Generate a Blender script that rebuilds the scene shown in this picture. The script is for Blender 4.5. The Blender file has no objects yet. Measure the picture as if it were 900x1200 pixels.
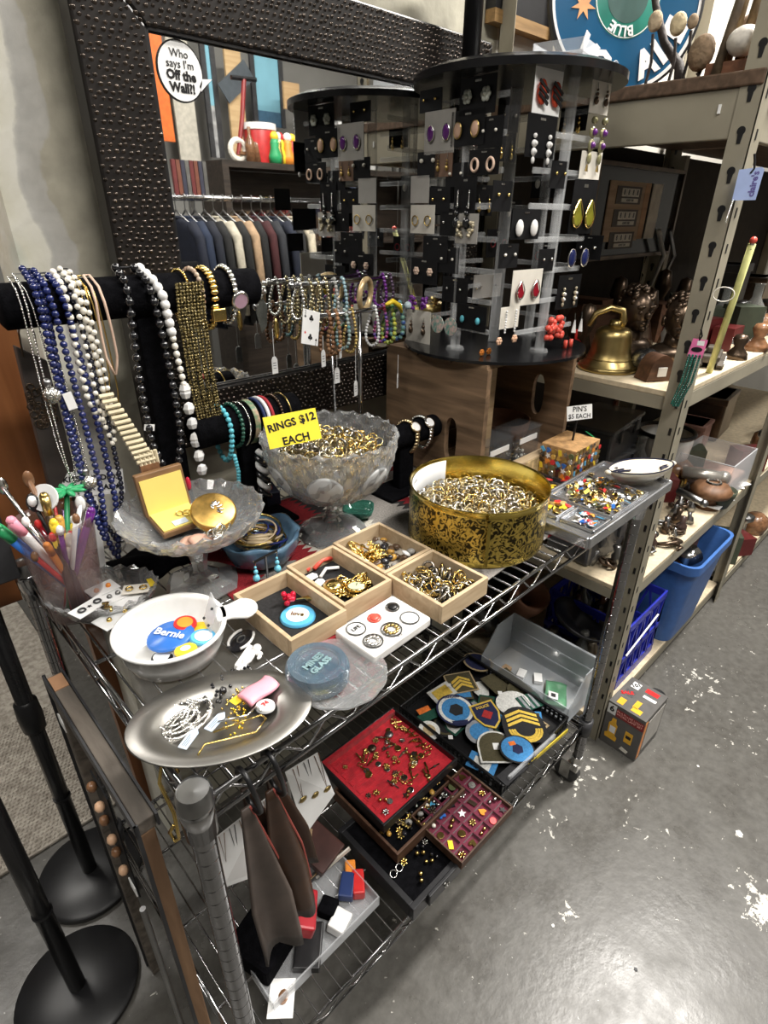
import bpy, math, random
from mathutils import Matrix, Vector, Euler, Quaternion
PI = math.pi
SC = bpy.context.scene
COL = SC.collection
random.seed(7)
RND = random.Random(11)

# ------------------------------------------------------------------ camera
CAM = (0.0, 0.0, 1.5)
CR = Matrix(((0.7180, 0.3180, -0.6190), (-0.6960, 0.3390, -0.6330), (0.0080, 0.8850, 0.4650)))
_x = CR.col[0].normalized(); _z = CR.col[2] - _x * CR.col[2].dot(_x); _z.normalize(); _y = _z.cross(_x)
CR = Matrix((_x, _y, _z)).transposed()
FPX = 667.0
cd = bpy.data.cameras.new('camera'); cd.sensor_fit = 'VERTICAL'; cd.sensor_height = 24.0
cd.lens = 24.0 * FPX / 1200.0; cd.clip_start = 0.02; cd.clip_end = 60
cam = bpy.data.objects.new('camera', cd); COL.objects.link(cam)
cam.matrix_world = Matrix.Translation(CAM) @ CR.to_4x4()
SC.camera = cam

# ------------------------------------------------------------------ world, exposure
w = bpy.data.worlds.new('room_air'); SC.world = w; w.use_nodes = True
w.node_tree.nodes['Background'].inputs[0].default_value = (0.75, 0.78, 0.82, 1)
w.node_tree.nodes['Background'].inputs[1].default_value = 0.25
vs = SC.view_settings; vs.view_transform = 'Standard'; vs.look = 'None'; vs.gamma = 1; vs.use_curve_mapping = False
vs.exposure = 0.12
LAMPS = [  # ceiling fluorescent fixtures: x, y, turned, watts
    (2.35, 0.05, 0, 150), (0.45, -0.75, 0, 60), (-1.3, 0.4, 1, 26), (3.9, -0.9, 0, 30), (-0.6, 2.7, 0, 48), (2.2, -1.9, 0, 20)]
LAMP_Z = 3.3

# ------------------------------------------------------------------ placing helpers: a photograph point on a real plane of the room
def _ray(u, v): return CR @ Vector(((u - 450) / FPX, (600 - v) / FPX, -1))
def at(u, v, z):
    r = _ray(u, v); t = (z - CAM[2]) / r.z; return Vector((r.x * t, r.y * t, z))
def aty(u, v, y):
    r = _ray(u, v); t = y / r.y; return Vector((r.x * t, y, CAM[2] + r.z * t))
def atx(u, v, x):
    r = _ray(u, v); t = x / r.x; return Vector((x, r.y * t, CAM[2] + r.z * t))

# ------------------------------------------------------------------ materials
MATS = {}
def mat(name, col=(.5, .5, .5), rough=.5, metal=0.0, var=.12, scale=30, bump=0.0, bscale=None, trans=0.0, ior=1.45,
        emit=None, estr=1.0, alpha=1.0, coat=0.0, col2=None, spec=None, sheen=0.0):
    if name in MATS: return MATS[name]
    m = bpy.data.materials.new(name); m.use_nodes = True; nt = m.node_tree; b = nt.nodes['Principled BSDF']
    b.inputs['Roughness'].default_value = rough; b.inputs['Metallic'].default_value = metal
    b.inputs['IOR'].default_value = ior
    if trans: b.inputs['Transmission Weight'].default_value = trans
    if coat: b.inputs['Coat Weight'].default_value = coat
    if sheen: b.inputs['Sheen Weight'].default_value = sheen
    if spec is not None: b.inputs['Specular IOR Level'].default_value = spec
    if alpha < 1: b.inputs['Alpha'].default_value = alpha
    if emit: b.inputs['Emission Color'].default_value = (*emit, 1); b.inputs['Emission Strength'].default_value = estr
    tc = nt.nodes.new('ShaderNodeTexCoord'); nz = nt.nodes.new('ShaderNodeTexNoise')
    nz.inputs['Scale'].default_value = scale; nz.inputs['Detail'].default_value = 4
    nt.links.new(tc.outputs['Object'], nz.inputs['Vector'])
    rp = nt.nodes.new('ShaderNodeValToRGB'); nt.links.new(nz.outputs['Fac'], rp.inputs['Fac'])
    c2 = col2 or tuple(min(1, c * (1 + var)) for c in col); c1 = col if col2 else tuple(c * (1 - var) for c in col)
    rp.color_ramp.elements[0].position = .35; rp.color_ramp.elements[1].position = .65
    rp.color_ramp.elements[0].color = (*c1, 1); rp.color_ramp.elements[1].color = (*c2, 1)
    nt.links.new(rp.outputs['Color'], b.inputs['Base Color'])
    if bump:
        n2 = nt.nodes.new('ShaderNodeTexNoise'); n2.inputs['Scale'].default_value = bscale or scale * 3
        nt.links.new(tc.outputs['Object'], n2.inputs['Vector'])
        bp = nt.nodes.new('ShaderNodeBump'); bp.inputs['Strength'].default_value = bump; bp.inputs['Distance'].default_value = .004
        nt.links.new(n2.outputs['Fac'], bp.inputs['Height']); nt.links.new(bp.outputs['Normal'], b.inputs['Normal'])
    MATS[name] = m; return m

def wood(name, dark, light, scale=6, stretch=(1, 12, 12), rough=.55, bump=.2):
    if name in MATS: return MATS[name]
    m = mat(name, light, rough); nt = m.node_tree; b = nt.nodes['Principled BSDF']
    tc = nt.nodes.new('ShaderNodeTexCoord'); mp = nt.nodes.new('ShaderNodeMapping'); mp.inputs['Scale'].default_value = stretch
    nt.links.new(tc.outputs['Object'], mp.inputs['Vector'])
    nz = nt.nodes.new('ShaderNodeTexNoise'); nz.inputs['Scale'].default_value = scale; nz.inputs['Detail'].default_value = 8
    nz.inputs['Distortion'].default_value = .6
    nt.links.new(mp.outputs['Vector'], nz.inputs['Vector'])
    rp = nt.nodes.new('ShaderNodeValToRGB'); rp.color_ramp.elements[0].position = .3; rp.color_ramp.elements[1].position = .7
    rp.color_ramp.elements[0].color = (*dark, 1); rp.color_ramp.elements[1].color = (*light, 1)
    nt.links.new(nz.outputs['Fac'], rp.inputs['Fac']); nt.links.new(rp.outputs['Color'], b.inputs['Base Color'])
    bp = nt.nodes.new('ShaderNodeBump'); bp.inputs['Strength'].default_value = bump; bp.inputs['Distance'].default_value = .003
    nt.links.new(nz.outputs['Fac'], bp.inputs['Height']); nt.links.new(bp.outputs['Normal'], b.inputs['Normal'])
    return m

CHROME = mat('chrome', (.46, .46, .47), .15, 1, .08)
STEEL = mat('dull_steel', (.30, .30, .30), .34, 1, .15, 12)
GOLD = mat('gold_metal', (.80, .58, .20), .22, 1, .15)
DGOLD = mat('old_gold', (.50, .36, .13), .3, 1, .3)
SILVER = mat('silver_metal', (.74, .73, .70), .2, 1, .15)
BRASS = mat('brass', (.45, .34, .14), .33, 1, .2, 14)
BRONZE = mat('bronze', (.12, .085, .06), .3, .85, .3, 14)
BLACK = mat('black_plastic', (.008, .008, .009), .38, 0, .2)
DARK = mat('dark_grey', (.035, .035, .038), .5, 0, .2)
VELVET = mat('black_velvet', (.004, .004, .005), .95, 0, .3, 90, .3, 400, spec=.05)
RUBBER = mat('rubber', (.05, .05, .05), .6, 0, .2)
WHITE = mat('white_card', (.80, .80, .79), .55, 0, .03)
CREAMC = mat('cream_card', (.74, .70, .62), .6, 0, .05)
GREYC = mat('grey_card', (.45, .43, .40), .6, 0, .06)
BLKC = mat('black_card', (.006, .006, .007), .6, 0, .2, spec=.2)
PEARL = mat('pearl', (.83, .79, .70), .16, 0, .04, coat=.6)
WBEAD = mat('white_bead', (.82, .81, .79), .25, 0, .05)
NAVY = mat('navy_bead', (.012, .02, .10), .12, 0, .2, coat=.5)
BLKBEAD = mat('black_bead', (.01, .01, .012), .1, 0, .1, coat=.6)
RED = mat('red_enamel', (.62, .03, .03), .3, 0, .1)
BLUE = mat('blue_enamel', (.03, .14, .48), .3, 0, .1)
LBLUE = mat('light_blue_enamel', (.10, .42, .70), .3, 0, .08)
YELLOW = mat('yellow_enamel', (.85, .62, .04), .35, 0, .06)
ORANGE = mat('orange_enamel', (.80, .27, .04), .35, 0, .08)
GREEN = mat('green_enamel', (.03, .32, .12), .35, 0, .1)
PINK = mat('pink_enamel', (.85, .32, .42), .4, 0, .06)
PURPLE = mat('purple_glass', (.14, .02, .22), .08, 0, .2, coat=.6)
TURQ = mat('turquoise', (.12, .50, .60), .3, 0, .2, 60)
CORAL = mat('coral', (.75, .10, .07), .3, 0, .15)
BROWNB = mat('brown_bead', (.20, .10, .05), .25, 0, .3, 60)
OLIVE = mat('olive_glass', (.20, .19, .02), .08, 0, .3, coat=.6)
DRED = mat('dark_red_glass', (.25, .01, .02), .08, 0, .2, coat=.6)
AMBER = mat('amber', (.55, .30, .06), .25, 0, .3)
GLASS = mat('clear_glass', (.96, .97, .97), .02, 0, .01, trans=1.0, ior=1.48)
def thin_clear(name, col, alpha, rough=.12, fk=.38):
    """thin clear plastic: mostly lets light straight through, keeps a gloss"""
    if name in MATS: return MATS[name]
    m = bpy.data.materials.new(name); m.use_nodes = True; nt = m.node_tree; nt.nodes.clear()
    o = nt.nodes.new('ShaderNodeOutputMaterial'); mx = nt.nodes.new('ShaderNodeMixShader')
    t = nt.nodes.new('ShaderNodeBsdfTransparent'); b = nt.nodes.new('ShaderNodeBsdfPrincipled')
    nz = nt.nodes.new('ShaderNodeTexNoise'); nz.inputs['Scale'].default_value = 25
    rp = nt.nodes.new('ShaderNodeValToRGB'); rp.color_ramp.elements[0].color = (*[c * .9 for c in col], 1); rp.color_ramp.elements[1].color = (*col, 1)
    nt.links.new(nz.outputs['Fac'], rp.inputs['Fac']); nt.links.new(rp.outputs['Color'], b.inputs['Base Color'])
    b.inputs['Roughness'].default_value = rough
    lw = nt.nodes.new('ShaderNodeLayerWeight'); lw.inputs['Blend'].default_value = .35
    ma = nt.nodes.new('ShaderNodeMath'); ma.operation = 'MULTIPLY_ADD'; ma.inputs[1].default_value = fk; ma.inputs[2].default_value = alpha; ma.use_clamp = True
    nt.links.new(lw.outputs['Facing'], ma.inputs[0]); nt.links.new(ma.outputs[0], mx.inputs['Fac'])
    nt.links.new(t.outputs[0], mx.inputs[1]); nt.links.new(b.outputs[0], mx.inputs[2]); nt.links.new(mx.outputs[0], o.inputs['Surface'])
    m.diffuse_color = (*col, alpha)
    MATS[name] = m; return m
ACRYL = thin_clear('clear_acrylic', (.85, .87, .88), .15, .1, .32)
CLEARP = thin_clear('clear_plastic', (.75, .77, .80), .22, .2)
FROST = thin_clear('frosted_plastic', (.62, .66, .70), .34, .35, .25)
def cut_glass(name, col, k):
    """cut crystal: part refracting glass, part bright sparkle"""
    m = thin_clear(name, col, .24, .04); nt = m.node_tree; o = [n for n in nt.nodes if n.type == 'OUTPUT_MATERIAL'][0]
    old = o.inputs['Surface'].links[0].from_socket; g = nt.nodes.new('ShaderNodeBsdfGlass'); g.inputs['IOR'].default_value = 1.45; g.inputs['Roughness'].default_value = .02
    mx = nt.nodes.new('ShaderNodeMixShader'); mx.inputs['Fac'].default_value = k
    nt.links.new(old, mx.inputs[1]); nt.links.new(g.outputs[0], mx.inputs[2]); nt.links.new(mx.outputs[0], o.inputs['Surface']); return m
CUTG = cut_glass('cut_glass', (.85, .87, .88), .55)

# ------------------------------------------------------------------ mesh builder
class MB:
    def __init__(s): s.v = []; s.f = []; s.m = None
    def xf(s, M): s.m = M; return s
    def _add(s, vs, fs):
        o = len(s.v)
        if s.m is not None: vs = [s.m @ Vector(p) for p in vs]
        s.v += [tuple(p) for p in vs]; s.f += [tuple(i + o for i in f) for f in fs]; return s
    def box(s, c, d, M=None):
        hx, hy, hz = d[0] / 2, d[1] / 2, d[2] / 2
        vs = [Vector((x, y, z)) for z in (-hz, hz) for y in (-hy, hy) for x in (-hx, hx)]
        if M is not None: vs = [M @ p for p in vs]
        vs = [p + Vector(c) for p in vs]
        return s._add(vs, [(0, 2, 3, 1), (4, 5, 7, 6), (0, 1, 5, 4), (2, 6, 7, 3), (0, 4, 6, 2), (1, 3, 7, 5)])
    def bb(s, x0, x1, y0, y1, z0, z1): return s.box(((x0 + x1) / 2, (y0 + y1) / 2, (z0 + z1) / 2), (x1 - x0, y1 - y0, z1 - z0))
    def bar(s, p0, p1, w, h):
        """square bar from p0 to p1"""
        p0, p1 = Vector(p0), Vector(p1); d = p1 - p0
        q = d.to_track_quat('Z', 'Y').to_matrix()
        return s.box((p0 + p1) / 2, (w, h, d.length), q)
    def cyl(s, p0, p1, r0, r1=None, n=12, caps=True):
        if r1 is None: r1 = r0
        p0, p1 = Vector(p0), Vector(p1); d = p1 - p0
        q = d.to_track_quat('Z', 'Y').to_matrix()
        vs = []
        for p, r in ((p0, r0), (p1, r1)):
            for i in range(n): a = 2 * PI * i / n; vs.append(p + q @ Vector((r * math.cos(a), r * math.sin(a), 0)))
        fs = [(i, (i + 1) % n, n + (i + 1) % n, n + i) for i in range(n)]
        if caps: fs += [tuple(range(n))[::-1], tuple(range(n, 2 * n))]
        return s._add(vs, fs)
    def lathe(s, prof, n=32, c=(0, 0, 0), sx=1, sy=1, wob=None):
        vs = []; fs = []; k = len(prof)
        for i in range(n):
            a = 2 * PI * i / n
            for j, (r, z) in enumerate(prof):
                if wob: r, z = wob(a, r, z, j)
                vs.append(Vector((c[0] + r * sx * math.cos(a), c[1] + r * sy * math.sin(a), c[2] + z)))
        for i in range(n):
            i2 = (i + 1) % n
            for j in range(k - 1): fs.append((i * k + j, i2 * k + j, i2 * k + j + 1, i * k + j + 1))
        if prof[0][0] > 1e-6: pass
        return s._add(vs, fs)
    def tube(s, path, r, n=6, closed=False, caps=True):
        P = [Vector(p) for p in path]; k = len(P); vs = []; fs = []; up = None
        for i in range(k):
            a = P[i - 1] if (i > 0 or closed) else P[i]; b = P[(i + 1) % k] if (i < k - 1 or closed) else P[i]
            t = (b - a); t = t.normalized() if t.length > 1e-9 else Vector((0, 0, 1))
            if up is None: up = t.orthogonal().normalized()
            up = up - t * up.dot(t); up = up.normalized() if up.length > 1e-6 else t.orthogonal().normalized()
            sd = t.cross(up); rr = r[i] if isinstance(r, (list, tuple)) else r
            for j in range(n): an = 2 * PI * j / n; vs.append(P[i] + (up * math.cos(an) + sd * math.sin(an)) * rr)
        for i in range(k if closed else k - 1):
            i2 = (i + 1) % k
            for j in range(n): fs.append((i * n + j, i * n + (j + 1) % n, i2 * n + (j + 1) % n, i2 * n + j))
        if caps and not closed: fs += [tuple(range(n))[::-1], tuple(range((k - 1) * n, k * n))]
        return s._add(vs, fs)
    def torus(s, c, R, r, M=None, n=16, k=6, sq=1.0):
        pts = [Vector((R * math.cos(2 * PI * i / n), R * sq * math.sin(2 * PI * i / n), 0)) for i in range(n)]
        if M is not None: pts = [M @ p for p in pts]
        return s.tube([p + Vector(c) for p in pts], r, k, True)
    def sph(s, c, r, nu=8, nv=5, M=None):
        rx, ry, rz = (r, r, r) if not isinstance(r, (tuple, list)) else r
        vs = [Vector((0, 0, -rz))]; fs = []
        for j in range(1, nv):
            ph = PI * j / nv - PI / 2
            for i in range(nu): a = 2 * PI * i / nu; vs.append(Vector((rx * math.cos(ph) * math.cos(a), ry * math.cos(ph) * math.sin(a), rz * math.sin(ph))))
        vs.append(Vector((0, 0, rz))); L = len(vs) - 1
        for i in range(nu): fs.append((0, 1 + (i + 1) % nu, 1 + i)); fs.append((L, 1 + (nv - 2) * nu + i, 1 + (nv - 2) * nu + (i + 1) % nu))
        for j in range(nv - 2):
            for i in range(nu): a = 1 + j * nu; fs.append((a + i, a + (i + 1) % nu, a + nu + (i + 1) % nu, a + nu + i))
        if M is not None: vs = [M @ p for p in vs]
        return s._add([p + Vector(c) for p in vs], fs)
    def prism(s, poly, z0, z1, M=None):
        n = len(poly); vs = [Vector((x, y, z0)) for x, y in poly] + [Vector((x, y, z1)) for x, y in poly]
        if M is not None: vs = [M @ p for p in vs]
        return s._add(vs, [tuple(range(n))[::-1], tuple(range(n, 2 * n))] + [(i, (i + 1) % n, n + (i + 1) % n, n + i) for i in range(n)])
    def quad(s, a, b, c, d): return s._add([Vector(p) for p in (a, b, c, d)], [(0, 1, 2, 3)])
    def sheet(s, fn, nu, nv, th=.001):
        """thin solid sheet through fn(u,v)"""
        vs = []; fs = []; W = nv + 1; N = (nu + 1) * W
        P = [[Vector(fn(i / nu, j / nv)) for j in range(W)] for i in range(nu + 1)]
        nrm = []
        for i in range(nu + 1):
            for j in range(W):
                a = P[min(i + 1, nu)][j] - P[max(i - 1, 0)][j]; b = P[i][min(j + 1, nv)] - P[i][max(j - 1, 0)]
                q = a.cross(b); nrm.append(q.normalized() if q.length > 1e-12 else Vector((0, 0, 1)))
        flat = [P[i][j] for i in range(nu + 1) for j in range(W)]
        vs = [p + q * th / 2 for p, q in zip(flat, nrm)] + [p - q * th / 2 for p, q in zip(flat, nrm)]
        for i in range(nu):
            for j in range(nv):
                a, b, c, d = i * W + j, (i + 1) * W + j, (i + 1) * W + j + 1, i * W + j + 1
                fs += [(a, b, c, d), (N + d, N + c, N + b, N + a)]
        for i in range(nu): fs += [(i * W, N + i * W, N + (i + 1) * W, (i + 1) * W), ((i + 1) * W + nv, N + (i + 1) * W + nv, N + i * W + nv, i * W + nv)]
        for j in range(nv): fs += [(j + 1, N + j + 1, N + j, j), (nu * W + j, N + nu * W + j, N + nu * W + j + 1, nu * W + j + 1)]
        return s._add(vs, fs)
    def mesh(s, name, m, smooth=False):
        me = bpy.data.meshes.new(name); me.from_pydata(s.v, [], s.f); me.validate(); me.update()
        if m: me.materials.append(m)
        if smooth:
            me.polygons.foreach_set('use_smooth', [True] * len(me.polygons))
        return me
    def build(s, name, m, parent=None, loc=(0, 0, 0), rot=(0, 0, 0), smooth=False, bev=0, sub=0, auto=None):
        o = bpy.data.objects.new(name, s.mesh(name, m, smooth or bool(auto))); COL.objects.link(o)
        o.location = loc; o.rotation_euler = rot
        if parent is not None: o.parent = parent
        if auto: o.data.set_sharp_from_angle(angle=math.radians(auto))
        if bev:
            md = o.modifiers.new('bevel', 'BEVEL'); md.width = bev; md.segments = 2; md.limit_method = 'ANGLE'; md.angle_limit = math.radians(40)
        if sub:
            md = o.modifiers.new('subd', 'SUBSURF'); md.levels = sub; md.render_levels = sub
        return o

def thing(name, label, cat, loc=(0, 0, 0), rot=(0, 0, 0), group=None):
    o = bpy.data.objects.new(name, None); COL.objects.link(o); o.empty_display_size = .02
    o.location = loc; o.rotation_euler = rot if not isinstance(rot, (int, float)) else (0, 0, rot)
    o['label'] = label; o['category'] = cat
    if group: o['group'] = group
    return o
def tag(o, label, cat, group=None):
    o['label'] = label; o['category'] = cat
    if group: o['group'] = group
    return o
def struct(o, label=None, cat=None):
    o['kind'] = 'structure'
    if label: o['label'] = label
    if cat: o['category'] = cat
    return o
def put(name, me, parent=None, loc=(0, 0, 0), rot=(0, 0, 0), sc=1):
    o = bpy.data.objects.new(name, me); COL.objects.link(o); o.location = loc; o.rotation_euler = rot
    o.scale = (sc, sc, sc) if not isinstance(sc, (tuple, list)) else sc
    if parent is not None: o.parent = parent
    return o
def copy_tree(o, parent=None):
    c = o.copy(); COL.objects.link(c); c.parent = parent
    for ch in [x for x in KIDS.get(o.name, [])]: copy_tree(ch, c)
    return c
KIDS = {}
def dup(root, loc, rot, label=None, group=None):
    kids = {}
    for x in bpy.data.objects:
        if x.parent is not None: kids.setdefault(x.parent.name, []).append(x)
    def rec(o, p):
        c = o.copy(); COL.objects.link(c); c.parent = p
        for ch in kids.get(o.name, []): rec(ch, c)
        return c
    r = rec(root, root.parent); r.location = loc; r.rotation_euler = rot
    if label: r['label'] = label
    if group: r['group'] = group
    return r
def text(s, size, m, parent, loc, rot, name='lettering', ext=.0004, align='CENTER', bold=0.0, sx=1.0):
    """flat printed lettering as a thin mesh; text x axis / y axis follow rot"""
    cu = bpy.data.curves.new(name, 'FONT'); cu.body = s; cu.size = size; cu.align_x = align; cu.align_y = 'CENTER'
    cu.extrude = ext; cu.offset = bold; cu.resolution_u = 2
    t = bpy.data.objects.new(name, cu); COL.objects.link(t)
    bpy.context.view_layer.update()
    dg = bpy.context.evaluated_depsgraph_get()
    me = bpy.data.meshes.new_from_object(t.evaluated_get(dg)); bpy.data.objects.remove(t); bpy.data.curves.remove(cu)
    me.materials.clear(); me.materials.append(m)
    o = put(name, me, parent, loc, (0, 0, 0), (sx, 1, 1))
    if isinstance(rot, Matrix): o.rotation_euler = rot.to_euler()
    else: o.rotation_euler = rot
    return o
def frame_rot(xdir, ydir):
    """rotation whose x axis follows xdir and y axis leans to ydir"""
    x = Vector(xdir).normalized(); y = Vector(ydir); y = (y - x * y.dot(x)).normalized(); z = x.cross(y)
    return Matrix((x, y, z)).transposed()
def rnd(a, b): return RND.uniform(a, b)
def rrot(): return (rnd(0, 2 * PI), rnd(0, 2 * PI), rnd(0, 2 * PI))
# ================================================================== the setting
SC.cycles.use_denoising = True
SC.cycles.max_bounces = 8; SC.cycles.transparent_max_bounces = 16; SC.cycles.caustics_reflective = False; SC.cycles.caustics_refractive = False

def floor_mat():
    m = mat('painted_concrete', (.13, .125, .115), .34, 0, .3, 3); nt = m.node_tree; b = nt.nodes['Principled BSDF']; L = nt.links
    tc = nt.nodes.new('ShaderNodeTexCoord'); O = tc.outputs['Object']
    def noise(s, d=6, dist=0.0, rough=.6):
        n = nt.nodes.new('ShaderNodeTexNoise'); n.inputs['Scale'].default_value = s; n.inputs['Detail'].default_value = d
        n.inputs['Distortion'].default_value = dist; n.inputs['Roughness'].default_value = rough; L.new(O, n.inputs['Vector']); return n.outputs['Fac']
    def ramp(src, p0, c0, p1, c1):
        r = nt.nodes.new('ShaderNodeValToRGB'); r.color_ramp.elements[0].position = p0; r.color_ramp.elements[1].position = p1
        r.color_ramp.elements[0].color = (*c0, 1); r.color_ramp.elements[1].color = (*c1, 1); L.new(src, r.inputs['Fac']); return r.outputs['Color']
    def mix(f, a, c, mode='MIX'):
        x = nt.nodes.new('ShaderNodeMix'); x.data_type = 'RGBA'; x.blend_type = mode
        if isinstance(f, float): x.inputs['Factor'].default_value = f
        else: L.new(f, x.inputs['Factor'])
        L.new(a, x.inputs[6])
        if isinstance(c, tuple): x.inputs[7].default_value = (*c, 1)
        else: L.new(c, x.inputs[7])
        return x.outputs[2]
    base = ramp(noise(2.2, 8), .3, (.070, .066, .058), .7, (.122, .117, .105))
    base = mix(.5, base, ramp(noise(40, 4), .35, (.066, .062, .056), .65, (.128, .123, .112)))
    # scratches
    mp = nt.nodes.new('ShaderNodeMapping'); mp.inputs['Scale'].default_value = (60, 6, 1); mp.inputs['Rotation'].default_value = (0, 0, .7); L.new(O, mp.inputs['Vector'])
    n = nt.nodes.new('ShaderNodeTexNoise'); n.inputs['Scale'].default_value = 2.5; n.inputs['Detail'].default_value = 3; L.new(mp.outputs[0], n.inputs['Vector'])
    base = mix(ramp(n.outputs['Fac'], .66, (0, 0, 0), .72, (.5, .5, .5)), base, (.09, .088, .085))
    # splashes of old white paint, thick near a few spots
    def near(x, y, r):
        d = nt.nodes.new('ShaderNodeVectorMath'); d.operation = 'DISTANCE'; d.inputs[1].default_value = (x, y, 0); L.new(O, d.inputs[0])
        k = nt.nodes.new('ShaderNodeMapRange'); k.inputs['From Min'].default_value = r; k.inputs['From Max'].default_value = 0
        k.inputs['To Min'].default_value = 0; k.inputs['To Max'].default_value = 1; L.new(d.outputs['Value'], k.inputs['Value']); return k.outputs[0]
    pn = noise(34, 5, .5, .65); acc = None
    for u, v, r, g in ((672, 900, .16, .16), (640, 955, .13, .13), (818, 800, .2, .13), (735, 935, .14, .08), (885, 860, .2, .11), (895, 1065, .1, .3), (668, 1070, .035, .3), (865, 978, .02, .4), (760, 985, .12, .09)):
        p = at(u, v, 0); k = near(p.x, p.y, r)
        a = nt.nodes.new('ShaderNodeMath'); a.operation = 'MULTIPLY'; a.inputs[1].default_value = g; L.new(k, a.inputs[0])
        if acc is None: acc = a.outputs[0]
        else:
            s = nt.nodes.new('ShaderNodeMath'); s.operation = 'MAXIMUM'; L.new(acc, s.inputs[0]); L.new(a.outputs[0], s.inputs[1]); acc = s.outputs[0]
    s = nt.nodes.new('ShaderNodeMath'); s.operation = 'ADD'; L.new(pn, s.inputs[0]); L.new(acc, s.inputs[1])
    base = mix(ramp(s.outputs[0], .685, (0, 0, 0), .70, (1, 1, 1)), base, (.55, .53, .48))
    base = mix(ramp(noise(85, 2), .735, (0, 0, 0), .75, (1, 1, 1)), base, (.42, .41, .38))
    base = mix(ramp(noise(110, 2, 1), .72, (0, 0, 0), .75, (1, 1, 1)), base, (.045, .043, .04))
    L.new(base, b.inputs['Base Color'])
    L.new(ramp(noise(9, 6), .3, (.22, .22, .22), .7, (.42, .42, .42)), b.inputs['Roughness'])
    bp = nt.nodes.new('ShaderNodeBump'); bp.inputs['Strength'].default_value = .12; bp.inputs['Distance'].default_value = .004
    L.new(noise(55, 4), bp.inputs['Height']); L.new(bp.outputs[0], b.inputs['Normal'])
    return m
struct(MB().bb(-3.5, 6, -3, 5.5, -.1, 0).build('floor', floor_mat()))
WALLM = mat('wall_paint', (.24, .235, .22), .8, 0, .06, 3, .1, 60)
struct(MB().bb(-3.5, 6, -3, 5.5, 3.7, 3.8).build('ceiling', mat('ceiling_paint', (.12, .12, .12), .9)))
struct(MB().bb(-3.5, 6, -3.1, -3, 0, 3.7).build('wall_front', WALLM))
struct(MB().bb(6, 6.1, -3, 5.5, 0, 3.7).build('wall_right', WALLM))
struct(MB().bb(-3.6, -3.5, -3, 5.5, 0, 3.7).build('wall_left', WALLM))
struct(MB().bb(-3.5, 6, 5.5, 5.6, 0, 3.7).build('wall_far', WALLM))

# the partition behind the mirror: olive-beige paint, peeled to bare plaster and old adhesive along its free end
def partition_mat():
    m = mat('peeling_paint', (.35, .33, .27), .75, 0, .08, 5); nt = m.node_tree; b = nt.nodes['Principled BSDF']; L = nt.links
    tc = nt.nodes.new('ShaderNodeTexCoord'); sp = nt.nodes.new('ShaderNodeSeparateXYZ'); L.new(tc.outputs['Object'], sp.inputs[0])
    def noise(s, d):
        n = nt.nodes.new('ShaderNodeTexNoise'); n.inputs['Scale'].default_value = s; n.inputs['Detail'].default_value = d; L.new(tc.outputs['Object'], n.inputs['Vector']); return n.outputs['Fac']
    w = nt.nodes.new('ShaderNodeMath'); w.operation = 'MULTIPLY_ADD'; w.inputs[1].default_value = .09; L.new(noise(7, 6), w.inputs[0]); L.new(sp.outputs['X'], w.inputs[2])
    zz = nt.nodes.new('ShaderNodeMath'); zz.operation = 'MULTIPLY_ADD'; zz.inputs[1].default_value = -.02; L.new(sp.outputs['Z'], zz.inputs[0]); L.new(w.outputs[0], zz.inputs[2])
    r = nt.nodes.new('ShaderNodeValToRGB'); L.new(zz.outputs[0], r.inputs['Fac']); e = r.color_ramp.elements
    e[0].position = .268; e[0].color = (.62, .64, .56, 1); e[1].position = .42; e[1].color = (.36, .34, .27, 1)
    for p, c in ((.285, (.70, .68, .57)), (.318, (.72, .70, .62)), (.321, (.46, .45, .42)), (.352, (.42, .405, .37)), (.355, (.37, .345, .275))):
        x = r.color_ramp.elements.new(p); x.color = (*c, 1)
    n = noise(24, 6); x = nt.nodes.new('ShaderNodeMix'); x.data_type = 'RGBA'; x.blend_type = 'OVERLAY'; x.inputs['Factor'].default_value = .35
    L.new(r.outputs[0], x.inputs[6]); L.new(n, x.inputs[7]); L.new(x.outputs[2], b.inputs['Base Color'])
    bp = nt.nodes.new('ShaderNodeBump'); bp.inputs['Strength'].default_value = .5; bp.inputs['Distance'].default_value = .006
    L.new(n, bp.inputs['Height']); L.new(bp.outputs[0], b.inputs['Normal'])
    return m
struct(MB().bb(.262, 1.42, 1.075, 1.20, 0, 3.7).build('wall_back', partition_mat()))
struct(MB().bb(1.42, 6, 1.075, 1.20, 0, 3.7).build('wall_back_plain', mat('back_wall_paint', (.50, .48, .43), .8, 0, .05, 4)))
# pilaster and beam high behind the sign
struct(MB().bb(1.60, 1.85, 1.03, 1.075, 1.75, 3.7).build('trim_1', mat('beam_paint', (.17, .14, .10), .7)))

# ceiling fixtures
for i, (x, y, turned, wt) in enumerate(LAMPS):
    t = thing('ceiling_light', 'long white fluorescent fixture on the ceiling', 'light', (x, y, LAMP_Z), PI / 2 if turned else 0, 'ceiling fluorescent fixtures')
    MB().bb(-.65, .65, -.16, .16, .02, .08).build('housing', WHITE, t, bev=.005)
    MB().bb(-.6, .6, -.13, .13, -.0, .02).build('diffuser', mat('lamp_diffuser', (.9, .9, .9), .4, emit=(1, .97, .92), estr=4), t)
    for s in (-.5, .5): MB().cyl((s, 0, .08), (s, 0, .4), .004, n=6).build('hanger', STEEL, t)
    ld = bpy.data.lights.new('ceiling_light_glow', 'AREA'); ld.shape = 'RECTANGLE'; ld.size = 1.2; ld.size_y = .26; ld.energy = wt; ld.color = (1, .96, .90)
    lo = bpy.data.objects.new('glow', ld); COL.objects.link(lo); lo.parent = t; lo.location = (0, 0, -.012)

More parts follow.
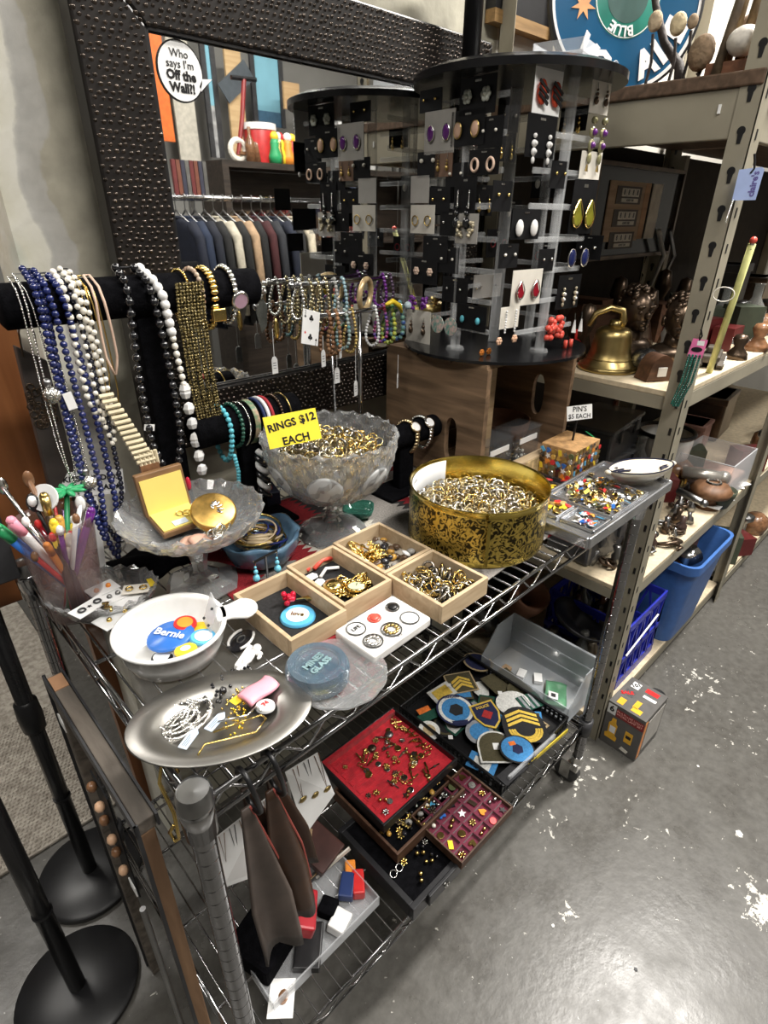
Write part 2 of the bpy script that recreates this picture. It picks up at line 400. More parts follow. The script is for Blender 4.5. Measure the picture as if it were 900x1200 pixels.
# ================================================================== chrome wire cart
RX0, RX1, RY0, RY1, TT, LS = .131, 1.199, .414, 1.012, .944, .25
cart = thing('wire_shelf_cart', 'chrome wire shelving cart on casters holding the jewellery', 'cart', (0, 0, 0))
def post(x, y, z0, z1):
    p = MB()
    prof = [(0, z0), (.0135, z0)]
    z = z0 + .01
    while z < z1 - .06: prof += [(.0135, z), (.0129, z + .0007), (.0129, z + .0015), (.0135, z + .0022)]; z += .0254
    prof += [(.0135, z1 - .055), (.0135, z1)]
    p.lathe(prof, 20)
    o = p.build('post', mat('post_chrome', (.30, .30, .31), .13, 1, .1), cart, (x, y, 0), smooth=True); o.data.set_sharp_from_angle(angle=.6)
    MB().lathe([(.0135, TT - .045), (.0175, TT - .045), (.0195, TT - .005), (.0195, TT + .004), (.0135, TT + .004)], 20).build('collar', CHROME, o, smooth=True)
    MB().lathe([(.0195, TT + .004), (.0195, TT + .02), (.017, TT + .026), (.0165, TT + .0235), (0, TT + .022)], 24).build('cap', STEEL, o, auto=40)
    MB().lathe([(.0135, LS - .045), (.0175, LS - .045), (.0195, LS + .01), (.0135, LS + .01)], 20).build('collar', DARK, o, smooth=True)
    return o
for x in (RX0, RX1):
    for y in (RY0, RY1):
        post(x, y, .11, TT)
        c = MB().cyl((0, 0, .085), (0, 0, .115), .016, n=12).box((0, .012, .075), (.036, .05, .025)).box((.017, .022, .052), (.003, .03, .06)).box((-.017, .022, .052), (.003, .03, .06)).build('caster', SILVER, cart, (x, y, 0))
        MB().lathe([(0, -.012), (.034, -.012), (.040, -.008), (.040, .008), (.034, .012), (0, .012)], 20).xf(None).build('wheel', RUBBER, c, (0, .024, .040), (0, PI / 2, 0), auto=50)
def shelf(z, tag_):
    R = .0034
    for nm, a, b in (('front', (RX0, RY0), (RX1, RY0)), ('back', (RX0, RY1), (RX1, RY1)), ('left', (RX0, RY0), (RX0, RY1)), ('right', (RX1, RY0), (RX1, RY1))):
        A, B = Vector((*a, 0)), Vector((*b, 0)); n = max(8, round((B - A).length / .035) // 2 * 2)
        MB().cyl(A + Vector((0, 0, z)), B + Vector((0, 0, z)), R, n=8).build('rail', CHROME, cart, smooth=True)
        MB().cyl(A + Vector((0, 0, z - .034)), B + Vector((0, 0, z - .034)), R, n=8).build('rail', CHROME, cart, smooth=True)
        pts = []
        for i in range(n + 1):
            p = A.lerp(B, (i + .0) / n); zz = z - .005 if i % 2 else z - .029
            d = (B - A).normalized() * .006
            pts += [p - d + Vector((0, 0, zz)), p + d + Vector((0, 0, zz))]
        MB().tube(pts[1:-1], .0021, 6).build('truss_wire', CHROME, cart, smooth=True)
    w = MB().cyl((0, RY0, 0), (0, RY1, 0), .00165, n=6).mesh('wire', CHROME, True)
    n = int((RX1 - RX0 - .03) / .0262)
    for i in range(n + 1): put('wire', w, cart, (RX0 + .018 + i * (RX1 - RX0 - .036) / n, 0, z + .0035))
    for y in (.545, .71, .88): MB().cyl((RX0, y, z - .002), (RX1, y, z - .002), .0032, n=8).build('cross_bar', CHROME, cart, smooth=True)
shelf(TT, 'top'); shelf(LS, 'low')

# ================================================================== mirror
MY = .988
mir = thing('wall_mirror', 'wide wall mirror in a dark hammered frame behind the cart', 'mirror', (.831, MY + .012, 1.102))
W2, HH, FW = .455, .734, .103
FRM = mat('hammered_bronze', (.009, .007, .006), .36, .2, .3, 40)
def mitre(a, b, c, d):  # frame piece from 4 outline points (x,z)
    m = MB(); vs = [Vector((x, -.018, z)) for x, z in (a, b, c, d)] + [Vector((x, .022, z)) for x, z in (a, b, c, d)]
    m._add(vs, [(0, 1, 2, 3), (7, 6, 5, 4), (0, 4, 5, 1), (1, 5, 6, 2), (2, 6, 7, 3), (3, 7, 4, 0)]); return m
o_ = [(-W2, 0), (W2, 0), (W2, HH), (-W2, HH)]; i_ = [(-W2 + FW, FW), (W2 - FW, FW), (W2 - FW, HH - FW), (-W2 + FW, HH - FW)]
for k in range(4):
    mitre(o_[k], o_[(k + 1) % 4], i_[(k + 1) % 4], i_[k]).build('frame_rail', FRM, mir, bev=.004)
    MB().bar((i_[k][0], -.012, i_[k][1]), (i_[(k + 1) % 4][0], -.012, i_[(k + 1) % 4][1]), .006, .006).build('inner_bead', BLACK, mir)
MB().bb(-W2 + FW - .01, W2 - FW + .01, -.006, .0, FW - .01, HH - FW + .01).build('mirror_glass', mat('mirror_silver', (.88, .89, .88), .015, 1, .01), mir)
MB().bb(-W2 + .03, W2 - .03, .022, .074, .03, HH - .03).build('backing_box', BLACK, mir)
dm = MB(); nb = 0
zrow = .006; row = 0
while zrow < HH - .005:
    xx = -W2 + .006 + (row % 2) * .0056
    while xx < W2 - .005:
        jx, jz = xx + rnd(-.0018, .0018), zrow + rnd(-.0018, .0018)
        if not (-W2 + FW + .004 - .006 < jx < W2 - FW + .002 and FW - .002 < jz < HH - FW + .002):
            r = rnd(.0034, .0048)
            vs = [Vector((jx, -.0225, jz + .001))] + [Vector((jx + r * math.cos(a * PI / 3), -.0175, jz + r * .8 * math.sin(a * PI / 3))) for a in range(6)]
            dm._add(vs, [(0, 1 + (a + 1) % 6, 1 + a) for a in range(6)])
        xx += .0112
    zrow += .0090; row += 1
h = dm.build('hammered_bumps', mat('hammered_highs', (.07, .056, .046), .22, .75, .4, 60), mir, smooth=True); h['kind'] = 'stuff'
# round speech-bubble sticker on the glass
st = thing('sticker', 'white speech-bubble sticker on the mirror glass', 'sticker', aty(211, 84, MY + .006) + Vector((0, -.0015, 0)))
pl = [(.037 * math.cos(a * PI / 20), .037 * math.sin(a * PI / 20)) for a in range(40)]
def bubble(k, off): return [(k * math.cos(a * PI / 20), k * 1.05 * math.sin(a * PI / 20)) for a in range(40)]
def tail(k, e=0): return [(k * .80, -k * .40 + e), (k * .98, -k * .12 + e), (k * 1.40 - 2 * e, -k * .10), (k * 1.12, -k * .36), (k * .86, -k * .62 - e)]
RX90 = Matrix.Rotation(PI / 2, 3, 'X')
MB().prism(bubble(.0375, 0), -.0006, 0, RX90).prism(tail(.0375), -.0006, 0, RX90).build('outline', BLACK, st)
MB().prism(bubble(.0355, 0), .0, .0006, RX90).prism(tail(.0362, -.0008), .0, .0006, RX90).build('face', WHITE, st)
for s_, dz, sz, b in (('Who', .0215, .0145, 0), ("says I'm", .0085, .0145, 0), ('Off the', -.0055, .0165, .0007), ('Wall?!', -.021, .0165, .0007)):
    text(s_, sz, BLACK, st, (0, -.0011, dz), (PI / 2, 0, 0), bold=b, ext=.0002)

# ================================================================== beige slotted-steel shelving on the right
BEIGE = mat('beige_steel', (.27, .245, .185), .5, 0, .12, 6, .1, 40)
CHIP = mat('particle_board', (.55, .46, .32), .7, 0, .12, 60, .2, 300)
UX, UY, UX2, UYB, TBZ = 1.395, .452, 2.50, 1.05, 1.7395
BZS = (.075, .570, 1.134)
unit = thing('steel_shelving_unit', 'tall beige slotted-steel shelving unit beside the cart', 'shelving', (0, 0, 0))
pts = [(.0075 * math.cos(math.radians(-50 + 280 * k / 14)), .0075 * math.sin(math.radians(-50 + 280 * k / 14)) + .006) for k in range(15)]
KH = MB().prism(pts + [(-.0032, -.015), (.0032, -.015)], -.0007, .0007, frame_rot((0, -1, 0), (0, 0, 1))).mesh('keyhole_slot', BLACK)
SL = MB().prism([(-.003, -.009), (.003, -.009), (.003, .009), (-.003, .009)], -.0007, .0007, frame_rot((1, 0, 0), (0, 0, 1))).mesh('slot', BLACK)
def upright(x, y, sx, sy, vis):
    o = MB().bb(min(0, sx * .048), max(0, sx * .048), min(0, sy * .002), max(0, sy * .002), 0, 2.5).bb(min(0, sx * .002), max(0, sx * .002), min(0, sy * .042), max(0, sy * .042), 0, 2.5).build('upright', BEIGE, unit, (x, y, 0))
    if vis:
        for k in range(32):
            z = .12 + k * .066
            put('keyhole_slot', KH, o, (-.0003, sy * .021, z)) if z > 1.16 else put('slot', SL, o, (-.0003, sy * .012, z), (0, 0, PI / 2)); put('slot', SL, o, (sx * .022, -.0003, z))
    return o
upright(UX - .006, .437, 1, 1, True); upright(UX2, .437, -1, 1, False); upright(UX, UYB, 1, -1, False); UPB = upright(UX2, UYB, -1, -1, False)
for k in range(14): put('keyhole_slot', KH, UPB, (-.0027, -.02, 1.12 + k * .066)); put('keyhole_slot', KH, UPB, (-.0407, -.0, 1.15 + k * .066))
for z in BZS:
    MB().bb(UX + .003, UX2 - .003, UY + .004, UYB - .004, z - .014, z).build('shelf_board', CHIP, unit, bev=.002)
    for y in (UY + .012, UYB - .012): MB().bb(UX, UX2, y - .008, y + .008, max(.004, z - .055), z - .014).build('beam', BEIGE, unit, bev=.002)
    for x in (UX + .008, UX2 - .008): MB().bb(x - .006, x + .006, UY + .02, UYB - .02, z - .045, z - .014).build('end_beam', BEIGE, unit)
MB().bb(UX - .01, UX2 + .02, UY - .012, UYB, TBZ - .0255, TBZ - .0005).build('shelf_board', wood('dark_board', (.05, .028, .015), (.13, .08, .05), 5), unit, bev=.003)
MB().bb(UX - .004, UX + .012, UY + .004, UYB, 1.632, TBZ - .0255).build('end_beam', BEIGE, unit, bev=.002)
MB().bb(UX, UX2, UY, UY + .016, 1.632, TBZ - .0255).build('beam', BEIGE, unit, bev=.002)
MB().bb(UX - .0065, UX - .004, .505, .510, 1.675, 1.69).build('paint_chip', WHITE, unit)
# lower front boards and dark back sheet standing in for the shade inside the shelving
MB().bb(UX + .01, UX2 + 1.6, UYB + .004, UYB + .015, .1, 1.7).build('back_panel', mat('shelf_shade_dark', (.03, .024, .019), .85), unit)
unit2 = thing('steel_shelving_unit', 'second beige shelving unit at the right edge of the picture', 'shelving', (0, 0, 0))
for z in BZS:
    MB().bb(UX2 + .06, 4.0, UY + .004, UYB - .004, z - .014, z).build('shelf_board', CHIP, unit2)
    MB().bb(UX2 + .055, 4.0, UY, UY + .016, max(.004, z - .055), z - .014).build('beam', BEIGE, unit2)
MB().bb(UX2 + .03, 4.03, UY - .012, UYB, TBZ - .0255, TBZ - .0005).build('shelf_board', MATS['dark_board'], unit2)  # top board added to keep ceiling light out of the second unit
for x in (UX2 + .055, 4.0):
    for y in (UY, UYB - .04): MB().bb(x, x + .035, y, y + .04, 0, 1.70).build('upright', BEIGE, unit2)

# ================================================================== crate and earring tower
CWOOD = wood('crate_wood', (.10, .062, .035), (.32, .205, .12), 4, (10, 1.2, 10), .7, .4)
CX0, CX1, CY0, CY1, CZ0, CZ1 = .945, 1.305, .672, .962, .956, 1.222
crate = thing('wooden_crate', 'old brown wooden crate on its side under the earring tower', 'crate', (CX0, CY0, CZ0))
def holed(w, h, hw, hh, hx, hz, th, n=32):
    """upright panel in the yz plane with an oval hand hole"""
    m = MB(); ou = []; inn = []
    for i in range(n):
        a = 2 * PI * i / n; c, s = math.cos(a), math.sin(a)
        ex = (abs(c) ** .6) * (1 if c >= 0 else -1); es = (abs(s) ** .6) * (1 if s >= 0 else -1)
        inn.append((hx + hw * c, hz + hh * es))
        tx = ((w - hx) if c > 0 else hx) / max(abs(c), 1e-6); tz = ((h - hz) if s > 0 else hz) / max(abs(s), 1e-6); t = min(tx, tz)
        ou.append((hx + t * c, hz + t * s))
    for cx_, cz_ in ((0, 0), (w, 0), (w, h), (0, h)):  # snap nearest outline sample to each corner
        k = min(range(n), key=lambda q: (ou[q][0] - cx_) ** 2 + (ou[q][1] - cz_) ** 2); ou[k] = (cx_, cz_)
    vs = []
    for x in (0, th):
        vs += [Vector((x, y, z)) for y, z in ou] + [Vector((x, y, z)) for y, z in inn]
    fs = []
    for i in range(n):
        j = (i + 1) % n
        fs += [(i, n + i, n + j, j), (2 * n + i, 2 * n + j, 3 * n + j, 3 * n + i), (i, j, 2 * n + j, 2 * n + i), (n + i, 3 * n + i, 3 * n + j, n + j)]
    return m._add(vs, fs)
CW, CD, CH = CX1 - CX0, CY1 - CY0, CZ1 - CZ0
holed(CD, CH, .017, .052, .085, CH * .36, .014).build('end_panel', CWOOD, crate)
holed(CD, CH, .017, .052, .085, CH * .5, .014).build('end_panel', CWOOD, crate, (CW - .014, 0, 0))
for k in range(3): MB().bb(.0, CW, .003 + k * .096, .093 + k * .096, CH, CH + .009).build('slat', CWOOD, crate)
for k in range(3): MB().bb(.0145, CW - .0145, .003 + k * .096, .093 + k * .096, 0, .009).build('slat', CWOOD, crate)
for k in range(2): MB().bb(.0145, CW - .0145, CD - .009, CD, .012 + k * .125, .125 + k * .125).build('slat', CWOOD, crate)
MB().bb(.05, .075, .03, .055, .01, CH - .002).build('inner_post', wood('pale_post', (.22, .15, .08), (.36, .26, .15), 5), crate)

TX, TY_, TZ0, TZ1 = 1.12, .79, 1.2325, 1.715
tower = thing('earring_tower', 'clear acrylic earring carousel with black round top and base', 'display stand', (TX, TY_, TZ0))
BGLOSS = mat('black_acrylic', (.008, .008, .009), .22, 0, .1)
MB().lathe([(0, 0), (.205, 0), (.205, .006), (0, .006)], 48).build('base_disc', BGLOSS, tower, auto=40)
MB().lathe([(0, TZ1 - TZ0), (.2, TZ1 - TZ0), (.2, TZ1 - TZ0 + .012), (.18, TZ1 - TZ0 + .02), (0, TZ1 - TZ0 + .02)], 48).build('top_disc', BGLOSS, tower, auto=40)
MB().cyl((0, 0, .006), (0, 0, TZ1 - TZ0), .012, n=12).build('centre_tube', ACRYL, tower, smooth=True)
LAD = []
NLEV = 8
for k, ang in enumerate((265, 176, 86, -4)):
    a = math.radians(ang); n = Vector((math.cos(a), math.sin(a), 0)); t = Vector((-math.sin(a), math.cos(a), 0))
    c = n * .128
    LAD.append((Vector((TX, TY_, 0)) + c, n, t))
    MB().bb(-.011, .011, -.003, .003, .006, TZ1 - TZ0).bb(-.003, .003, -.011, -.003, .006, TZ1 - TZ0).build('column', ACRYL, tower, c, (0, 0, a + PI / 2))
    MB().lathe([(0, .006), (.02, .006), (.018, .012), (0, .012)], 16).build('foot', ACRYL, tower, c)
    for j in range(NLEV):
        z = .055 + j * .0565
        ex = .095
        MB().bb(-ex, ex, -.008, -.0035, z - .005, z + .005).build('arm', ACRYL, tower, c, (0, 0, a + PI / 2), bev=.002)
# ================================================================== on the cart's top shelf
TZ = TT + .0052
def mpp(p): return -(CR.transposed() @ (Vector(p) - Vector(CAM))).z / FPX
def sheetmat_runner():
    m = mat('woven_wool', (.3, .28, .26), .95, 0, .2, 200, .6, 500); nt = m.node_tree; b = nt.nodes['Principled BSDF']; L = nt.links
    tc = nt.nodes.new('ShaderNodeTexCoord'); sp = nt.nodes.new('ShaderNodeSeparateXYZ'); L.new(tc.outputs['Object'], sp.inputs[0])
    def math_(op, a, c):
        x = nt.nodes.new('ShaderNodeMath'); x.operation = op
        for i, v in enumerate((a, c)):
            if v is None: continue
            if isinstance(v, (int, float)): x.inputs[i].default_value = v
            else: L.new(v, x.inputs[i])
        return x.outputs[0]
    pp = math_('PINGPONG', sp.outputs['Y'], .008)
    xz = math_('ADD', sp.outputs['X'], math_('MULTIPLY', pp, 2.2))
    r = nt.nodes.new('ShaderNodeValToRGB'); r.color_ramp.interpolation = 'CONSTANT'; L.new(xz, r.inputs['Fac'])
    R_, K_, W_, G_ = (.26, .012, .018), (.022, .02, .02), (.58, .55, .48), (.27, .25, .23)
    cols = [(0, R_), (.42, G_), (.485, R_), (.535, W_), (.553, K_), (.585, R_), (.63, K_), (.66, W_), (.69, G_), (.78, K_), (.80, R_), (.83, W_), (.86, G_), (.90, R_), (.925, G_)]
    r.color_ramp.elements[0].position = 0; r.color_ramp.elements[0].color = (*R_, 1); r.color_ramp.elements[1].position = .925; r.color_ramp.elements[1].color = (*G_, 1)
    for p, c in cols[1:-1]: e = r.color_ramp.elements.new(p); e.color = (*c, 1)
    n = nt.nodes.new('ShaderNodeTexNoise'); n.inputs['Scale'].default_value = 300; L.new(tc.outputs['Object'], n.inputs['Vector'])
    x = nt.nodes.new('ShaderNodeMix'); x.data_type = 'RGBA'; x.blend_type = 'OVERLAY'; x.inputs['Factor'].default_value = .6; L.new(r.outputs[0], x.inputs[6]); L.new(n.outputs['Fac'], x.inputs[7])
    L.new(x.outputs[2], b.inputs['Base Color']); return m
run = MB().sheet(lambda u, v: (.345 + u * .605, .452 + v * .485 + .004 * math.sin(u * 9), TZ + .0022 + .0006 * math.sin(u * 40) * math.sin(v * 23)), 60, 40, .003).build('woven_runner', sheetmat_runner(), smooth=True)
tag(run, 'red grey and white woven wool runner on the top wire shelf', 'textile')
# fringe along the right end
fr = MB()
for k in range(60):
    y = .455 + k * .008; fr.tube([(.95, y, TZ + .003), (.963, y + rnd(-.003, .003), TZ + .003), (.975, y + rnd(-.005, .005), TZ + .0015)], .0014, 4)
f_ = fr.build('fringe', mat('fringe_wool', (.55, .52, .45), .9), run); f_['kind'] = 'stuff'
cl = MB().sheet(lambda u, v: (.152 + u * .21, .45 + v * .53, TZ + .0012 + .0007 * math.sin(u * 20 + v * 13)), 20, 30, .0008).build('plastic_sheet', thin_clear('dusty_vinyl', (.30, .29, .27), .07, .25, .08), smooth=True)
tag(cl, 'crumpled clear plastic sheet over the wires at the cart left end', 'plastic sheet')
SURF = TZ + .0042

# ---------- small jewellery meshes, shared
def m_ring(stone=True):
    m = MB().torus((0, 0, 0), .0092, .0013, n=14, k=5)
    if stone: m.sph((.0105, 0, 0), (.003, .0045, .0045), 6, 4)
    return m
def two(mb, name, m1, **k): return mb.mesh(name, m1, True)
RINGS = [m_ring(True).mesh('ring', GOLD, True), m_ring(False).mesh('ring', DGOLD, True), m_ring(True).mesh('ring', SILVER, True), m_ring(False).mesh('ring', GOLD, True), m_ring(True).mesh('ring', mat('pale_gold', (.72, .62, .38), .25, 1), True),
         MB().torus((0, 0, 0), .0088, .002, n=14, k=5).mesh('ring', mat('tarnished', (.30, .28, .25), .3, 1, .3), True), m_ring(True).mesh('ring', SILVER, True)]
GEMS = [MB().sph((0, 0, 0), (.004, .004, .003), 6, 4).mesh('gem', m_, True) for m_ in (WBEAD, TURQ, DRED, NAVY, AMBER)]
def pin_disc(r=.008): return MB().lathe([(0, 0), (r, 0), (r, .0012), (r * .9, .0018), (0, .0018)], 14)
def star(r, n=5, k=.45): return [((r if i % 2 == 0 else r * k) * math.cos(i * PI / n + PI / 2), (r if i % 2 == 0 else r * k) * math.sin(i * PI / n + PI / 2)) for i in range(2 * n)]
HEART = [(0, -.0085), (.0075, 0), (.0068, .0055), (.0035, .0065), (0, .0035), (-.0035, .0065), (-.0068, .0055), (-.0075, 0)]
FLAG = [(-.008, -.005), (.008, -.003), (.008, .006), (-.008, .004)]
LEAFP = [(0, -.01), (.0035, -.004), (.0045, .002), (0, .01), (-.0045, .002), (-.0035, -.004)]
PMATS = [RED, BLUE, YELLOW, mat('olive_enamel', (.12, .14, .06), .4), WHITE, GOLD, SILVER, ORANGE, LBLUE, DGOLD, STEEL, BLKBEAD, GOLD, DGOLD, BRONZE]
PINS = []
for i, m_ in enumerate(PMATS):
    k = i % 6
    b_ = pin_disc() if k in (0, 3) else MB().prism((star(.009), HEART, FLAG, LEAFP)[k % 4], 0, .0016)
    PINS.append(b_.mesh('pin', m_))
BROOCH = []
for i, m_ in enumerate((GOLD, SILVER, DGOLD, BRONZE, GOLD)):
    b_ = MB()
    for k in range(6): b_.sph((.0052 * math.cos(k * PI / 3), .0052 * math.sin(k * PI / 3), .002), (.0036, .0024, .0016), 6, 4, Matrix.Rotation(k * PI / 3, 3, 'Z'))
    b_.sph((0, 0, .0025), .0024, 6, 4); BROOCH.append(b_.mesh('brooch', m_, True))
BARP = [MB().prism([(-.016, -.002), (.016, -.002), (.016, .002), (-.016, .002)], 0, .002).sph((0, 0, .002), (.005, .004, .003), 6, 4).mesh('bar_pin', m_) for m_ in (GOLD, SILVER, DGOLD)]
STUDP = [MB().sph((-.006, 0, .003), .0045, 7, 5).sph((.006, 0, .003), .0045, 7, 5).mesh('earring_pair', m_, True) for m_ in (GOLD, PEARL, SILVER, BLKBEAD, DGOLD)]
HOOP = [MB().torus((-.008, 0, .002), .007, .0012, n=12, k=5).torus((.008, 0, .002), .007, .0012, n=12, k=5).mesh('hoop_pair', m_, True) for m_ in (GOLD, SILVER)]
CHAIN = []
for m_ in (SILVER, GOLD, STEEL):
    b_ = MB(); p = []
    for k in range(60): a = k * .42; p.append((.018 * math.cos(a) * (1 - k * .008) + .004 * math.sin(k), .013 * math.sin(a * 1.1), .002 + .004 * (k % 3) * .5))
    b_.tube(p, .0016, 5); CHAIN.append(b_.mesh('chain', m_, True))

def scatter(name, label, cat, group, meshes, pts, flat=True, sc=(.9, 1.15), tilt=.25):
    for p in pts:
        o = put(name, RND.choice(meshes), None, p, (rnd(-tilt, tilt), rnd(-tilt, tilt), rnd(0, 2 * PI)) if flat else rrot(), rnd(*sc))
        tag(o, label, cat, group)
def disc_pts(c, r, n, zf):
    out = []
    for i in range(n):
        a = i * 2.39996; q = r * math.sqrt((i + .5) / n); x, y = q * math.cos(a) + rnd(-.004, .004), q * math.sin(a) + rnd(-.004, .004)
        out.append((c[0] + x, c[1] + y, c[2] + zf(q)))
    return out
def rect_pts(x0, x1, y0, y1, n, z, jz=.004):
    return [(rnd(x0, x1), rnd(y0, y1), z + rnd(0, jz)) for _ in range(n)]

# ---------- gold tin of rings
GT = mat('gilt_tin', (.62, .47, .11), .2, 1, .12, 6)
def tin_pattern():
    m = mat('tin_print', (.50, .37, .08), .28, .85); nt = m.node_tree; b = nt.nodes['Principled BSDF']; L = nt.links
    tc = nt.nodes.new('ShaderNodeTexCoord'); v = nt.nodes.new('ShaderNodeTexVoronoi'); v.feature = 'DISTANCE_TO_EDGE'; v.inputs['Scale'].default_value = 70
    n = nt.nodes.new('ShaderNodeTexNoise'); n.inputs['Scale'].default_value = 60; n.inputs['Distortion'].default_value = 3.5; n.inputs['Detail'].default_value = 2; L.new(tc.outputs['Object'], n.inputs['Vector'])
    L.new(tc.outputs['Object'], v.inputs['Vector'])
    r = nt.nodes.new('ShaderNodeValToRGB'); r.color_ramp.interpolation = 'EASE'; r.color_ramp.elements[0].position = .44; r.color_ramp.elements[0].color = (.035, .027, .012, 1); r.color_ramp.elements[1].position = .54; r.color_ramp.elements[1].color = (.60, .44, .10, 1)
    L.new(n.outputs['Fac'], r.inputs['Fac']); L.new(r.outputs[0], b.inputs['Base Color']); return m
tc_ = Vector((.795, .562, SURF)); TR = .128
tin = thing('round_tin', 'big round gold tin filled with rings', 'tin', tc_)
MB().lathe([(TR, .010), (TR, .097)], 64).build('printed_band', tin_pattern(), tin, smooth=True)
MB().lathe([(TR - .002, 0), (TR + .001, .004), (TR + .0005, .012)], 64).build('bottom_hem', GT, tin, smooth=True)
MB().lathe([(TR, .097), (TR - .0005, .104), (TR + .0012, .106), (TR + .0012, .109), (TR - .0012, .1095), (TR - .003, .106), (TR - .003, .004), (0, .004)], 64).build('tin_wall', GT, tin, auto=50)
MB().box((-TR * .78 - .0, -TR * .78 * .99, .055), (.004, .006, .085), Matrix.Rotation(PI / 4, 3, 'Z')).build('seam', GT, tin)
ins = MB().sheet(lambda u, v: ((TR - .005) * math.cos(math.radians(70 + 118 * u)), (TR - .005) * math.sin(math.radians(70 + 118 * u)), .03 + v * .074), 20, 2, .0012).build('paper_insert', WHITE, tin, smooth=True)
for i, (s_, zz) in enumerate((('BEST CAKE ASSORTED', .09), ('PRODUCTS & CO', .081), ('BEST', .073))):
    for k, ch in enumerate(s_):
        a = math.radians(172 - k * 3.4 + i * 2); rr = TR - .0062
        text(ch, .0075, DARK, ins, (rr * math.cos(a), rr * math.sin(a), zz), frame_rot((math.sin(a), -math.cos(a), 0), (0, 0, 1)), ext=.0001)
heap = MB()
for p in disc_pts((0, 0, 0), TR - .014, 420, lambda q: 0): heap.torus((p[0], p[1], .056 + .012 * (1 - (p[0] ** 2 + p[1] ** 2) / .0144) + rnd(-.005, .006)), .009, .0013, Euler(rrot()).to_matrix(), 9, 4)
heap.lathe([(0, .047), (TR - .006, .047), (TR - .006, .02), (0, .02)], 40)
hp = heap.build('ring_bed', mat('mixed_metal', (.30, .23, .11), .3, 1, .4, 90, col2=(.62, .56, .42)), tin, smooth=True); hp['kind'] = 'stuff'
scatter('finger_ring', 'small metal ring in the heap inside the big gold tin', 'ring', 'rings in the gold tin', RINGS, [tuple(tc_ + Vector(p)) for p in disc_pts((0, 0, .06), TR - .016, 130, lambda q: .016 * (1 - (q / .12) ** 2) + rnd(-.003, .004))], False)

# ---------- crystal compote of rings
bc = Vector((.598, .752, SURF))
comp = thing('crystal_bowl', 'tall scalloped crystal pedestal bowl heaped with rings', 'bowl', bc)
def scal(a, r, z, j):
    k = 1 + .03 * math.cos(a * 16) * (1 if j % 2 else -1) * min(1, r / .09)
    return r * k, z + (.003 * math.cos(a * 26) if 9 <= j <= 11 else 0)
prof = [(.02, .072), (.045, .078), (.072, .092), (.09, .108), (.102, .124), (.110, .142), (.115, .160), (.118, .178), (.1195, .19), (.121, .200), (.120, .204), (.117, .201), (.112, .185), (.106, .16), (.094, .13), (.07, .104), (.02, .088), (0, .087)]
MB().lathe(prof, 78, wob=scal).build('bowl', CUTG, comp)
MB().lathe([(0, .078), (.02, .074), (.012, .062), (.010, .052), (.014, .044), (.012, .038), (.02, .03)], 16).build('stem', CUTG, comp)
MB().lathe([(.02, .03), (.045, .022), (.062, .010), (.066, .003), (.064, 0), (0, .001)], 40, wob=lambda a, r, z, j: (r * (1 + .03 * math.cos(a * 12)), z)).build('foot', CUTG, comp)
FRG = thin_clear('etched_glass', (.72, .73, .73), .62, .45)
for k in range(7):
    a = k * 2 * PI / 7 + .35; rr = .108; n = Vector((math.cos(a), math.sin(a), -.45)).normalized(); t = Vector((-math.sin(a), math.cos(a), 0))
    MB().lathe([(0, 0), (.026, -.003), (.031, -.006), (0, -.008)], 20).build('etched_medallion', FRG, comp, (rr * math.cos(a), rr * math.sin(a), .135), frame_rot(t, n.cross(t)).to_euler(), smooth=True)
hb = MB()
for p in disc_pts((0, 0, 0), .1, 380, lambda q: 0): hb.torus((p[0] * .98, p[1] * .98, .155 + .024 * (1 - (p[0] ** 2 + p[1] ** 2) / .01) + rnd(-.016, .006)), .009, .0013, Euler(rrot()).to_matrix(), 9, 4)
hb.lathe([(0, .15), (.095, .145), (.085, .122), (.06, .106), (0, .10)], 30)
x_ = hb.build('ring_bed', MATS['mixed_metal'], comp, smooth=True); x_['kind'] = 'stuff'
scatter('finger_ring', 'small metal ring heaped in the crystal pedestal bowl', 'ring', 'rings in the crystal bowl', RINGS, [tuple(bc + Vector(p)) for p in disc_pts((0, 0, .166), .098, 90, lambda q: .026 * (1 - (q / .1) ** 2) + rnd(-.004, .004))], False)
# yellow sign
YC = mat('yellow_card', (.88, .72, .04), .55, 0, .04)
SR = frame_rot(Vector((.80, -.30, .06)), Vector((-.05, .45, 1)))
sp_ = aty(343, 502, .745)
sg = thing('price_sign', 'yellow handwritten sign reading RINGS $12 EACH stuck in the crystal bowl', 'sign', sp_, SR.to_euler())
MB().box((0, 0, 0), (.089, .052, .001)).build('card', YC, sg)
text('RINGS', .0172, BLACK, sg, (-.0165, .008, .0008), (0, 0, .1), bold=.0005, ext=.0002); text('$12', .018, BLACK, sg, (.0275, .0125, .0008), (0, 0, .1), bold=.0006, ext=.0002)
text('EACH', .018, BLACK, sg, (.002, -.018, .0008), (0, 0, .02), bold=.0005, ext=.0002)

# ---------- cut-glass cake stand on the left
sc_ = at(238, 684, SURF)
stnd = thing('glass_cake_stand', 'cut-glass pedestal dish holding a gold compact and box', 'dish', sc_)
MB().lathe([(.018, .09), (.05, .094), (.085, .106), (.101, .12), (.108, .135), (.111, .138), (.109, .141), (.10, .128), (.083, .113), (.05, .101), (0, .098)], 60, wob=lambda a, r, z, j: (r * (1 + .022 * math.cos(a * 20) * (1 if j % 2 else -1)), z + (.0035 * math.cos(a * 20) if 4 <= j <= 7 else 0))).build('bowl', CUTG, stnd)
MB().lathe([(.0, .093), (.018, .09), (.021, .078), (.014, .05), (.012, .03), (.02, .022), (.03, .018)], 8).build('stem', CUTG, stnd)
MB().lathe([(.03, .018), (.052, .012), (.06, .004), (.058, 0), (0, .001)], 12, wob=lambda a, r, z, j: (r * (1 + .05 * math.cos(a * 6)), z)).build('foot', CUTG, stnd)
dz = .101
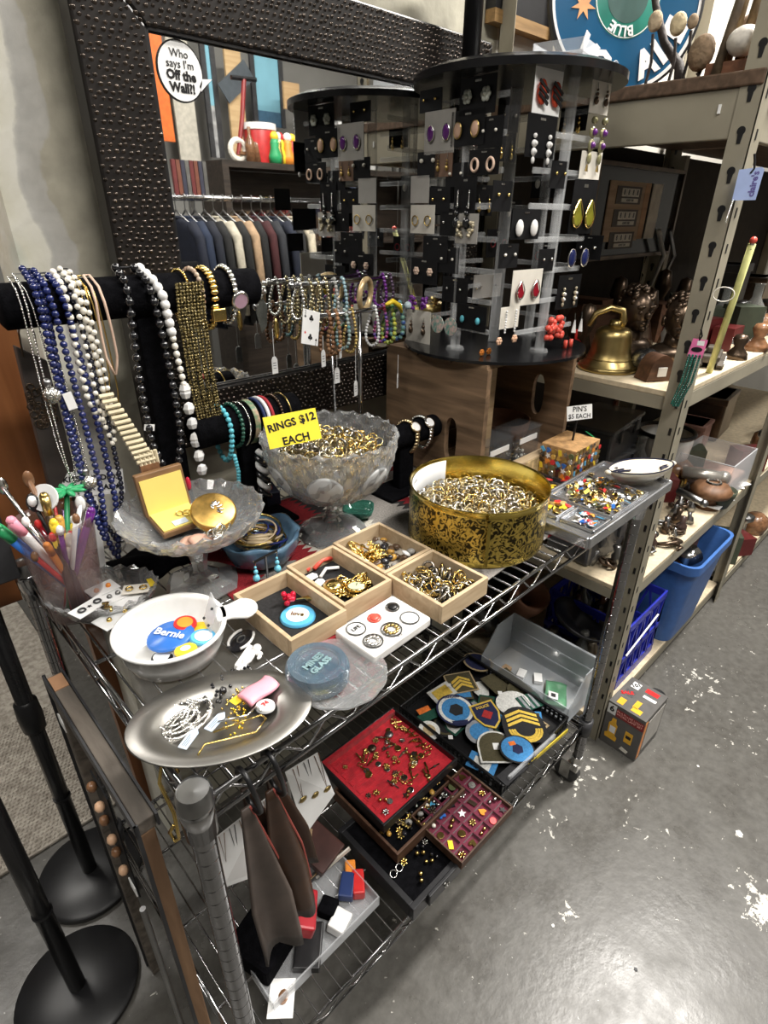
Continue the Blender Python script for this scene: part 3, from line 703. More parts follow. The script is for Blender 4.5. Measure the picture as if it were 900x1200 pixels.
YSAT = mat('yellow_satin', (.82, .66, .18), .5, 0, .05, 8); KRAFTB = mat('brown_leatherette', (.22, .12, .055), .45, 0, .15)
gb = thing('jewel_case', 'open hinged case with yellow satin lining in the cake stand', 'case', sc_ + Vector((-.012, .040, dz + .010)), (.06, -.04, -.08)); gb.scale = (1.1, 1.05, 1.0)
MB().bb(-.032, .032, -.046, .02, 0, .010).build('base_tray', KRAFTB, gb, bev=.002)
MB().bb(-.029, .029, -.043, .017, .010, .0125).build('lining', YSAT, gb)
lidM = Euler((math.radians(-14), 0, 0)).to_matrix()
lo = MB().box((0, .006, .036), (.068, .012, .07), lidM).build('lid', KRAFTB, gb, (0, .022, .004), (math.radians(2), 0, 0), bev=.002)
MB().box((0, -.0012, .034), (.06, .003, .058), lidM).build('lid_lining', YSAT, lo)
for k in range(3): MB().torus((0, 0, .001), .005, .0009, n=12, k=4).build('ring', GOLD, gb, (.005 + k * .006, -.012 - (k % 2) * .009, .0135), (.3, .2, k))
MB().bb(-.012, .008, -.040, -.026, .0128, .0138).build('price_tag', mat('pale_blue_tag', (.6, .68, .78), .5), gb)
gc = thing('powder_compact', 'round gold compact with a silver spray on its lid', 'compact', sc_ + Vector((.028, -.016, dz + .022)), (.42, -.28, .3))
MB().lathe([(0, 0), (.03, 0), (.034, .003), (.034, .007), (.032, .0085)], 40).build('base', GOLD, gc, smooth=True)
ld_ = MB().lathe([(.033, .009), (.035, .010), (.0345, .015), (.031, .0175), (0, .019)], 40).build('lid', mat('brushed_gold', (.60, .38, .11), .42, 1, .2, 80), gc, auto=60)
sprig = MB()
for k in range(7):
    a = -.9 + k * .3; sprig.sph((.004 + .008 * math.cos(a * 2), -.002 + .009 * math.sin(a * 2 + .5), .0195), (.0062, .0022, .001), 6, 4, Matrix.Rotation(a * 1.4, 3, 'Z'))
sprig.build('spray_ornament', SILVER, ld_, smooth=True)
sp2 = thing('card_case', 'silver striped card case beside the compact in the cake stand', 'case', sc_ + Vector((.012, .025, dz + .009)), (.06, .08, -.55))
MB().bb(-.022, .022, -.035, .035, 0, .008).build('case', mat('white_gold_case', (.72, .68, .56), .3, .6), sp2, bev=.002)
for k in range(5): MB().bb(-.019, .019, -.031 + k * .008, -.027 + k * .008, .008, .0088).build('stripe', STEEL if k % 2 else DGOLD, sp2)
MB().bb(-.02, .02, .012, .03, .008, .0086).build('label_panel', WHITE, sp2)
for k in range(2):
    o = MB().sheet(lambda u, v: (-.028 + u * .052, -.01 + v * .022 + .006 * math.sin(u * 5), .004 * math.sin(u * 4 + k)), 8, 3, .002).build('leather_scrap', mat('pink_leather', (.60, .36, .27), .6, 0, .15), None, sc_ + Vector((-.018 + k * .012, -.05 - k * .012, dz + .010 + k * .004)), (.08, 0, .25 - k * .3), smooth=True)
    tag(o, ('upper' if k else 'lower') + ' of two pink leather scraps in the cake stand', 'leather')
tag(put('chain', CHAIN[0], None, sc_ + Vector((.012, -.062, dz + .017)), (.1, 0, .3), (1.3, .9, 1)), 'fine silver chain at the front of the cake stand', 'chain')

# ---------- blue glass bowl with bangles
bb_ = at(307, 655, SURF)
MB_ = MB().lathe([(0, 0), (.04, .002), (.058, .015), (.066, .035), (.069, .048), (.071, .055), (.066, .056), (.060, .045), (.05, .02), (0, .012)], 48, wob=lambda a, r, z, j: (r * (1 + .025 * math.sin(a * 9 + j)), z + (.004 * math.sin(a * 5) if 4 <= j <= 6 else 0)))
bbw = thing('blue_glass_bowl', 'lumpy blue art-glass bowl full of bangles', 'bowl', bb_)
MB_.build('bowl', mat('blue_art_glass', (.03, .07, .13), .12, 0, .5, 14, .4, 40, col2=(.20, .36, .52), coat=.6), bbw, smooth=True)
for i in range(15):
    m_ = [mat('bangle_blue', (.02, .03, .16), .15, 0, .2, coat=.5), GOLD, mat('bangle_cream', (.55, .42, .28), .4), DGOLD][i % 4]
    o = MB().torus((0, 0, 0), .032 + rnd(-.003, .004), rnd(.0014, .0026), n=26, k=6).build('bangle', m_, None, bb_ + Vector((rnd(-.012, .012), rnd(-.012, .012), .032 + i * .0022)), (rnd(-.35, .35), rnd(-.35, .35), 0), smooth=True)
    tag(o, ('gold', 'navy blue', 'dark gold', 'cream')[(i + 1) % 4 if i % 4 in (0,) else (1, 0, 3, 2)[i % 4]] + ' bangle in the heap in the blue glass bowl' if False else ['navy blue', 'gold', 'cream', 'dark gold'][i % 4] + ' bangle heaped in the blue glass bowl', 'bangle', ['navy', 'gold', 'cream', 'dark gold'][i % 4] + ' bangles in the blue bowl')
for k in range(3):
    o = MB().sph((0, 0, 0), (.024, .005, .0035), 10, 6).build('hair_clip', mat('horn', (.52, .40, .24), .35, 0, .3, 40), None, bb_ + Vector((-.022 + .006 * k, -.034 + .007 * k, .058 + .001 * k)), (.15, .1, -.55 + .12 * k), smooth=True)
    tag(o, 'horn-coloured hair clip lying at the front of the blue glass bowl', 'hair clip', 'hair clips in the blue bowl')

# ---------- white casserole with buttons
cc = at(206, 766, TZ + .002); 
CER = mat('white_porcelain', (.82, .82, .80), .12, 0, .02, coat=.5)
cas = thing('white_casserole', 'white porcelain casserole with a flat handle holding badge pins', 'dish', cc)
MB().lathe([(0, 0), (.050, 0), (.061, .006), (.068, .025), (.071, .044), (.075, .047), (.075, .051), (.070, .051), (.066, .043), (.060, .02), (.051, .009), (0, .008)], 56).build('pot', CER, cas, smooth=True)
hd = at(283, 712, cc.z + .05) - cc
MB().prism([(.0, -.016), (.02, -.016)] + [(.036 + .024 * math.cos(math.radians(a)), .024 * math.sin(math.radians(a))) for a in range(-80, 81, 20)] + [(.02, .016), (0, .016)], -.006, .0, None).build('handle', CER, cas, Vector((hd.x, hd.y, 0)).normalized() * .060 + Vector((0, 0, .051)), (0, 0, math.atan2(hd.y, hd.x)), bev=.003)
def badge(u, v, z, r, m1, m2, label, txt=None, tm=None, ts=.01, tilt=(0, 0, 0), r2=.75, sx=1.0, name='badge_pin'):
    p = at(u, v, z); t = thing(name, label, 'badge', p, tilt)
    MB().lathe([(0, 0), (r, 0), (r, .0015), (r * .93, .004), (0, .005)], 28, sx=sx).build('rim', m1, t, auto=50)
    if m2: MB().lathe([(0, .0046), (r * r2 * .9, .0049), (0, .0056)], 24, sx=sx).build('face', m2, t)
    if txt: text(txt, ts, tm, t, (0, 0, .0062), (0, 0, -.9), bold=.0003, ext=.0002)
    return t
cz = cc.z + .019
badge(188, 757, cz + .002, .011, YELLOW, WHITE, 'yellow badge peeping out left of the big blue badge')
badge(195, 762, cz + .001, .015, WHITE, RED, 'white and red badge under the big blue badge', r2=.4)
badge(190, 772, cz, .014, BLACK, WHITE, 'white badge with black rim at the front left of the casserole', r2=.85)
badge(200, 746, cz + .013, .029, BLUE, None, 'large blue oval badge with white lettering in the casserole', 'Bernie', WHITE, .017, (.05, -.05, -.1), sx=1.1)
badge(217, 732, cz + .015, .016, RED, ORANGE, 'round red badge with an orange centre in the casserole', tilt=(.1, .05, 0))
badge(238, 748, cz + .010, .016, LBLUE, WHITE, 'blue and white oval badge leaning by the red badge', tilt=(.15, .2, 0), sx=1.15)
badge(234, 737, cz + .006, .012, YELLOW, None, 'plain yellow badge at the back of the casserole')
badge(218, 763, cz + .012, .015, YELLOW, WHITE, 'yellow ringed badge with a white centre at the front', tilt=(-.15, .05, 0), r2=.5)
badge(226, 768, cz + .003, .010, RED, None, 'small red badge half hidden at the front of the casserole')
bx = thing('metal_card', 'clear square card with two screws leaning inside the casserole', 'card', at(249, 732, cz + .012) , (0, 0, -.25))
MB().box((0, 0, .02), (.002, .036, .046), Matrix.Rotation(.35, 3, 'Y')).build('plate', CLEARP, bx)
for yy, zz in ((-.01, .034), (.01, .008), (-.012, .01)): MB().sph((-.004 + .36 * (zz - .02), yy, zz), .0022, 6, 4).build('screw', DARK, bx)

# ---------- black brooch and white cherub on the cloth
bro = thing('oval_brooch', 'black oval brooch with white scroll edge beside the casserole', 'brooch', at(283, 752, SURF), (0, 0, .5))
MB().lathe([(0, 0), (.021, 0), (.021, .003), (0, .005)], 28, sx=1.15, sy=.75).build('plate', BLKBEAD, bro, auto=40)
for s_ in (1, -1): MB().tube([(.022 * math.cos(a * PI / 10) * 1.05, s_ * .0145 * math.sin(a * PI / 10) + s_ * .001, .005) for a in range(2, 9)], .0022, 6).build('scroll', WBEAD, bro, smooth=True)
MB().torus((0, 0, .005), .008, .0012, n=16, k=4, sq=.6).build('ring_motif', STEEL, bro)
che = thing('cherub_figurine', 'small white reclining cherub figurine on the red cloth', 'figurine', at(292, 775, SURF), (0, 0, .55))
MB().sph((0, 0, .007), (.017, .007, .006), 10, 6).sph((-.017, -.001, .006), (.009, .004, .004), 8, 5).sph((-.020, .004, .005), (.010, .0035, .003), 8, 5).sph((.012, -.008, .006), (.004, .008, .004), 8, 5).sph((.008, -.012, .004), (.006, .003, .003), 8, 5).build('body', WBEAD, che, smooth=True)
MB().sph((.018, -.004, .009), (.0065, .0065, .006), 10, 6).build('head', WBEAD, che, smooth=True)
MB().box((0, .008, .006), (.044, .007, .009), Matrix.Rotation(.3, 3, 'X')).build('scroll', WBEAD, che, bev=.002)

# ---------- wooden trays
PALE = wood('pale_pine', (.46, .33, .20), (.62, .48, .31), 5, (2, 14, 14), .6, .1)
FELT = mat('black_felt', (.014, .014, .015), .95, 0, .3, 200)
LINEN = mat('pale_lining', (.40, .36, .30), .9)
def wtray(name, label, x0, y0, w, d, h, floor_m, rot=0):
    t = thing(name, label, 'tray', (x0 + w / 2, y0 + d / 2, SURF), rot)
    k = .0065
    for a, b, c, e in ((-w / 2, w / 2, -d / 2, -d / 2 + k), (-w / 2, w / 2, d / 2 - k, d / 2), (-w / 2, -w / 2 + k, -d / 2 + k, d / 2 - k), (w / 2 - k, w / 2, -d / 2 + k, d / 2 - k)):
        MB().bb(a, b, c, e, 0, h).build('side', PALE, t, bev=.001)
    MB().bb(-w / 2 + k, w / 2 - k, -d / 2 + k, d / 2 - k, 0.001, .005).build('floor_board', floor_m, t)
    return t
wtray('wooden_tray', 'small pine tray with black lining holding turquoise drops', .330, .516, .100, .148, .033, FELT)
wtray('wooden_tray', 'small pine tray holding a gold watch face and red chain', .434, .526, .099, .147, .033, FELT)
wtray('wooden_tray', 'pine tray furthest back holding gold pieces and dark pebbles', .5365, .546, .113, .132, .033, LINEN)
wtray('wooden_tray', 'pine tray with black lining crowded with gold rings', .5365, .424, .113, .120, .033, FELT)
t4 = (.543, .643, .431, .537)
scatter('finger_ring', 'gold or silver ring in the crowded black lined pine tray', 'ring', 'rings in the pine tray', RINGS[1:3] + RINGS, rect_pts(.552, .636, .440, .530, 75, SURF + .010, .012), False)
zt = SURF + .0055
# tray 1 contents
es = thing('earring_stand', 'little black T stand with two turquoise drop earrings', 'display stand', at(315, 690, zt))
MB().lathe([(0, 0), (.012, 0), (.01, .003), (.002, .005), (.0018, .062), (0, .062)], 12).build('post', BLACK, es, smooth=True)
MB().bar((-.022, 0, .06), (.022, 0, .064), .003, .003).build('arm', BLACK, es)
for s_ in (-.02, .02):
    e_ = MB().sph((s_, 0, .030), (.006, .006, .007), 8, 6).sph((s_, 0, .042), .004, 8, 5).sph((s_, 0, .050), .0025, 6, 4).build('drop', mat('sky_turquoise', (.16, .50, .66), .25), es, smooth=True)
    MB().tube([(s_, 0, .051), (s_ + .002, 0, .06), (s_ - .003, 0, .063)], .0007, 4).build('ear_wire', SILVER, e_)
bs = thing('berry_spray', 'sprig of glossy red beads in the black lined tray', 'brooch', at(342, 705, zt + .006))
bmsh = MB().sph((0, 0, 0), .0046, 8, 6).mesh('berry', mat('berry_red', (.60, .01, .04), .15, coat=.5), True)
for k in range(13): put('berry', bmsh, bs, (rnd(-.011, .011), rnd(-.012, .012), rnd(0, .014)))
for k in range(4): MB().tube([(.006, -.004, .004), (.014 + .003 * k, -.012, .006), (.024 + .002 * k, -.018 - .003 * k, .001)], .0008, 4).build('stem', DGOLD, bs)
badge(349, 723, zt, .027, LBLUE, WHITE, 'big sky blue badge with white centre in the pine tray', 'love', DGOLD, .012, r2=.72)
# tray 2 contents
o = MB().tube([(-.03, .02, .003), (-.01, .032, .006), (.012, .028, .004), (.02, .018, .006), (.004, .022, .008), (-.018, .016, .003)], .004, 8).build('beaded_chain', CORAL, None, at(385, 668, zt + .002), smooth=True); tag(o, 'coral red beaded chain at the back of the pine tray', 'chain')
o = MB().tube([(-.02, .012, .003), (0, .022, .006), (.02, .012, .004)], .003, 8).build('beaded_chain', WBEAD, None, at(392, 676, zt + .002), smooth=True); tag(o, 'short white beaded chain beside the coral one', 'chain')
for k, (u, v) in enumerate(((362, 678), (372, 685))):
    o = MB().prism([(-.018, -.007), (.014, -.007), (.018, 0), (.014, .007), (-.018, .007)], 0, .0012).build('price_tag', WHITE, None, at(u, v, zt + .008 - k * .003), (.1, .05, .1 + k * .3)); tag(o, ('nearer' if k else 'further') + ' white paper tag in the watch tray', 'tag')
wt = thing('pocket_watch', 'gold pocket watch with pale green dial in the pine tray', 'watch', at(418, 690, zt + .012), (-.1, .1, .4))
MB().lathe([(0, 0), (.014, 0), (.0165, .003), (.0155, .006), (.0135, .0065)], 28).build('case', GOLD, wt, smooth=True)
MB().lathe([(0, .0055), (.0138, .0055), (0, .0058)], 24).build('dial', mat('pale_dial', (.62, .66, .42), .35), wt)
MB().bar((0, 0, .0062), (.008, .003, .0062), .001, .0005).build('hand', BLACK, wt)
o = MB().lathe([(0, 0), (.015, .001), (.017, .004), (.008, .009), (0, .010)], 20).build('locket', GOLD, None, at(391, 688, zt + .012), (.1, -.1, 0), smooth=True); tag(o, 'domed oval gold locket left of the watch dial', 'locket')
scatter('brooch', 'gold trinket lying under the watch in the pine tray', 'brooch', 'gold trinkets in the watch tray', BROOCH[:3] + CHAIN[1:2], rect_pts(.46, .523, .535, .60, 16, zt + .001, .010), True, tilt=.6)
# tray 3 contents
scatter('gold_charm', 'gold bar charm piled in the furthest pine tray', 'charm', 'gold charms in the back tray', [GOLD and BARP[0], BROOCH[0], CHAIN[1]], [(rnd(.553, .600), rnd(.605, .655), zt + rnd(0, .014)) for _ in range(22)], True, tilt=.7)
PEB = [MB().sph((0, 0, .004), (.008, .006, .005), 7, 5).mesh('pebble', m_, True) for m_ in (mat('brown_stone', (.10, .06, .035), .2, coat=.4), mat('black_stone', (.02, .02, .025), .15, coat=.4), AMBER, mat('grey_stone', (.3, .29, .27), .3))]
scatter('bead_stone', 'dark polished stone in the furthest pine tray', 'stone', 'stones in the back tray', PEB, rect_pts(.555, .638, .556, .603, 26, zt, .008) + rect_pts(.61, .638, .61, .665, 12, zt, .008), True)
o = MB().sph((0, 0, .004), (.005, .009, .003), 8, 5).build('white_charm', WBEAD, None, (.618, .578, zt + .013), (.4, 0, .4), smooth=True); tag(o, 'white oval charm on the dark stones', 'charm')

# ---------- white display box of six pieces
tl = thing('ring_display_box', 'flat white display box with six round wells', 'display box', (.462, .471, SURF), .03)
MB().bb(-.06, .06, -.040, .040, 0, .016).build('body', mat('white_foam', (.82, .80, .77), .5), tl, bev=.003)
k = 0
for yy in (.018, -.018):
    for xx in (-.038, -.002, .036):
        r = (.014, .0095, .010, .014, .015, .014)[k]; m_ = [WHITE, CORAL, BLACK, SILVER, DGOLD, WHITE][k]
        t = thing('round_charm', ['white charm lettered LIFE in the flat white box', 'coral red cabochon in the flat white box', 'black apple-shaped charm in the flat white box', 'silver flower brooch in the flat white box', 'old gold wreath brooch in the flat white box', 'silver ringed cameo in the flat white box'][k], 'charm', (.462 + xx, .471 + yy, SURF + .0162), .03)
        MB().torus((0, 0, .0012), r, .0012, n=24, k=5).build('bezel', STEEL if k != 1 else CORAL, t)
        if k in (0, 5): MB().lathe([(0, .001), (r, .001), (0, .0018)], 20).build('face', m_, t)
        elif k == 3 or k == 4:
            q = MB()
            for j in range(10): q.sph((r * .6 * math.cos(j * .628), r * .6 * math.sin(j * .628), .002), (.004, .003, .002), 6, 4)
            q.build('petals', m_, t, smooth=True)
        else: MB().sph((0, 0, .002), (r * .8, r * .8, .003), 12, 6).build('stone', m_, t, smooth=True)
        if k == 0: text('LIFE', .009, BLACK, t, (0, 0, .0022), (0, 0, 0), bold=.0003, ext=.0001)
        k += 1
text('92A', .006, DARK, tl, (-.002, -.035, .0162), (0, 0, 0), ext=.0001)

# ---------- blue glass paperweight on a clear plate
pp = at(381, 800, TZ + .002)
pla = thing('glass_plate', 'clear round glass plate with a beaded edge near the cart front', 'plate', pp + Vector((.018, -.005, 0)))
MB().lathe([(0, .004), (.04, .003), (.062, .008), (.066, .010), (.065, .012), (.04, .006), (0, .007)], 48, wob=lambda a, r, z, j: (r * (1 + .012 * math.cos(a * 36)) if j in (3, 4) else r, z)).build('plate', CUTG, pla)
pw = thing('glass_paperweight', 'thick pale blue embossed glass puck on the clear plate', 'paperweight', at(373, 797, TZ + .01))
BG = cut_glass('pale_blue_glass', (.30, .55, .78), .62)
MB().lathe([(0, 0), (.036, 0), (.041, .006), (.0405, .013), (.042, .017), (.041, .026), (.038, .031), (.031, .031), (.029, .028), (0, .028)], 40).build('body', BG, pw, auto=50)
text('MINES\nGLASS', .0125, mat('embossed_glass', (.20, .30, .32), .12, 0, .2, coat=.5), pw, (0, 0, .0285), (0, 0, .2), ext=.0012, bold=.0006)
MB().torus((0, 0, .029), .029, .0012, n=32, k=5).build('ring_relief', BG, pw)

# ---------- pewter platter and its jewellery
pc = at(262, 850, TZ + .001)
PEW = mat('pewter', (.30, .29, .27), .38, 1, .12, 9)
plt = thing('pewter_platter', 'oval dull pewter platter at the cart near corner', 'platter', pc, math.radians(-28))
MB().lathe([(0, .003), (.055, .003), (.066, .006), (.072, .013), (.107, .017), (.1085, .0185), (.107, .020), (.071, .0165), (.063, .009), (.053, .006), (0, .006)], 64, sx=1.0, sy=.66).build('dish', PEW, plt, smooth=True)
pz = pc.z + .0095
for i, (u, v, m_, s) in enumerate(((205, 842, SILVER, 1.15), (215, 850, SILVER, .9), (232, 838, SILVER, .9))):
    p = []; 
    for k in range(120): a = k * .37; q = .020 * s * (1 - .25 * math.sin(k * .11)); p.append((q * math.cos(a) * 1.1, q * .62 * math.sin(a), .003 + .003 * math.sin(k * .5) + k * .00006))
    mb = MB()
    p = [((.021 + .004 * math.sin(k * .09)) * s * 1.15 * math.cos(k * .17), (.021 + .004 * math.sin(k * .09)) * s * .7 * math.sin(k * .17), .003 + .0025 * math.sin(k * .23)) for k in range(130)]
    mb.tube(p, .0017, 6); [mb.sph(p[k], (.0030, .0022, .0024), 5, 4, Matrix.Rotation(k * .8, 3, 'Z')) for k in range(0, 130, 2)]
    t = thing('rope_chain', ('heavy silver rope chain coiled at the left of the platter', 'second silver chain coil inside the heavy one', 'thin silver chain right of the coils')[i], 'necklace', at(u, v, pz + i * .001), .3 * i)
    q = mb.build('links', m_, t, smooth=True); q['kind'] = 'stuff'
    MB().torus((-.026 * s, 0, .004), .003, .0008, n=10, k=4).build('clasp', m_, t)
for i, (u, v, m_, s) in enumerate(((250, 820, BLKBEAD, 1), (268, 840, GOLD, 1.1), (275, 850, GOLD, 1))):
    p = [(.022 * s * math.cos(k * .5) + .001 * k, .012 * s * math.sin(k * .61), .003 + .0025 * (k % 3)) for k in range(40)]
    t = thing('bead_strand', ('strand of glossy black beads at the platter back', 'tangled gold chain in the platter middle', 'yellow gold chain near the wire hanger')[i], 'necklace', at(u, v, pz), .4)
    mb = MB(); [mb.sph(x, .0026 if i == 0 else .0018, 5, 4) for x in p]; q = mb.build('links', m_ if i < 2 else mat('bright_gold', (.85, .60, .06), .22, 1), t, smooth=True); q['kind'] = 'stuff'
o = MB().sph((0, 0, .005), .0052, 10, 7).build('black_bead', BLKBEAD, None, at(262, 813, pz + .003), smooth=True); tag(o, 'single round black bead at the platter back rim', 'bead')
o = MB().box((0, 0, 0), (.016, .012, .001)).build('price_tag', YELLOW, None, at(278, 820, pz + .008), (0, .1, .2)); tag(o, 'small bright yellow tag beside the pink purse', 'tag')
for k, (u, v, r) in enumerate(((253, 846, .35), (222, 866, .5))):
    t = thing('price_tag', ('pale blue price tag in the platter middle', 'pale blue price tag at the platter front')[k], 'tag', at(u, v, pz + .009), (0, 0, r))
    MB().prism([(-.014, -.0055), (.010, -.0055), (.016, 0), (.010, .0055), (-.014, .0055)], 0, .0009).build('card', mat('pale_blue_card', (.55, .66, .82), .5), t)
    for j in range(3): MB().bb(-.011, .006 - j * .003, .002 - j * .0022, .0027 - j * .0022, .0009, .0011).build('ink_line', DARK, t)
o = MB().sheet(lambda u, v: (-.022 + u * .044, -.012 + v * .024 + .002 * math.sin(u * 6), .006 + .004 * math.sin(v * PI)), 12, 8, .008).build('pink_purse', mat('pink_vinyl', (.85, .36, .44), .4, 0, .1, 20), None, at(304, 815, pz + .004), (0, 0, .15), smooth=True, bev=0); tag(o, 'small folded bright pink purse on the platter', 'purse')
badge(311, 829, pz + .004, .012, WHITE, None, 'white round badge with a red 74 on the platter', '74', RED, .009, (.1, .1, 1.2))
for k, (pts_, m_) in enumerate((([(232, 885), (240, 872), (300, 858), (312, 842), (306, 838), (285, 845), (250, 858)], GOLD), ([(255, 846), (290, 838), (300, 828), (306, 833)], SILVER))):
    mb = MB().tube([at(u, v, pz + .011) for u, v in pts_], .0013, 6); o = mb.build('wire_hook', m_, None, smooth=True); tag(o, ('gold wire hanger lying across the platter', 'short silver wire in the platter')[k], 'wire')

# ---------- oval cut-glass dish of earring cards
oc = at(127, 716, TZ + .002)
od = thing('oval_glass_dish', 'oval cut-glass dish piled with white earring cards', 'dish', oc, -.62)
MB().lathe([(0, .002), (.045, .002), (.062, .018), (.073, .038), (.076, .043), (.074, .045), (.069, .038), (.058, .02), (.042, .007), (0, .006)], 44, sx=1.05, sy=.8, wob=lambda a, r, z, j: (r * (1 + .03 * math.cos(a * 11) * (1 if j % 2 else -1)), z + (.003 * math.cos(a * 22) if 3 <= j <= 6 else 0))).build('bowl', CUTG, od)
def ecard(u, v, z, w, h, rot, label, em, style, cm=WHITE, yaw=(0, 0)):
    t = thing('earring_card', label, 'earring card', at(u, v, z), (yaw[0], yaw[1], rot))
    MB().box((0, 0, 0), (w, h, .0012)).build('card', cm, t)
    for s_ in (-1, 1):
        if style == 'stud': MB().sph((s_ * w * .22, -.001, .002), .0042, 8, 5).build('earring', em, t, smooth=True)
        elif style == 'ring': MB().torus((s_ * w * .25, -.001, .0025), .0048, .0014, n=14, k=5).build('earring', em, t, smooth=True)
        elif style == 'drop': MB().sph((s_ * w * .22, -h * .1, .003), (.0035, .008, .003), 8, 5).build('earring', em, t, smooth=True)
    return t
oz = oc.z + .03
ecard(137, 722, oz - .002, .058, .036, .25, 'long white card lowest in the oval dish', GOLD, 'stud')
ecard(148, 705, oz + .002, .046, .036, -.4, 'plain white card at the right of the oval dish', SILVER, 'none')
ecard(120, 690, oz + .006, .042, .032, .12, 'white card with a copper flower at the back of the oval dish', ORANGE, 'stud')
ecard(160, 690, oz + .009, .040, .024, -.55, 'tilted card with gold earrings at the dish right rim', GOLD, 'ring', CREAMC)
ecard(133, 698, oz + .004, .030, .034, .1, 'small white card with grey studs behind the star card', STEEL, 'stud')
t = ecard(105, 711, oz + .016, .050, .027, .3, 'white card with two black ring earrings and a star', DARK, 'ring')
MB().prism(star(.004), .0007, .0012).build('star_mark', BLACK, t)
o = MB().tube([(0, 0, 0), (.004, .006, .002), (-.002, .012, .001), (.005, .018, .003), (0, .024, .001)], .0022, 6).build('gold_clasp', GOLD, None, at(130, 716, oz + .019), (0, 0, .1), smooth=True); tag(o, 'gold S-shaped earring between the cards of the oval dish', 'earring')
o = MB().prism([(-.006, -.008), (.006, -.006), (.005, .009), (-.004, .008)], 0, .001).build('price_tag', YELLOW, None, at(177, 683, oz + .014), (.4, .4, .2)); tag(o, 'yellow paper tag at the rim of the oval dish', 'tag')

# ---------- cup of pens and swizzle sticks
pcup = at(93, 716, TZ + .002)
cup = thing('plastic_tumbler', 'clear plastic tumbler crammed with pens and swizzle sticks', 'cup', pcup); cup.scale = (1.12, 1.12, 1.36)
MB().lathe([(0, .002), (.034, .002), (.040, .06), (.047, .118), (.0485, .12), (.046, .12), (.038, .06), (.032, .004), (0, .004)], 40).build('tumbler', thin_clear('red_clear', (.36, .24, .24), .12, .1), cup, smooth=True)
def stick(name, label, cat, a, lean, ln, r, m, group=None, flat=None):
    base = pcup + Vector((-.018 * math.cos(a), -.018 * math.sin(a), .008)); tip = base + Vector((math.cos(a) * lean, math.sin(a) * lean, ln))
    t = thing(name, label, cat, base, (0, 0, 0), group); t.scale = (1.2, 1.2, 1.2); d = tip - base
    if flat: MB().bar((0, 0, 0), d, flat, .0025).build('shaft', m, t)
    else: MB().cyl((0, 0, 0), d, r, n=8).build('shaft', m, t, smooth=True)
    return t, d
specs = [('pen', 'blue pen with green end leaning left in the tumbler', 3.3, .07, .14, .0055, BLUE, GREEN), ('pen', 'white and pink pen leaning left in the tumbler', 3.6, .062, .15, .005, WHITE, PINK),
         ('swizzle_stick', 'silver swizzle stick at the far left of the tumbler', 2.6, .055, .175, .0025, SILVER, SILVER), ('swizzle_stick', 'brown oval-topped swizzle stick in the tumbler', 2.2, .03, .178, .003, BROWNB, BROWNB),
         ('pen', 'yellow pen at the tumbler front', 4.6, .03, .13, .005, YELLOW, YELLOW), ('pen', 'second yellow pen beside a bronze one', 5.0, .03, .132, .005, YELLOW, AMBER), ('pen', 'bronze pen in the tumbler middle', 1.2, .01, .16, .005, BRONZE, DGOLD),
         ('swizzle_stick', 'red swizzle stick in the tumbler', .9, .03, .15, .003, RED, RED), ('swizzle_stick', 'green palm-topped swizzle stick in the tumbler', .5, .045, .15, .003, GREEN, GREEN), ('swizzle_stick', 'white swizzle stick at the tumbler right', .1, .05, .135, .003, WHITE, WHITE),
         ('pen', 'silver pen leaning right in the tumbler', 6.0, .055, .13, .004, SILVER, STEEL), ('pen', 'purple pen leaning right in the tumbler', 5.7, .06, .135, .0045, PURPLE, PURPLE), ('swizzle_stick', 'pale wooden stirrer lying across the tumbler front', 5.4, .03, .10, .0035, CREAMC, CREAMC), ('pen', 'black pen at the tumbler back', 1.8, .02, .15, .005, BLACK, SILVER), ('pen', 'orange pen low in the tumbler', 4.1, .045, .11, .004, ORANGE, ORANGE)]
for i, (nm, lb, a, le, ln, r, m1, m2) in enumerate(specs):
    t, d = stick(nm, lb, nm.replace('_', ' '), a, le, ln, r, m1)
    if nm == 'pen': MB().cyl(d * .86, d * 1.0, r * 1.1, n=8).sph(d, r * 1.1, 8, 5).build('cap', m2, t, smooth=True)
    elif 'palm' in lb:
        q = MB()
        for k in range(8): q.sph(d + Vector((.012 * math.cos(k * .8), .012 * math.sin(k * .8), .002)), (.012, .004, .003), 6, 4, Matrix.Rotation(k * .8, 3, 'Z'))
        q.build('topper', m2, t, smooth=True)
    else: MB().sph(d, (.006, .003, .011), 8, 6).build('topper', m2, t, smooth=True)
t, d = stick('swizzle_stick', 'swizzle stick topped by a white round disc', 'swizzle stick', 1.5, .018, .155, .003, BLACK)
MB().lathe([(0, 0), (.016, 0), (.016, .003), (0, .003)], 24).build('topper', WHITE, t, d, frame_rot((.7, -.7, 0), (.3, .3, .9)).to_euler())
t, d = stick('swizzle_stick', 'black and white penguin-topped swizzle stick', 'swizzle stick', 2.4, .03, .15, .003, BLACK)
MB().sph(d, (.008, .008, .012), 8, 6).build('topper', BLACK, t, smooth=True); MB().sph(d + Vector((-.002, -.005, .004)), (.005, .005, .007), 8, 6).build('belly', WHITE, t, smooth=True)
for k in range(14):
    t, d = stick('swizzle_stick', 'coloured plastic stick packed deep inside the tumbler', 'swizzle stick', k * .47, .03 + .012 * (k % 3), .10 + .012 * (k % 4), .003, (RED, YELLOW, PURPLE, WHITE, AMBER, BLUE, DRED, SILVER)[k % 8], 'sticks deep in the tumbler')
    MB().sph(d, (.0045, .0045, .007), 6, 4).build('topper', (RED, WHITE, BROWNB)[k % 3], t, smooth=True)
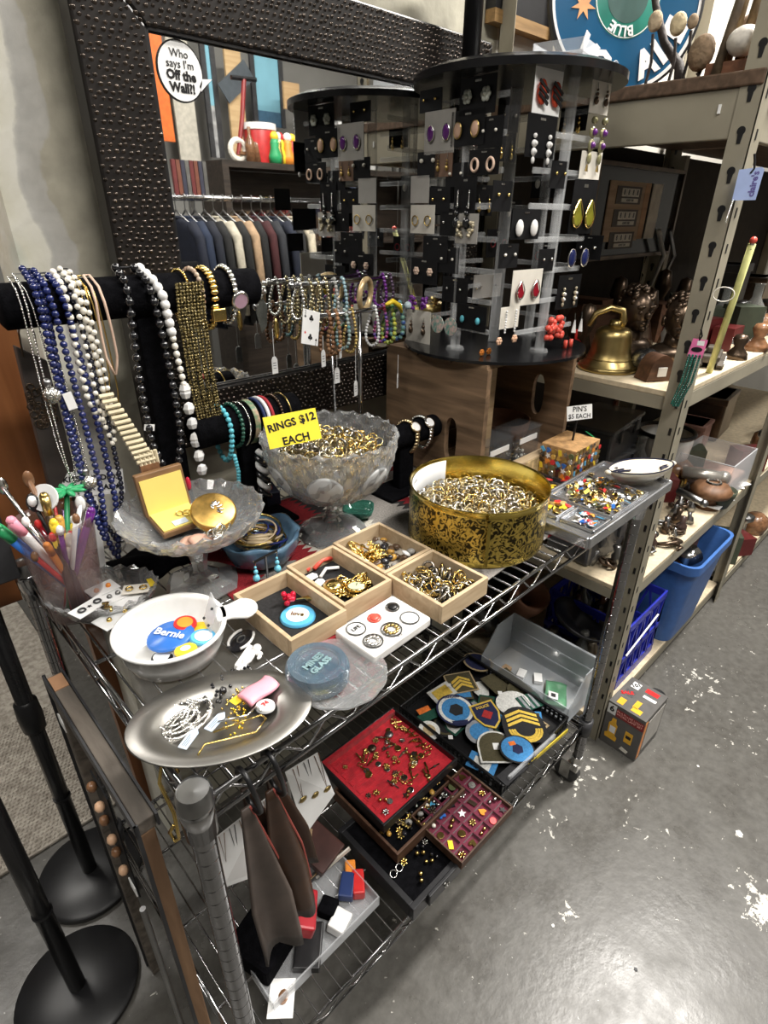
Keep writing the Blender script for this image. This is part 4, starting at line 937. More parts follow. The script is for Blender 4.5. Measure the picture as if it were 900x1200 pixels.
# small sign behind the cup
ps = aty(108, 566, .93)
PR_ = frame_rot(Vector((1, -.35, -.10)), Vector((0, .25, 1)))
s2 = thing('paper_sign', 'small white sign with black capital letters behind the navy beads', 'sign', ps, PR_.to_euler())
MB().box((0, 0, 0), (.094, .040, .0012)).build('card', WHITE, s2)
text('KITS  STUDIOS', .0125, BLACK, s2, (0, .008, .0009), (0, 0, 0), bold=.0004, ext=.0002); text('SILVER  BAR', .0115, BLACK, s2, (0, -.008, .0009), (0, 0, 0), bold=.0004, ext=.0002)
for s_ in (-.039, .037): MB().prism(star(.0055), .0006, .0012).build('star_mark', BLACK, s2, (s_, -.008, 0))
MB().bb(-.005, .005, -.148, -.02, -.004, -.001).build('stake', WHITE, s2)

# ---------- behind: green glass, navy box, black cushion
o = MB().lathe([(0, .002), (.02, .001), (.03, .01), (.034, .022), (.031, .022), (.026, .011), (0, .007)], 24, wob=lambda a, r, z, j: (r * (1 + .08 * math.cos(a * 4)), z)).build('green_glass_dish', mat('green_glass', (.10, .38, .28), .05, 0, .2, trans=.7), None, at(420, 605, SURF), smooth=True); tag(o, 'small green glass dish behind the crystal bowl foot', 'dish')
t = thing('bracelet_box', 'small navy box with a red and silver bracelet inside', 'box', at(306, 588, SURF), -.3)
MB().bb(-.035, .035, -.03, .03, 0, .03).build('box', mat('navy_card', (.012, .016, .035), .6), t, bev=.002)
MB().torus((0, 0, .036), .022, .005, Euler((.3, .2, 0)).to_matrix(), 20, 6).build('bracelet', RED, t); MB().sph((.012, -.01, .04), (.012, .007, .006), 8, 5).build('bracelet_face', SILVER, t, smooth=True)
o = MB().sheet(lambda u, v: (-.06 + u * .12, -.05 + v * .1, .012 + .012 * math.sin(u * PI) * math.sin(v * PI) + .003 * math.sin(u * 13 + v * 7)), 16, 14, .008).build('black_cloth', VELVET, None, at(178, 665, TZ + .003), (0, 0, .2), smooth=True); tag(o, 'crumpled black velvet cloth under the cake stand edge', 'cloth')

# ---------- metal divided tray of pins, cream dish and pin-covered block
mt = thing('metal_tray', 'divided grey steel tray full of enamel pins at the cart right end', 'tray', (1.080, .459, SURF - .003), .0)
MTM = mat('tray_steel', (.52, .53, .55), .26, .9, .15, 20)
tw, td = .37, .158
MB().bb(-tw / 2, tw / 2, -td / 2, td / 2, .020, .0215).build('base', MTM, mt)
q = MB()
for x0, x1, y0, y1 in ((-tw / 2, tw / 2, -td / 2 - .004, -td / 2 + .004), (-tw / 2, tw / 2, td / 2 - .004, td / 2 + .004), (-tw / 2 - .004, -tw / 2 + .004, -td / 2, td / 2), (tw / 2 - .004, tw / 2 + .004, -td / 2, td / 2), ): q.bb(x0, x1, y0, y1, .004, .028)
q.build('rolled_rim', MTM, mt, bev=.003)
for x0, x1, y0, y1 in ((-.155, -.085, -.072, -.0), (-.155, -.085, .006, .07), (-.075, .09, -.07, .07)):
    q = MB(); w_ = .004
    q.bb(x0, x1, y0, y0 + w_, .0215, .028).bb(x0, x1, y1 - w_, y1, .0215, .028).bb(x0, x0 + w_, y0, y1, .0215, .028).bb(x1 - w_, x1, y0, y1, .0215, .028).build('well_edge', MTM, mt, bev=.0015)
MX, MYY, MZ = 1.087, .459, SURF + .0195
scatter('enamel_pin', 'small enamel pin in the main well of the steel tray', 'pin', 'pins in the steel tray main well', PINS + [PINS[5], PINS[9], PINS[12], PINS[13], PINS[6], PINS[10], PINS[4]] * 2 + BROOCH, rect_pts(MX - .065, MX + .082, MYY - .06, MYY + .062, 190, MZ, .008), True, (.6, .9), .7)
scatter('enamel_pin', 'small pastel pin in the front well of the steel tray', 'pin', 'pins in the steel tray front well', [PINS[1], PINS[4], PINS[8], PINS[6], PINS[0], PINS[7]], rect_pts(MX - .145, MX - .1, MYY - .06, MYY - .02, 26, MZ, .006), True, (.7, .9), .4)
scatter('enamel_pin', 'small enamel pin in the back left well of the steel tray', 'pin', 'pins in the steel tray back well', [PINS[0], PINS[7], PINS[2], PINS[5], PINS[9]], rect_pts(MX - .145, MX - .095, MYY + .015, MYY + .06, 22, MZ, .006), True, (.8, 1.1), .4)
cdish = thing('boat_dish', 'cream pottery boat-shaped dish with dark blue strokes on the steel tray', 'dish', at(748, 562, SURF + .03), (0, 0, -.45)); cdish.scale = (1.3, 1.35, 1.3)
CRM = mat('cream_pottery', (.66, .60, .48), .3, 0, .06, 12, coat=.3)
def boat(z, k): return [(k * .064 * math.cos(a) * (1.0), k * .030 * math.sin(a) * (1 - .25 * math.cos(a) ** 2), z) for a in [i * PI / 16 for i in range(32)]]
q = MB(); rows = [boat(0, .55), boat(.012, .85), boat(.022, 1.0), boat(.025, 1.0), boat(.0235, .95), boat(.018, .80), boat(.017, .3)]
vs = [p for r in rows for p in r]; fs = [(j * 32 + i, j * 32 + (i + 1) % 32, (j + 1) * 32 + (i + 1) % 32, (j + 1) * 32 + i) for j in range(6) for i in range(32)] + [tuple(range(192, 224)), tuple(range(31, -1, -1))]
q._add(vs, fs); q.build('bowl', CRM, cdish, smooth=True)
MB().tube(boat(.0252, .995), .0011, 5, True).build('rim_line', mat('dark_blue_glaze', (.01, .012, .035), .3), cdish)
for k, (a, b) in enumerate((((-.054, .010), (-.034, .016)), ((-.052, .004), (-.028, .008)), ((-.046, -.0), (-.02, .001)), ((.030, -.012), (.056, -.004)), ((.034, -.006), (.058, .001)))):
    MB().tube([(a[0], a[1], .0205), ((a[0] + b[0]) / 2, (a[1] + b[1]) / 2 + .002, .0195), (b[0], b[1], .0195)], .0016, 5).build('brush_stroke', MATS['dark_blue_glaze'], cdish)
for s_ in (-.066, .066): MB().sph((s_, 0, .022), (.006, .006, .004), 8, 5).build('knob', CRM, cdish, smooth=True)
cork = mat('cork', (.42, .24, .10), .85, 0, .25, 70, .4, 200)
pbx = thing('pin_block', 'cork-topped block covered in enamel pins behind the steel tray', 'block', (1.203, .598, SURF), .03)
MB().bb(-.06, .06, -.042, .046, 0, .075).build('block', cork, pbx, bev=.002)
for k in range(46): put('pin', PINS[(k * 4 + 5 + k // 8) % 15], None, (1.203 - .054 + (k % 8) * .0155, .598 - .0445, SURF + .008 + (k // 8) * .0125), (PI / 2, rnd(0, 6), 0), .72); tag(bpy.data.objects[-1] if False else COL.objects[-1], 'enamel pin on the front face of the cork block', 'pin', 'pins on the block front')
for k in range(30): put('pin', PINS[(k * 7) % 15], None, (1.203 - .0625, .598 - .036 + (k % 6) * .0145, SURF + .008 + (k // 6) * .0135), (PI / 2, rnd(0, 6), -PI / 2), .85); tag(COL.objects[-1], 'enamel pin on the left face of the cork block', 'pin', 'pins on the block side')
pz_ = (1.205, .598, SURF + .075)
sg2 = thing('pin_sign', 'white card sign reading PIN\'S $5 EACH on the cork block', 'sign', pz_, -.05)
MB().bar((0, 0, 0), (.004, 0, .06), .004, .003).build('stake', BLACK, sg2)
crd = MB().box((0, 0, 0), (.064, .001, .033), Matrix.Rotation(-.05, 3, 'Y')).build('card', WHITE, sg2, (.004, -.003, .068), (-.25, 0, -.5))
text("PIN'S", .0165, BLACK, crd, (0, -.0009, .0075), (PI / 2, 0, 0), bold=.0002, ext=.0001); text('$5 EACH', .0145, BLACK, crd, (0, -.0009, -.0085), (PI / 2, 0, 0), bold=.0002, ext=.0001)
o = MB().prism(LEAFP, 0, .002).build('green_pin', GREEN, None, (1.262, .585, SURF + .078), (.5, .4, .4), sub=0); o.scale = (1.3, 1.3, 1.3); tag(o, 'green leaf pin at the corner of the cork block', 'pin')
for k, (u, v) in enumerate(((618, 562), (632, 570), (612, 575))):
    o = MB().prism([(-.012, -.010), (.013, -.006), (.006, .012)], 0, .0015).build('paper_scrap', WHITE, None, at(u, v, SURF + .002), (.3, .2, k * 1.4)); tag(o, ('white torn paper scrap by the cork block corner', 'white paper scrap lying in front of the cork block', 'white paper scrap nearest the gold tin')[k], 'paper')
scatter('enamel_pin', 'loose coloured pin between the gold tin and the cork block', 'pin', 'loose pins by the cork block', [PINS[0], PINS[7], PINS[2], PINS[4], PINS[5]], [tuple(at(rnd(622, 665), rnd(562, 590), SURF + .002)) for _ in range(26)], True, (.9, 1.2), .4)
# ================================================================== jewellery displays at the back of the cart
def velvet_bar(name, label, bx, by, bz, length, r, rot=0, post_off=0, base=True):
    t = thing(name, label, 'display stand', (bx, by, TZ + .001), rot)
    h = bz - TZ - .001
    MB().lathe([(0, -length / 2), (r * .8, -length / 2), (r, -length / 2 + .004), (r, length / 2 - .004), (r * .8, length / 2), (0, length / 2)], 24).build('bar', VELVET, t, (0, 0, h), (0, PI / 2, 0), smooth=True)
    MB().bb(-.022 + post_off, .022 + post_off, -.012, .012, .008, h - r * .7).build('post', VELVET, t, bev=.004)
    MB().bb(-.075 + post_off, .075 + post_off, -.04, .04, 0, .010).build('base', VELVET, t, bev=.004)
    return t
BY, BZ, BR = .90, 1.388, .029
velvet_bar('velvet_bar_stand', 'tall black velvet T-bar stand hung with necklaces and bracelets', .3725, BY, BZ, .385, BR)
LBY, LBZ, LBR = .88, 1.168, .030
velvet_bar('velvet_bar_stand', 'lower black velvet bar stand with stacked bracelets', .51, LBY, LBZ, .215, LBR)
WBY, WBZ, WBR = .80, 1.078, .025
velvet_bar('velvet_bar_stand', 'short black velvet bar holding wristwatches by the crate', .84, WBY, WBZ, .20, WBR)

def strand(pts, r, m, n=8, k=6, step=None):
    """beads strung along a polyline, one joined mesh"""
    P = [Vector(p) for p in pts]; out = MB(); d = 0; step = step or r * 1.95; nxt = 0
    for a, b in zip(P, P[1:]):
        L = (b - a).length
        while nxt <= d + L: out.sph(a.lerp(b, (nxt - d) / L), r, n, k); nxt += step
        d += L
    return out
def loop_path(x, by, bz, br, drop, spread=.006, dx=0, off=.004, n=10):
    """over the bar, hanging front (toward -y) and back"""
    R = br + off; p = []
    p.append((x + dx, by - R * .6 - spread, bz - drop))
    for k in range(1, 6): p.append((x + dx * (1 - k / 6), by - R - spread * (1 - k / 6) * .2, bz - drop * (1 - k / 6)))
    for k in range(n + 1): a = PI - PI * k / n; p.append((x + .004 * k / n, by + R * math.cos(a), bz + R * math.sin(a)))
    for k in range(1, 7): p.append((x + .008 + dx * k / 6, by + R - spread * k / 6, bz - drop * k / 6))
    return p
def hang_loop(x, by, bz, br, drop, w, off=.004):
    """necklace: hangs as a loop of width w in front of the bar"""
    R = br + off; p = []
    for s in (-1, 1):
        seg = [(x + s * w * .25, by, bz + R), (x + s * w * .3, by - R * .75, bz + R * .6), (x + s * w * .35, by - R, bz)]
        for k in range(1, 9): u = k / 8; seg.append((x + s * w * (.35 + .15 * math.sin(u * PI * .9)) * (1 if u < .8 else (1 - (u - .8) * 4.5)), by - R, bz - drop * (u if u < .8 else .8 + (u - .8) * 1.0)))
        p += seg if s < 0 else seg[::-1]
    return p
def necklace(label, x, drop, w, r, m, step=None, y=BY, z=BZ, br=BR, off=.004, extra=None, name='bead_necklace'):
    t = thing(name, label, 'necklace', (x, y, z))
    pts = [Vector(q) - Vector((x, y, z)) for q in hang_loop(x, y, z, br, drop, w, off + r)]
    q = strand(pts, r, m, 7, 5, step).build('beads', m, t, smooth=True); q['kind'] = 'stuff'
    MB().tube(pts, max(.0006, r * .25), 4, True).build('cord', STEEL if r < .004 else DARK, t)
    return t
# navy bead strings, pearls, chains on the left end of the tall bar
necklace('long navy blue bead necklace hanging to the table', .238, .385, .036, .0052, NAVY)
necklace('second navy bead strand left of the pearls', .226, .345, .022, .0050, NAVY, off=.010)
necklace('dark navy strand with silver spacers behind the long one', .246, .36, .05, .0042, mat('ink_bead', (.01, .012, .03), .12, coat=.5), off=.001)
necklace('cream pearl necklace beside the navy beads', .262, .165, .024, .0052, PEARL, .012)
necklace('shorter cream pearl necklace with gold links', .270, .20, .018, .0040, PEARL, .013, off=.009)
necklace('fine silver chain necklace at the left end of the tall bar', .206, .25, .018, .0015, SILVER, .0035, name='chain_necklace')
necklace('silver chain necklace with glitter balls', .214, .30, .026, .0017, SILVER, .004, off=.008, name='chain_necklace')
GLIT = mat('glitter_silver', (.55, .54, .5), .25, .9, .5, 200, .8, 300)
for k, dz_ in enumerate((.11, .245)):
    o = MB().sph((0, 0, 0), .0115, 10, 8).build('glitter_ball', GLIT, None, (.205 + .018 * k, BY - .045, BZ - dz_), smooth=True); tag(o, ('upper' if k == 0 else 'lower') + ' sparkling silver ball on the long chain', 'bead')
    tag(put('bead', MB().sph((0, 0, 0), .006, 8, 6).mesh('bead', STEEL, True), None, (.203 + .018 * k, BY - .045, BZ - dz_ + .017)), 'dark steel bead above the ' + ('upper' if k == 0 else 'lower') + ' sparkling ball', 'bead')
for k, (x, dr) in enumerate(((.281, .13), (.288, .165), (.297, .10))):
    t = thing('chain_necklace', ('thin gold chain right of the pearls', 'thin rose gold chain holding the bone fringe', 'peach leather cord right of the pearls')[k], 'necklace', (x, BY, BZ))
    MB().tube([Vector(q) - Vector((x, BY, BZ)) for q in hang_loop(x, BY, BZ, BR, dr, .016, .003)], .0012 if k < 2 else .002, 5, True).build('chain', (GOLD, DGOLD, mat('peach_cord', (.62, .44, .34), .6))[k], t, smooth=True)
bf = thing('bone_fringe_pendant', 'cream bone fringe pendant with brown tassel end', 'pendant', (.272, BY - .05, BZ - .115))
PO = Vector((.02, 0, -.03))
BONE = mat('bone', (.66, .58, .40), .5, 0, .1)
for k in range(14):
    zz = -.008 - k * .0085; MB().cyl((-.010 - k * .0003 + .0028 * k, 0, zz), (.010 + k * .0004 + .0028 * k, 0, zz), .0035, n=8).build('bone_bead', BONE, bf)
MB().bb(.026, .056, -.003, .003, -.150, -.125).build('tassel_base', BROWNB, bf)
for k in range(5): MB().cyl((.028 + k * .0065, 0, -.105), (.029 + k * .0065, 0, -.128), .003, n=6).build('drop', BONE, bf)
# pendant purse on the far left
PG = mat('taupe_leather', (.055, .045, .04), .55, 0, .15, 30)
a_, b_, c_, d_ = [aty(u, v, .95) for u, v in ((17, 405), (54, 422), (91, 566), (62, 590))]
pu = thing('evening_purse', 'flat taupe evening purse with filigree medallion hanging at the left', 'purse', a_)
q = MB(); vs = [p - a_ for p in (a_, b_, c_, d_)]; q._add([v + Vector((0, -.006, 0)) for v in vs] + [v + Vector((0, .012, 0)) for v in vs], [(0, 3, 2, 1), (4, 5, 6, 7), (0, 1, 5, 4), (1, 2, 6, 5), (2, 3, 7, 6), (3, 0, 4, 7)]); q.build('body', PG, pu, bev=.002)
mc = aty(45, 470, .945) - a_
fil = MB()
for k in range(40): fil.torus(mc + Vector((rnd(-.012, .018) - .0, -.002, rnd(-.036, .03))), rnd(.003, .006), .0011, Euler((PI / 2, 0, 0)).to_matrix(), 8, 4)
fil.build('filigree', BRONZE, pu, smooth=True)['kind'] = 'stuff'
for u in (22, 40): MB().tube([aty(u + 5, 418, .945) - a_, aty(u, 390, .93) - a_, Vector((.20, BY - .03, BZ)) - a_], .0013, 5).build('chain', BRONZE, pu)

# middle of the tall bar: black beads, white beads, pyrite beaded panel, bracelets
XB = lambda u: aty(u, 340, BY).x
necklace('long glossy black bead necklace hung down the stand post', .352, .285, .05, .0066, BLKBEAD, .0155)
for s_, z_ in ((-.02, .0), (.022, -.005)):
    o = MB().sph((0, 0, 0), (.005, .005, .013), 8, 6).build('red_drop', mat('cherry_bead', (.55, .02, .05), .12, coat=.5), None, (.352 + s_, BY - .042, BZ - .292 + z_), smooth=True); tag(o, ('left' if s_ < 0 else 'right') + ' cherry red drop at the end of the black beads', 'bead')
WS = thing('bead_necklace', 'chunky white and clear stone necklace beside the black beads', 'necklace', (.388, BY, BZ))
pts = [(-.014, 0, BR + .008), (-.006, -BR * .8, BR * .7), (-.002, -BR - .007, 0)] + [(-.002 + .0016 * k, -BR - .007, -.02 * k) for k in range(1, 14)]
strand(pts[:6], .0078, WBEAD, 8, 6, .013).build('beads', WBEAD, WS, smooth=True)['kind'] = 'stuff'
strand(pts[5:10], .0055, PEARL, 8, 6, .012).build('beads', PEARL, WS, smooth=True)['kind'] = 'stuff'
CRY = mat('crystal_bead', (.72, .72, .72), .08, 0, .25, 40, coat=.8)
for k in range(8): MB().sph(pts[9 + k * 6 // 8], (.010, .008, .011), 6, 4).build('stone', CRY if k % 2 else WBEAD, WS, (0, 0, -.006 * k))
PY = mat('pyrite_beads', (.16, .125, .05), .25, .6, .9, 260, 1.0, 260)
t = thing('beaded_collar', 'wide shimmering bronze multi-strand bead collar on the tall bar', 'necklace', (.425, BY, BZ))
for k in range(9):
    x = -.020 + k * .0052
    q = strand([(x + .006, -BR - .004, .015), (x, -BR - .010, -.03), (x + .003, -BR - .006 - .003 * (k % 2), -.13), (x + .010, -BR - .004, -.21 - .004 * math.sin(k))], .0030, PY, 6, 4, .0050).build('bead_row', PY, t, smooth=True); q['kind'] = 'stuff'

def bracelet(label, x, y, z, br, style, m, drop=.02, w=.01, rotx=0, name='bracelet'):
    """oval band slung over a bar"""
    t = thing(name, label, 'bracelet', (x, y, z)); R = br + .004
    path = []
    for k in range(28):
        a = 2 * PI * k / 28; yy = R * math.cos(a); zz = R * math.sin(a)
        if zz < 0: zz -= drop * (abs(math.sin(a)) ** 1.5)
        path.append(Vector((rotx * zz, yy, zz)))
    if style == 'cord': MB().tube(path, w / 2, 8, True).build('band', m, t, smooth=True)
    elif style == 'beads':
        q = strand(path + path[:1], w / 2, m, 7, 5).build('beads', m, t, smooth=True); q['kind'] = 'stuff'
    elif style == 'band':
        q = MB(); n = len(path); vs = []
        for p in path: vs += [p + Vector((-w / 2, 0, 0)), p + Vector((w / 2, 0, 0)), p * 1.05 + Vector((w / 2, 0, 0)), p * 1.05 + Vector((-w / 2, 0, 0))]
        fs = [(i * 4 + j, i * 4 + (j + 1) % 4, ((i + 1) % n) * 4 + (j + 1) % 4, ((i + 1) % n) * 4 + j) for i in range(n) for j in range(4)]
        q._add(vs, fs); q.build('band', m, t)
    elif style == 'links':
        for k, p in enumerate(path):
            if k % 1 == 0: MB().sph(p, (w / 2, .0045, .0045), 6, 4).build('link', m, t, smooth=True)
    return t
XU = lambda u, y: aty(u, 345, y).x
bracelet('thin gold chain bracelet left of the striped one on the tall bar', XU(212, BY), BY, BZ, BR, 'beads', GOLD, .03, .005)
bracelet('brown and cream bead bracelet on the tall bar', XU(226, BY), BY, BZ, BR, 'beads', mat('brown_cream', (.30, .16, .10), .4, 0, .5, 60, col2=(.6, .5, .38)), .02, .0085)
bracelet('wide gold plaited link bracelet on the tall bar', XU(240, BY), BY, BZ, BR, 'links', GOLD, .025, .017)
o = MB().bb(-.012, .012, -.004, .004, -.010, .010).build('gold_buckle', GOLD, None, (XU(241, BY), BY - BR - .006, BZ - .034), bev=.002); tag(o, 'square gold clasp under the plaited gold bracelet', 'clasp')
t = bracelet('silver watch with a pink round face on the tall bar', XU(264, BY), BY, BZ, BR, 'links', SILVER, .02, .013, name='wristwatch')
wf = MB().lathe([(0, 0), (.014, 0), (.016, .003), (.014, .007), (.012, .007)], 24).build('watch_case', SILVER, t, (.004, -BR - .006, -.014), (PI / 2 + .3, 0, 0), smooth=True)
MB().lathe([(0, .0065), (.0125, .0065), (0, .0068)], 24).build('dial', mat('pink_dial', (.55, .35, .45), .3), wf)
# lower bar bracelets
for lb, u, st, m_, w_, dr in (('turquoise chip bracelet with a dangling end on the lower bar', 258, 'beads', TURQ, .010, .03), ('dark green bead bracelet on the lower bar', 272, 'beads', mat('dark_green_bead', (.02, .09, .06), .2, coat=.4), .008, .01), ('thin silver chain bracelet on the lower bar', 281, 'beads', SILVER, .004, .012), ('green and red patterned band on the lower bar', 290, 'band', mat('patterned_band', (.05, .20, .10), .5, 0, .6, 80, col2=(.45, .30, .20)), .010, .01), ('red white and blue striped cord bracelet, white strand', 304, 'cord', WHITE, .007, .008), ('navy cord of the striped bracelet on the lower bar', 299, 'cord', mat('navy_cord', (.015, .03, .10), .7), .006, .008), ('red cord beside the white one on the lower bar', 309, 'cord', mat('red_cord', (.40, .03, .04), .7), .006, .008), ('bronze charm bracelet with a pearl near the lower bar end', 320, 'beads', BRONZE, .006, .01), ('thin gold bangle at the right of the lower bar', 330, 'cord', DGOLD, .003, .006)):
    bracelet(lb, aty(u, 490, LBY).x, LBY, LBZ, LBR, st, m_, dr, w_)
o = strand([(0, 0, 0), (.003, -.002, -.03), (.001, 0, -.062)], .0042, TURQ, 6, 5, .006).build('turquoise_tail', TURQ, None, (aty(258, 500, LBY).x, LBY - LBR - .008, LBZ - .045), smooth=True); tag(o, 'dangling tail of turquoise chips below the lower bar', 'necklace')
t = thing('twisted_cord_bracelet', 'black and white twisted rope hanging below the lower bar', 'bracelet', (aty(292, 530, LBY).x, LBY - LBR - .012, LBZ - .045))
for s_ in (0, 1):
    p = [(.008 * math.cos(k * .55 + s_ * PI), .008 * math.sin(k * .55 + s_ * PI), -k * .0028) for k in range(34)]
    MB().tube(p, .0055, 7).build('strand', WBEAD if s_ else BLKBEAD, t, smooth=True)
# watches on the short bar
for k, (u, m_) in enumerate(((478, mat('two_tone', (.62, .50, .30), .3, 1)), (494, SILVER))):
    x = aty(u, 505, WBY).x
    t = bracelet(('gold link watch nearest the crystal bowl on the short bar', 'two-tone watch with round white dial on the short bar')[k], x, WBY, WBZ, WBR, 'links', m_, .012, .016, name='wristwatch')
    c = MB().lathe([(0, 0), (.012, 0), (.0135, .003), (.012, .006), (.010, .006)], 20).build('watch_case', m_, t, (0, -WBR * .8, WBR * .75), (PI / 4, 0, 0), smooth=True)
    MB().lathe([(0, .0058), (.0105, .0058), (0, .0061)], 20).build('dial', WHITE, c)
# ---------- chrome double bracelet stand
SBY = .90
p0, p1 = aty(365, 375, SBY), aty(470, 356, SBY); pm = aty(421, 372, SBY)
q0, q1 = aty(342, 334, .955), aty(452, 326, .955)
cs = thing('bracelet_stand', 'chrome two-tier T-bar bracelet stand in front of the mirror', 'display stand', (pm.x, SBY, TZ + .001))
O_ = Vector((pm.x, SBY, TZ + .001)); bz1 = (p0.z + p1.z) / 2; bz2 = (q0.z + q1.z) / 2
MB().lathe([(0, 0), (.05, 0), (.05, .004), (.006, .008), (0, .008)], 28).build('base', CHROME, cs, auto=40)
MB().cyl((0, 0, .006), (0, 0, bz1 - O_.z), .005, n=12).build('post', CHROME, cs, smooth=True)
MB().tube([(-.03, .0, .006), (-.03, .05, .01), (-.03, .055, bz2 - O_.z)], .0042, 8).build('post', CHROME, cs, smooth=True)
for x0, x1, y, z in ((p0.x, p1.x, SBY, bz1), (q0.x, q1.x, .955, bz2)):
    MB().cyl((x0 - O_.x, y - SBY, z - O_.z), (x1 - O_.x, y - SBY, z - O_.z), .005, n=12).sph((x0 - O_.x, y - SBY, z - O_.z), .008, 10, 7).sph((x1 - O_.x, y - SBY, z - O_.z), .008, 10, 7).build('arm', CHROME, cs, smooth=True)
def on_arm(label, u, tier, style, m, drop, w, rotx=0, name='bracelet'):
    y, z = (SBY, bz1) if tier == 0 else (.955, bz2); x = aty(u, 360, y).x
    t = thing(name, label, 'bracelet', (x, y, z)); path = []
    for k in range(30):
        a = 2 * PI * k / 30; path.append(Vector((.012 * math.sin(a) * (1 if rotx else .4), .006 * math.cos(a) + .022 * math.cos(a) * (1 - math.sin(a)) / 2, .008 - drop * (1 - math.sin(a)) / 2)))
    if style == 'cord': MB().tube(path, w / 2, 8, True).build('band', m, t, smooth=True)
    else:
        q = strand(path + path[:1], w / 2, m, 7, 5).build('beads', m, t, smooth=True); q['kind'] = 'stuff'
    return t
for lb, u, ti, st, m_, dr, w_ in (
    ('brown wooden bead bracelet at the left of the near chrome arm', 382, 0, 'beads', BROWNB, .085, .009), ('second brown bead bracelet on the near chrome arm', 391, 0, 'beads', mat('tan_bead', (.33, .18, .09), .3, 0, .3), .082, .009),
    ('teal and silver chip bracelet on the near chrome arm', 402, 0, 'beads', mat('teal_chip', (.10, .28, .30), .25, 0, .6, 90, col2=(.5, .52, .48)), .075, .008), ('gold and white bead bracelet on the near chrome arm', 410, 0, 'beads', mat('gold_chip', (.60, .44, .16), .3, .6, .5, 90), .085, .007),
    ('pale crystal bracelet right of the chrome post', 437, 0, 'beads', CRY, .08, .007), ('blue and red bead bracelet on the near chrome arm', 447, 0, 'beads', mat('blue_red', (.05, .08, .35), .2, 0, .3, 60, col2=(.4, .05, .08)), .075, .008),
    ('yellow and green glass bead bracelet on the near chrome arm', 456, 0, 'beads', mat('yellow_green', (.55, .48, .05), .2, 0, .5, 80, col2=(.12, .35, .15)), .08, .010), ('multicolour bead bracelet at the right of the near arm', 466, 0, 'beads', mat('multi_bead', (.05, .10, .30), .2, 0, .5, 70, col2=(.2, .4, .2)), .075, .011),
    ('silver charm bracelet cluster on the far chrome arm', 350, 1, 'beads', SILVER, .07, .007), ('gold mesh bracelet on the far chrome arm', 362, 1, 'beads', mat('champagne', (.52, .46, .30), .25, 1, .3), .09, .008), ('second champagne bead bracelet on the far chrome arm', 371, 1, 'beads', MATS['champagne'], .09, .008), ('third champagne bead bracelet on the far chrome arm', 380, 1, 'beads', MATS['champagne'], .085, .008),
    ('grey pearl bracelet on the far chrome arm', 390, 1, 'beads', mat('grey_pearl', (.45, .45, .43), .2, coat=.5), .08, .008), ('light blue crystal bracelet on the far chrome arm', 400, 1, 'beads', mat('ice_blue', (.35, .52, .58), .15, coat=.6), .075, .008), ('purple glass bead bracelet on the far chrome arm', 446, 1, 'beads', PURPLE, .065, .008), ('dark crystal bracelet beside the purple one', 454, 1, 'beads', mat('smoke_bead', (.08, .05, .09), .1, coat=.6), .06, .008)):
    on_arm(lb, u, ti, st, m_, dr, w_)
o = MB().torus((0, 0, 0), .030, .006, None, 28, 8).build('gold_bangle', mat('cream_gold', (.70, .52, .28), .3, .4, .25, 90), None, aty(428, 345, .935), (PI / 2 + .1, .2, .45), smooth=True); tag(o, 'thick cream and gold hoop bangle standing up on the far arm', 'bangle')
o = MB().tube([aty(452, 357, SBY - .02), aty(460, 353, SBY - .02), aty(468, 358, SBY - .02), aty(471, 366, SBY - .02)], [.003, .0055, .0055, .003], 8).build('yellow_clasp', YELLOW, None, smooth=True); tag(o, 'bright yellow curved bracelet clasp at the right of the near arm', 'bracelet')
o = MB().sph((0, 0, 0), .0085, 10, 8).build('pale_blue_bead', mat('pale_blue_bead', (.45, .55, .60), .2, coat=.5), None, aty(478, 358, SBY - .01), smooth=True); tag(o, 'large pale blue bead at the end of the near arm', 'bead')
o = MB().sph((0, 0, 0), (.006, .004, .02), 8, 6).build('gold_drop', GOLD, None, aty(324, 386, .93), smooth=True); tag(o, 'gold teardrop hanging at the left end of the far arm', 'earring')
# silver leaf earrings and cluster at the left of the far arm
t = thing('leaf_pendant', 'large smoky silver leaf pendant between the two bars', 'pendant', aty(305, 345, .93))
MB().prism([(0, 0), (.012, -.02), (.008, -.055), (-.004, -.066), (-.012, -.03)], -.001, .001, RX90).build('leaf', mat('smoke_silver', (.22, .23, .21), .25, .8, .3), t)
q = MB(); [q.sph((rnd(-.008, .010), rnd(-.006, 0), rnd(-.004, .02)), .005, 6, 5) for _ in range(14)]; q.build('bead_cluster', SILVER, t, smooth=True)['kind'] = 'stuff'
# playing-card sign and string tags
cardR = frame_rot(Vector((1, .15, -.28)), Vector((-.25, .05, 1)))
pcx = aty(364, 384, .865)
pcd = thing('playing_card', 'playing card two of clubs pinned in front of the bracelets', 'card', pcx, cardR.to_euler())
MB().box((0, 0, 0), (.044, .060, .0008)).build('card', WHITE, pcd)
def club(c, s): return MB().sph((c[0] - .5 * s, c[1] - .15 * s, .0006), (.5 * s, .5 * s, .0003), 8, 4).sph((c[0] + .5 * s, c[1] - .15 * s, .0006), (.5 * s, .5 * s, .0003), 8, 4).sph((c[0], c[1] + .55 * s, .0006), (.5 * s, .5 * s, .0003), 8, 4).box((c[0], c[1] - .6 * s, .0006), (.2 * s, .9 * s, .0004))
for c, s in (((.0, .016), .006), ((.0, -.017), .006), ((-.016, .018), .0028), ((.016, -.020), .0028)): club(c, s).build('club_mark', BLACK, pcd)
text('2', .009, BLACK, pcd, (-.016, .025, .0006), (0, 0, 0), ext=.0001); text('2', .009, BLACK, pcd, (.016, -.027, .0006), (0, 0, PI), ext=.0001)
MB().prism(star(.003), .0005, .0008).build('red_star', RED, pcd, (-.014, -.010, 0))
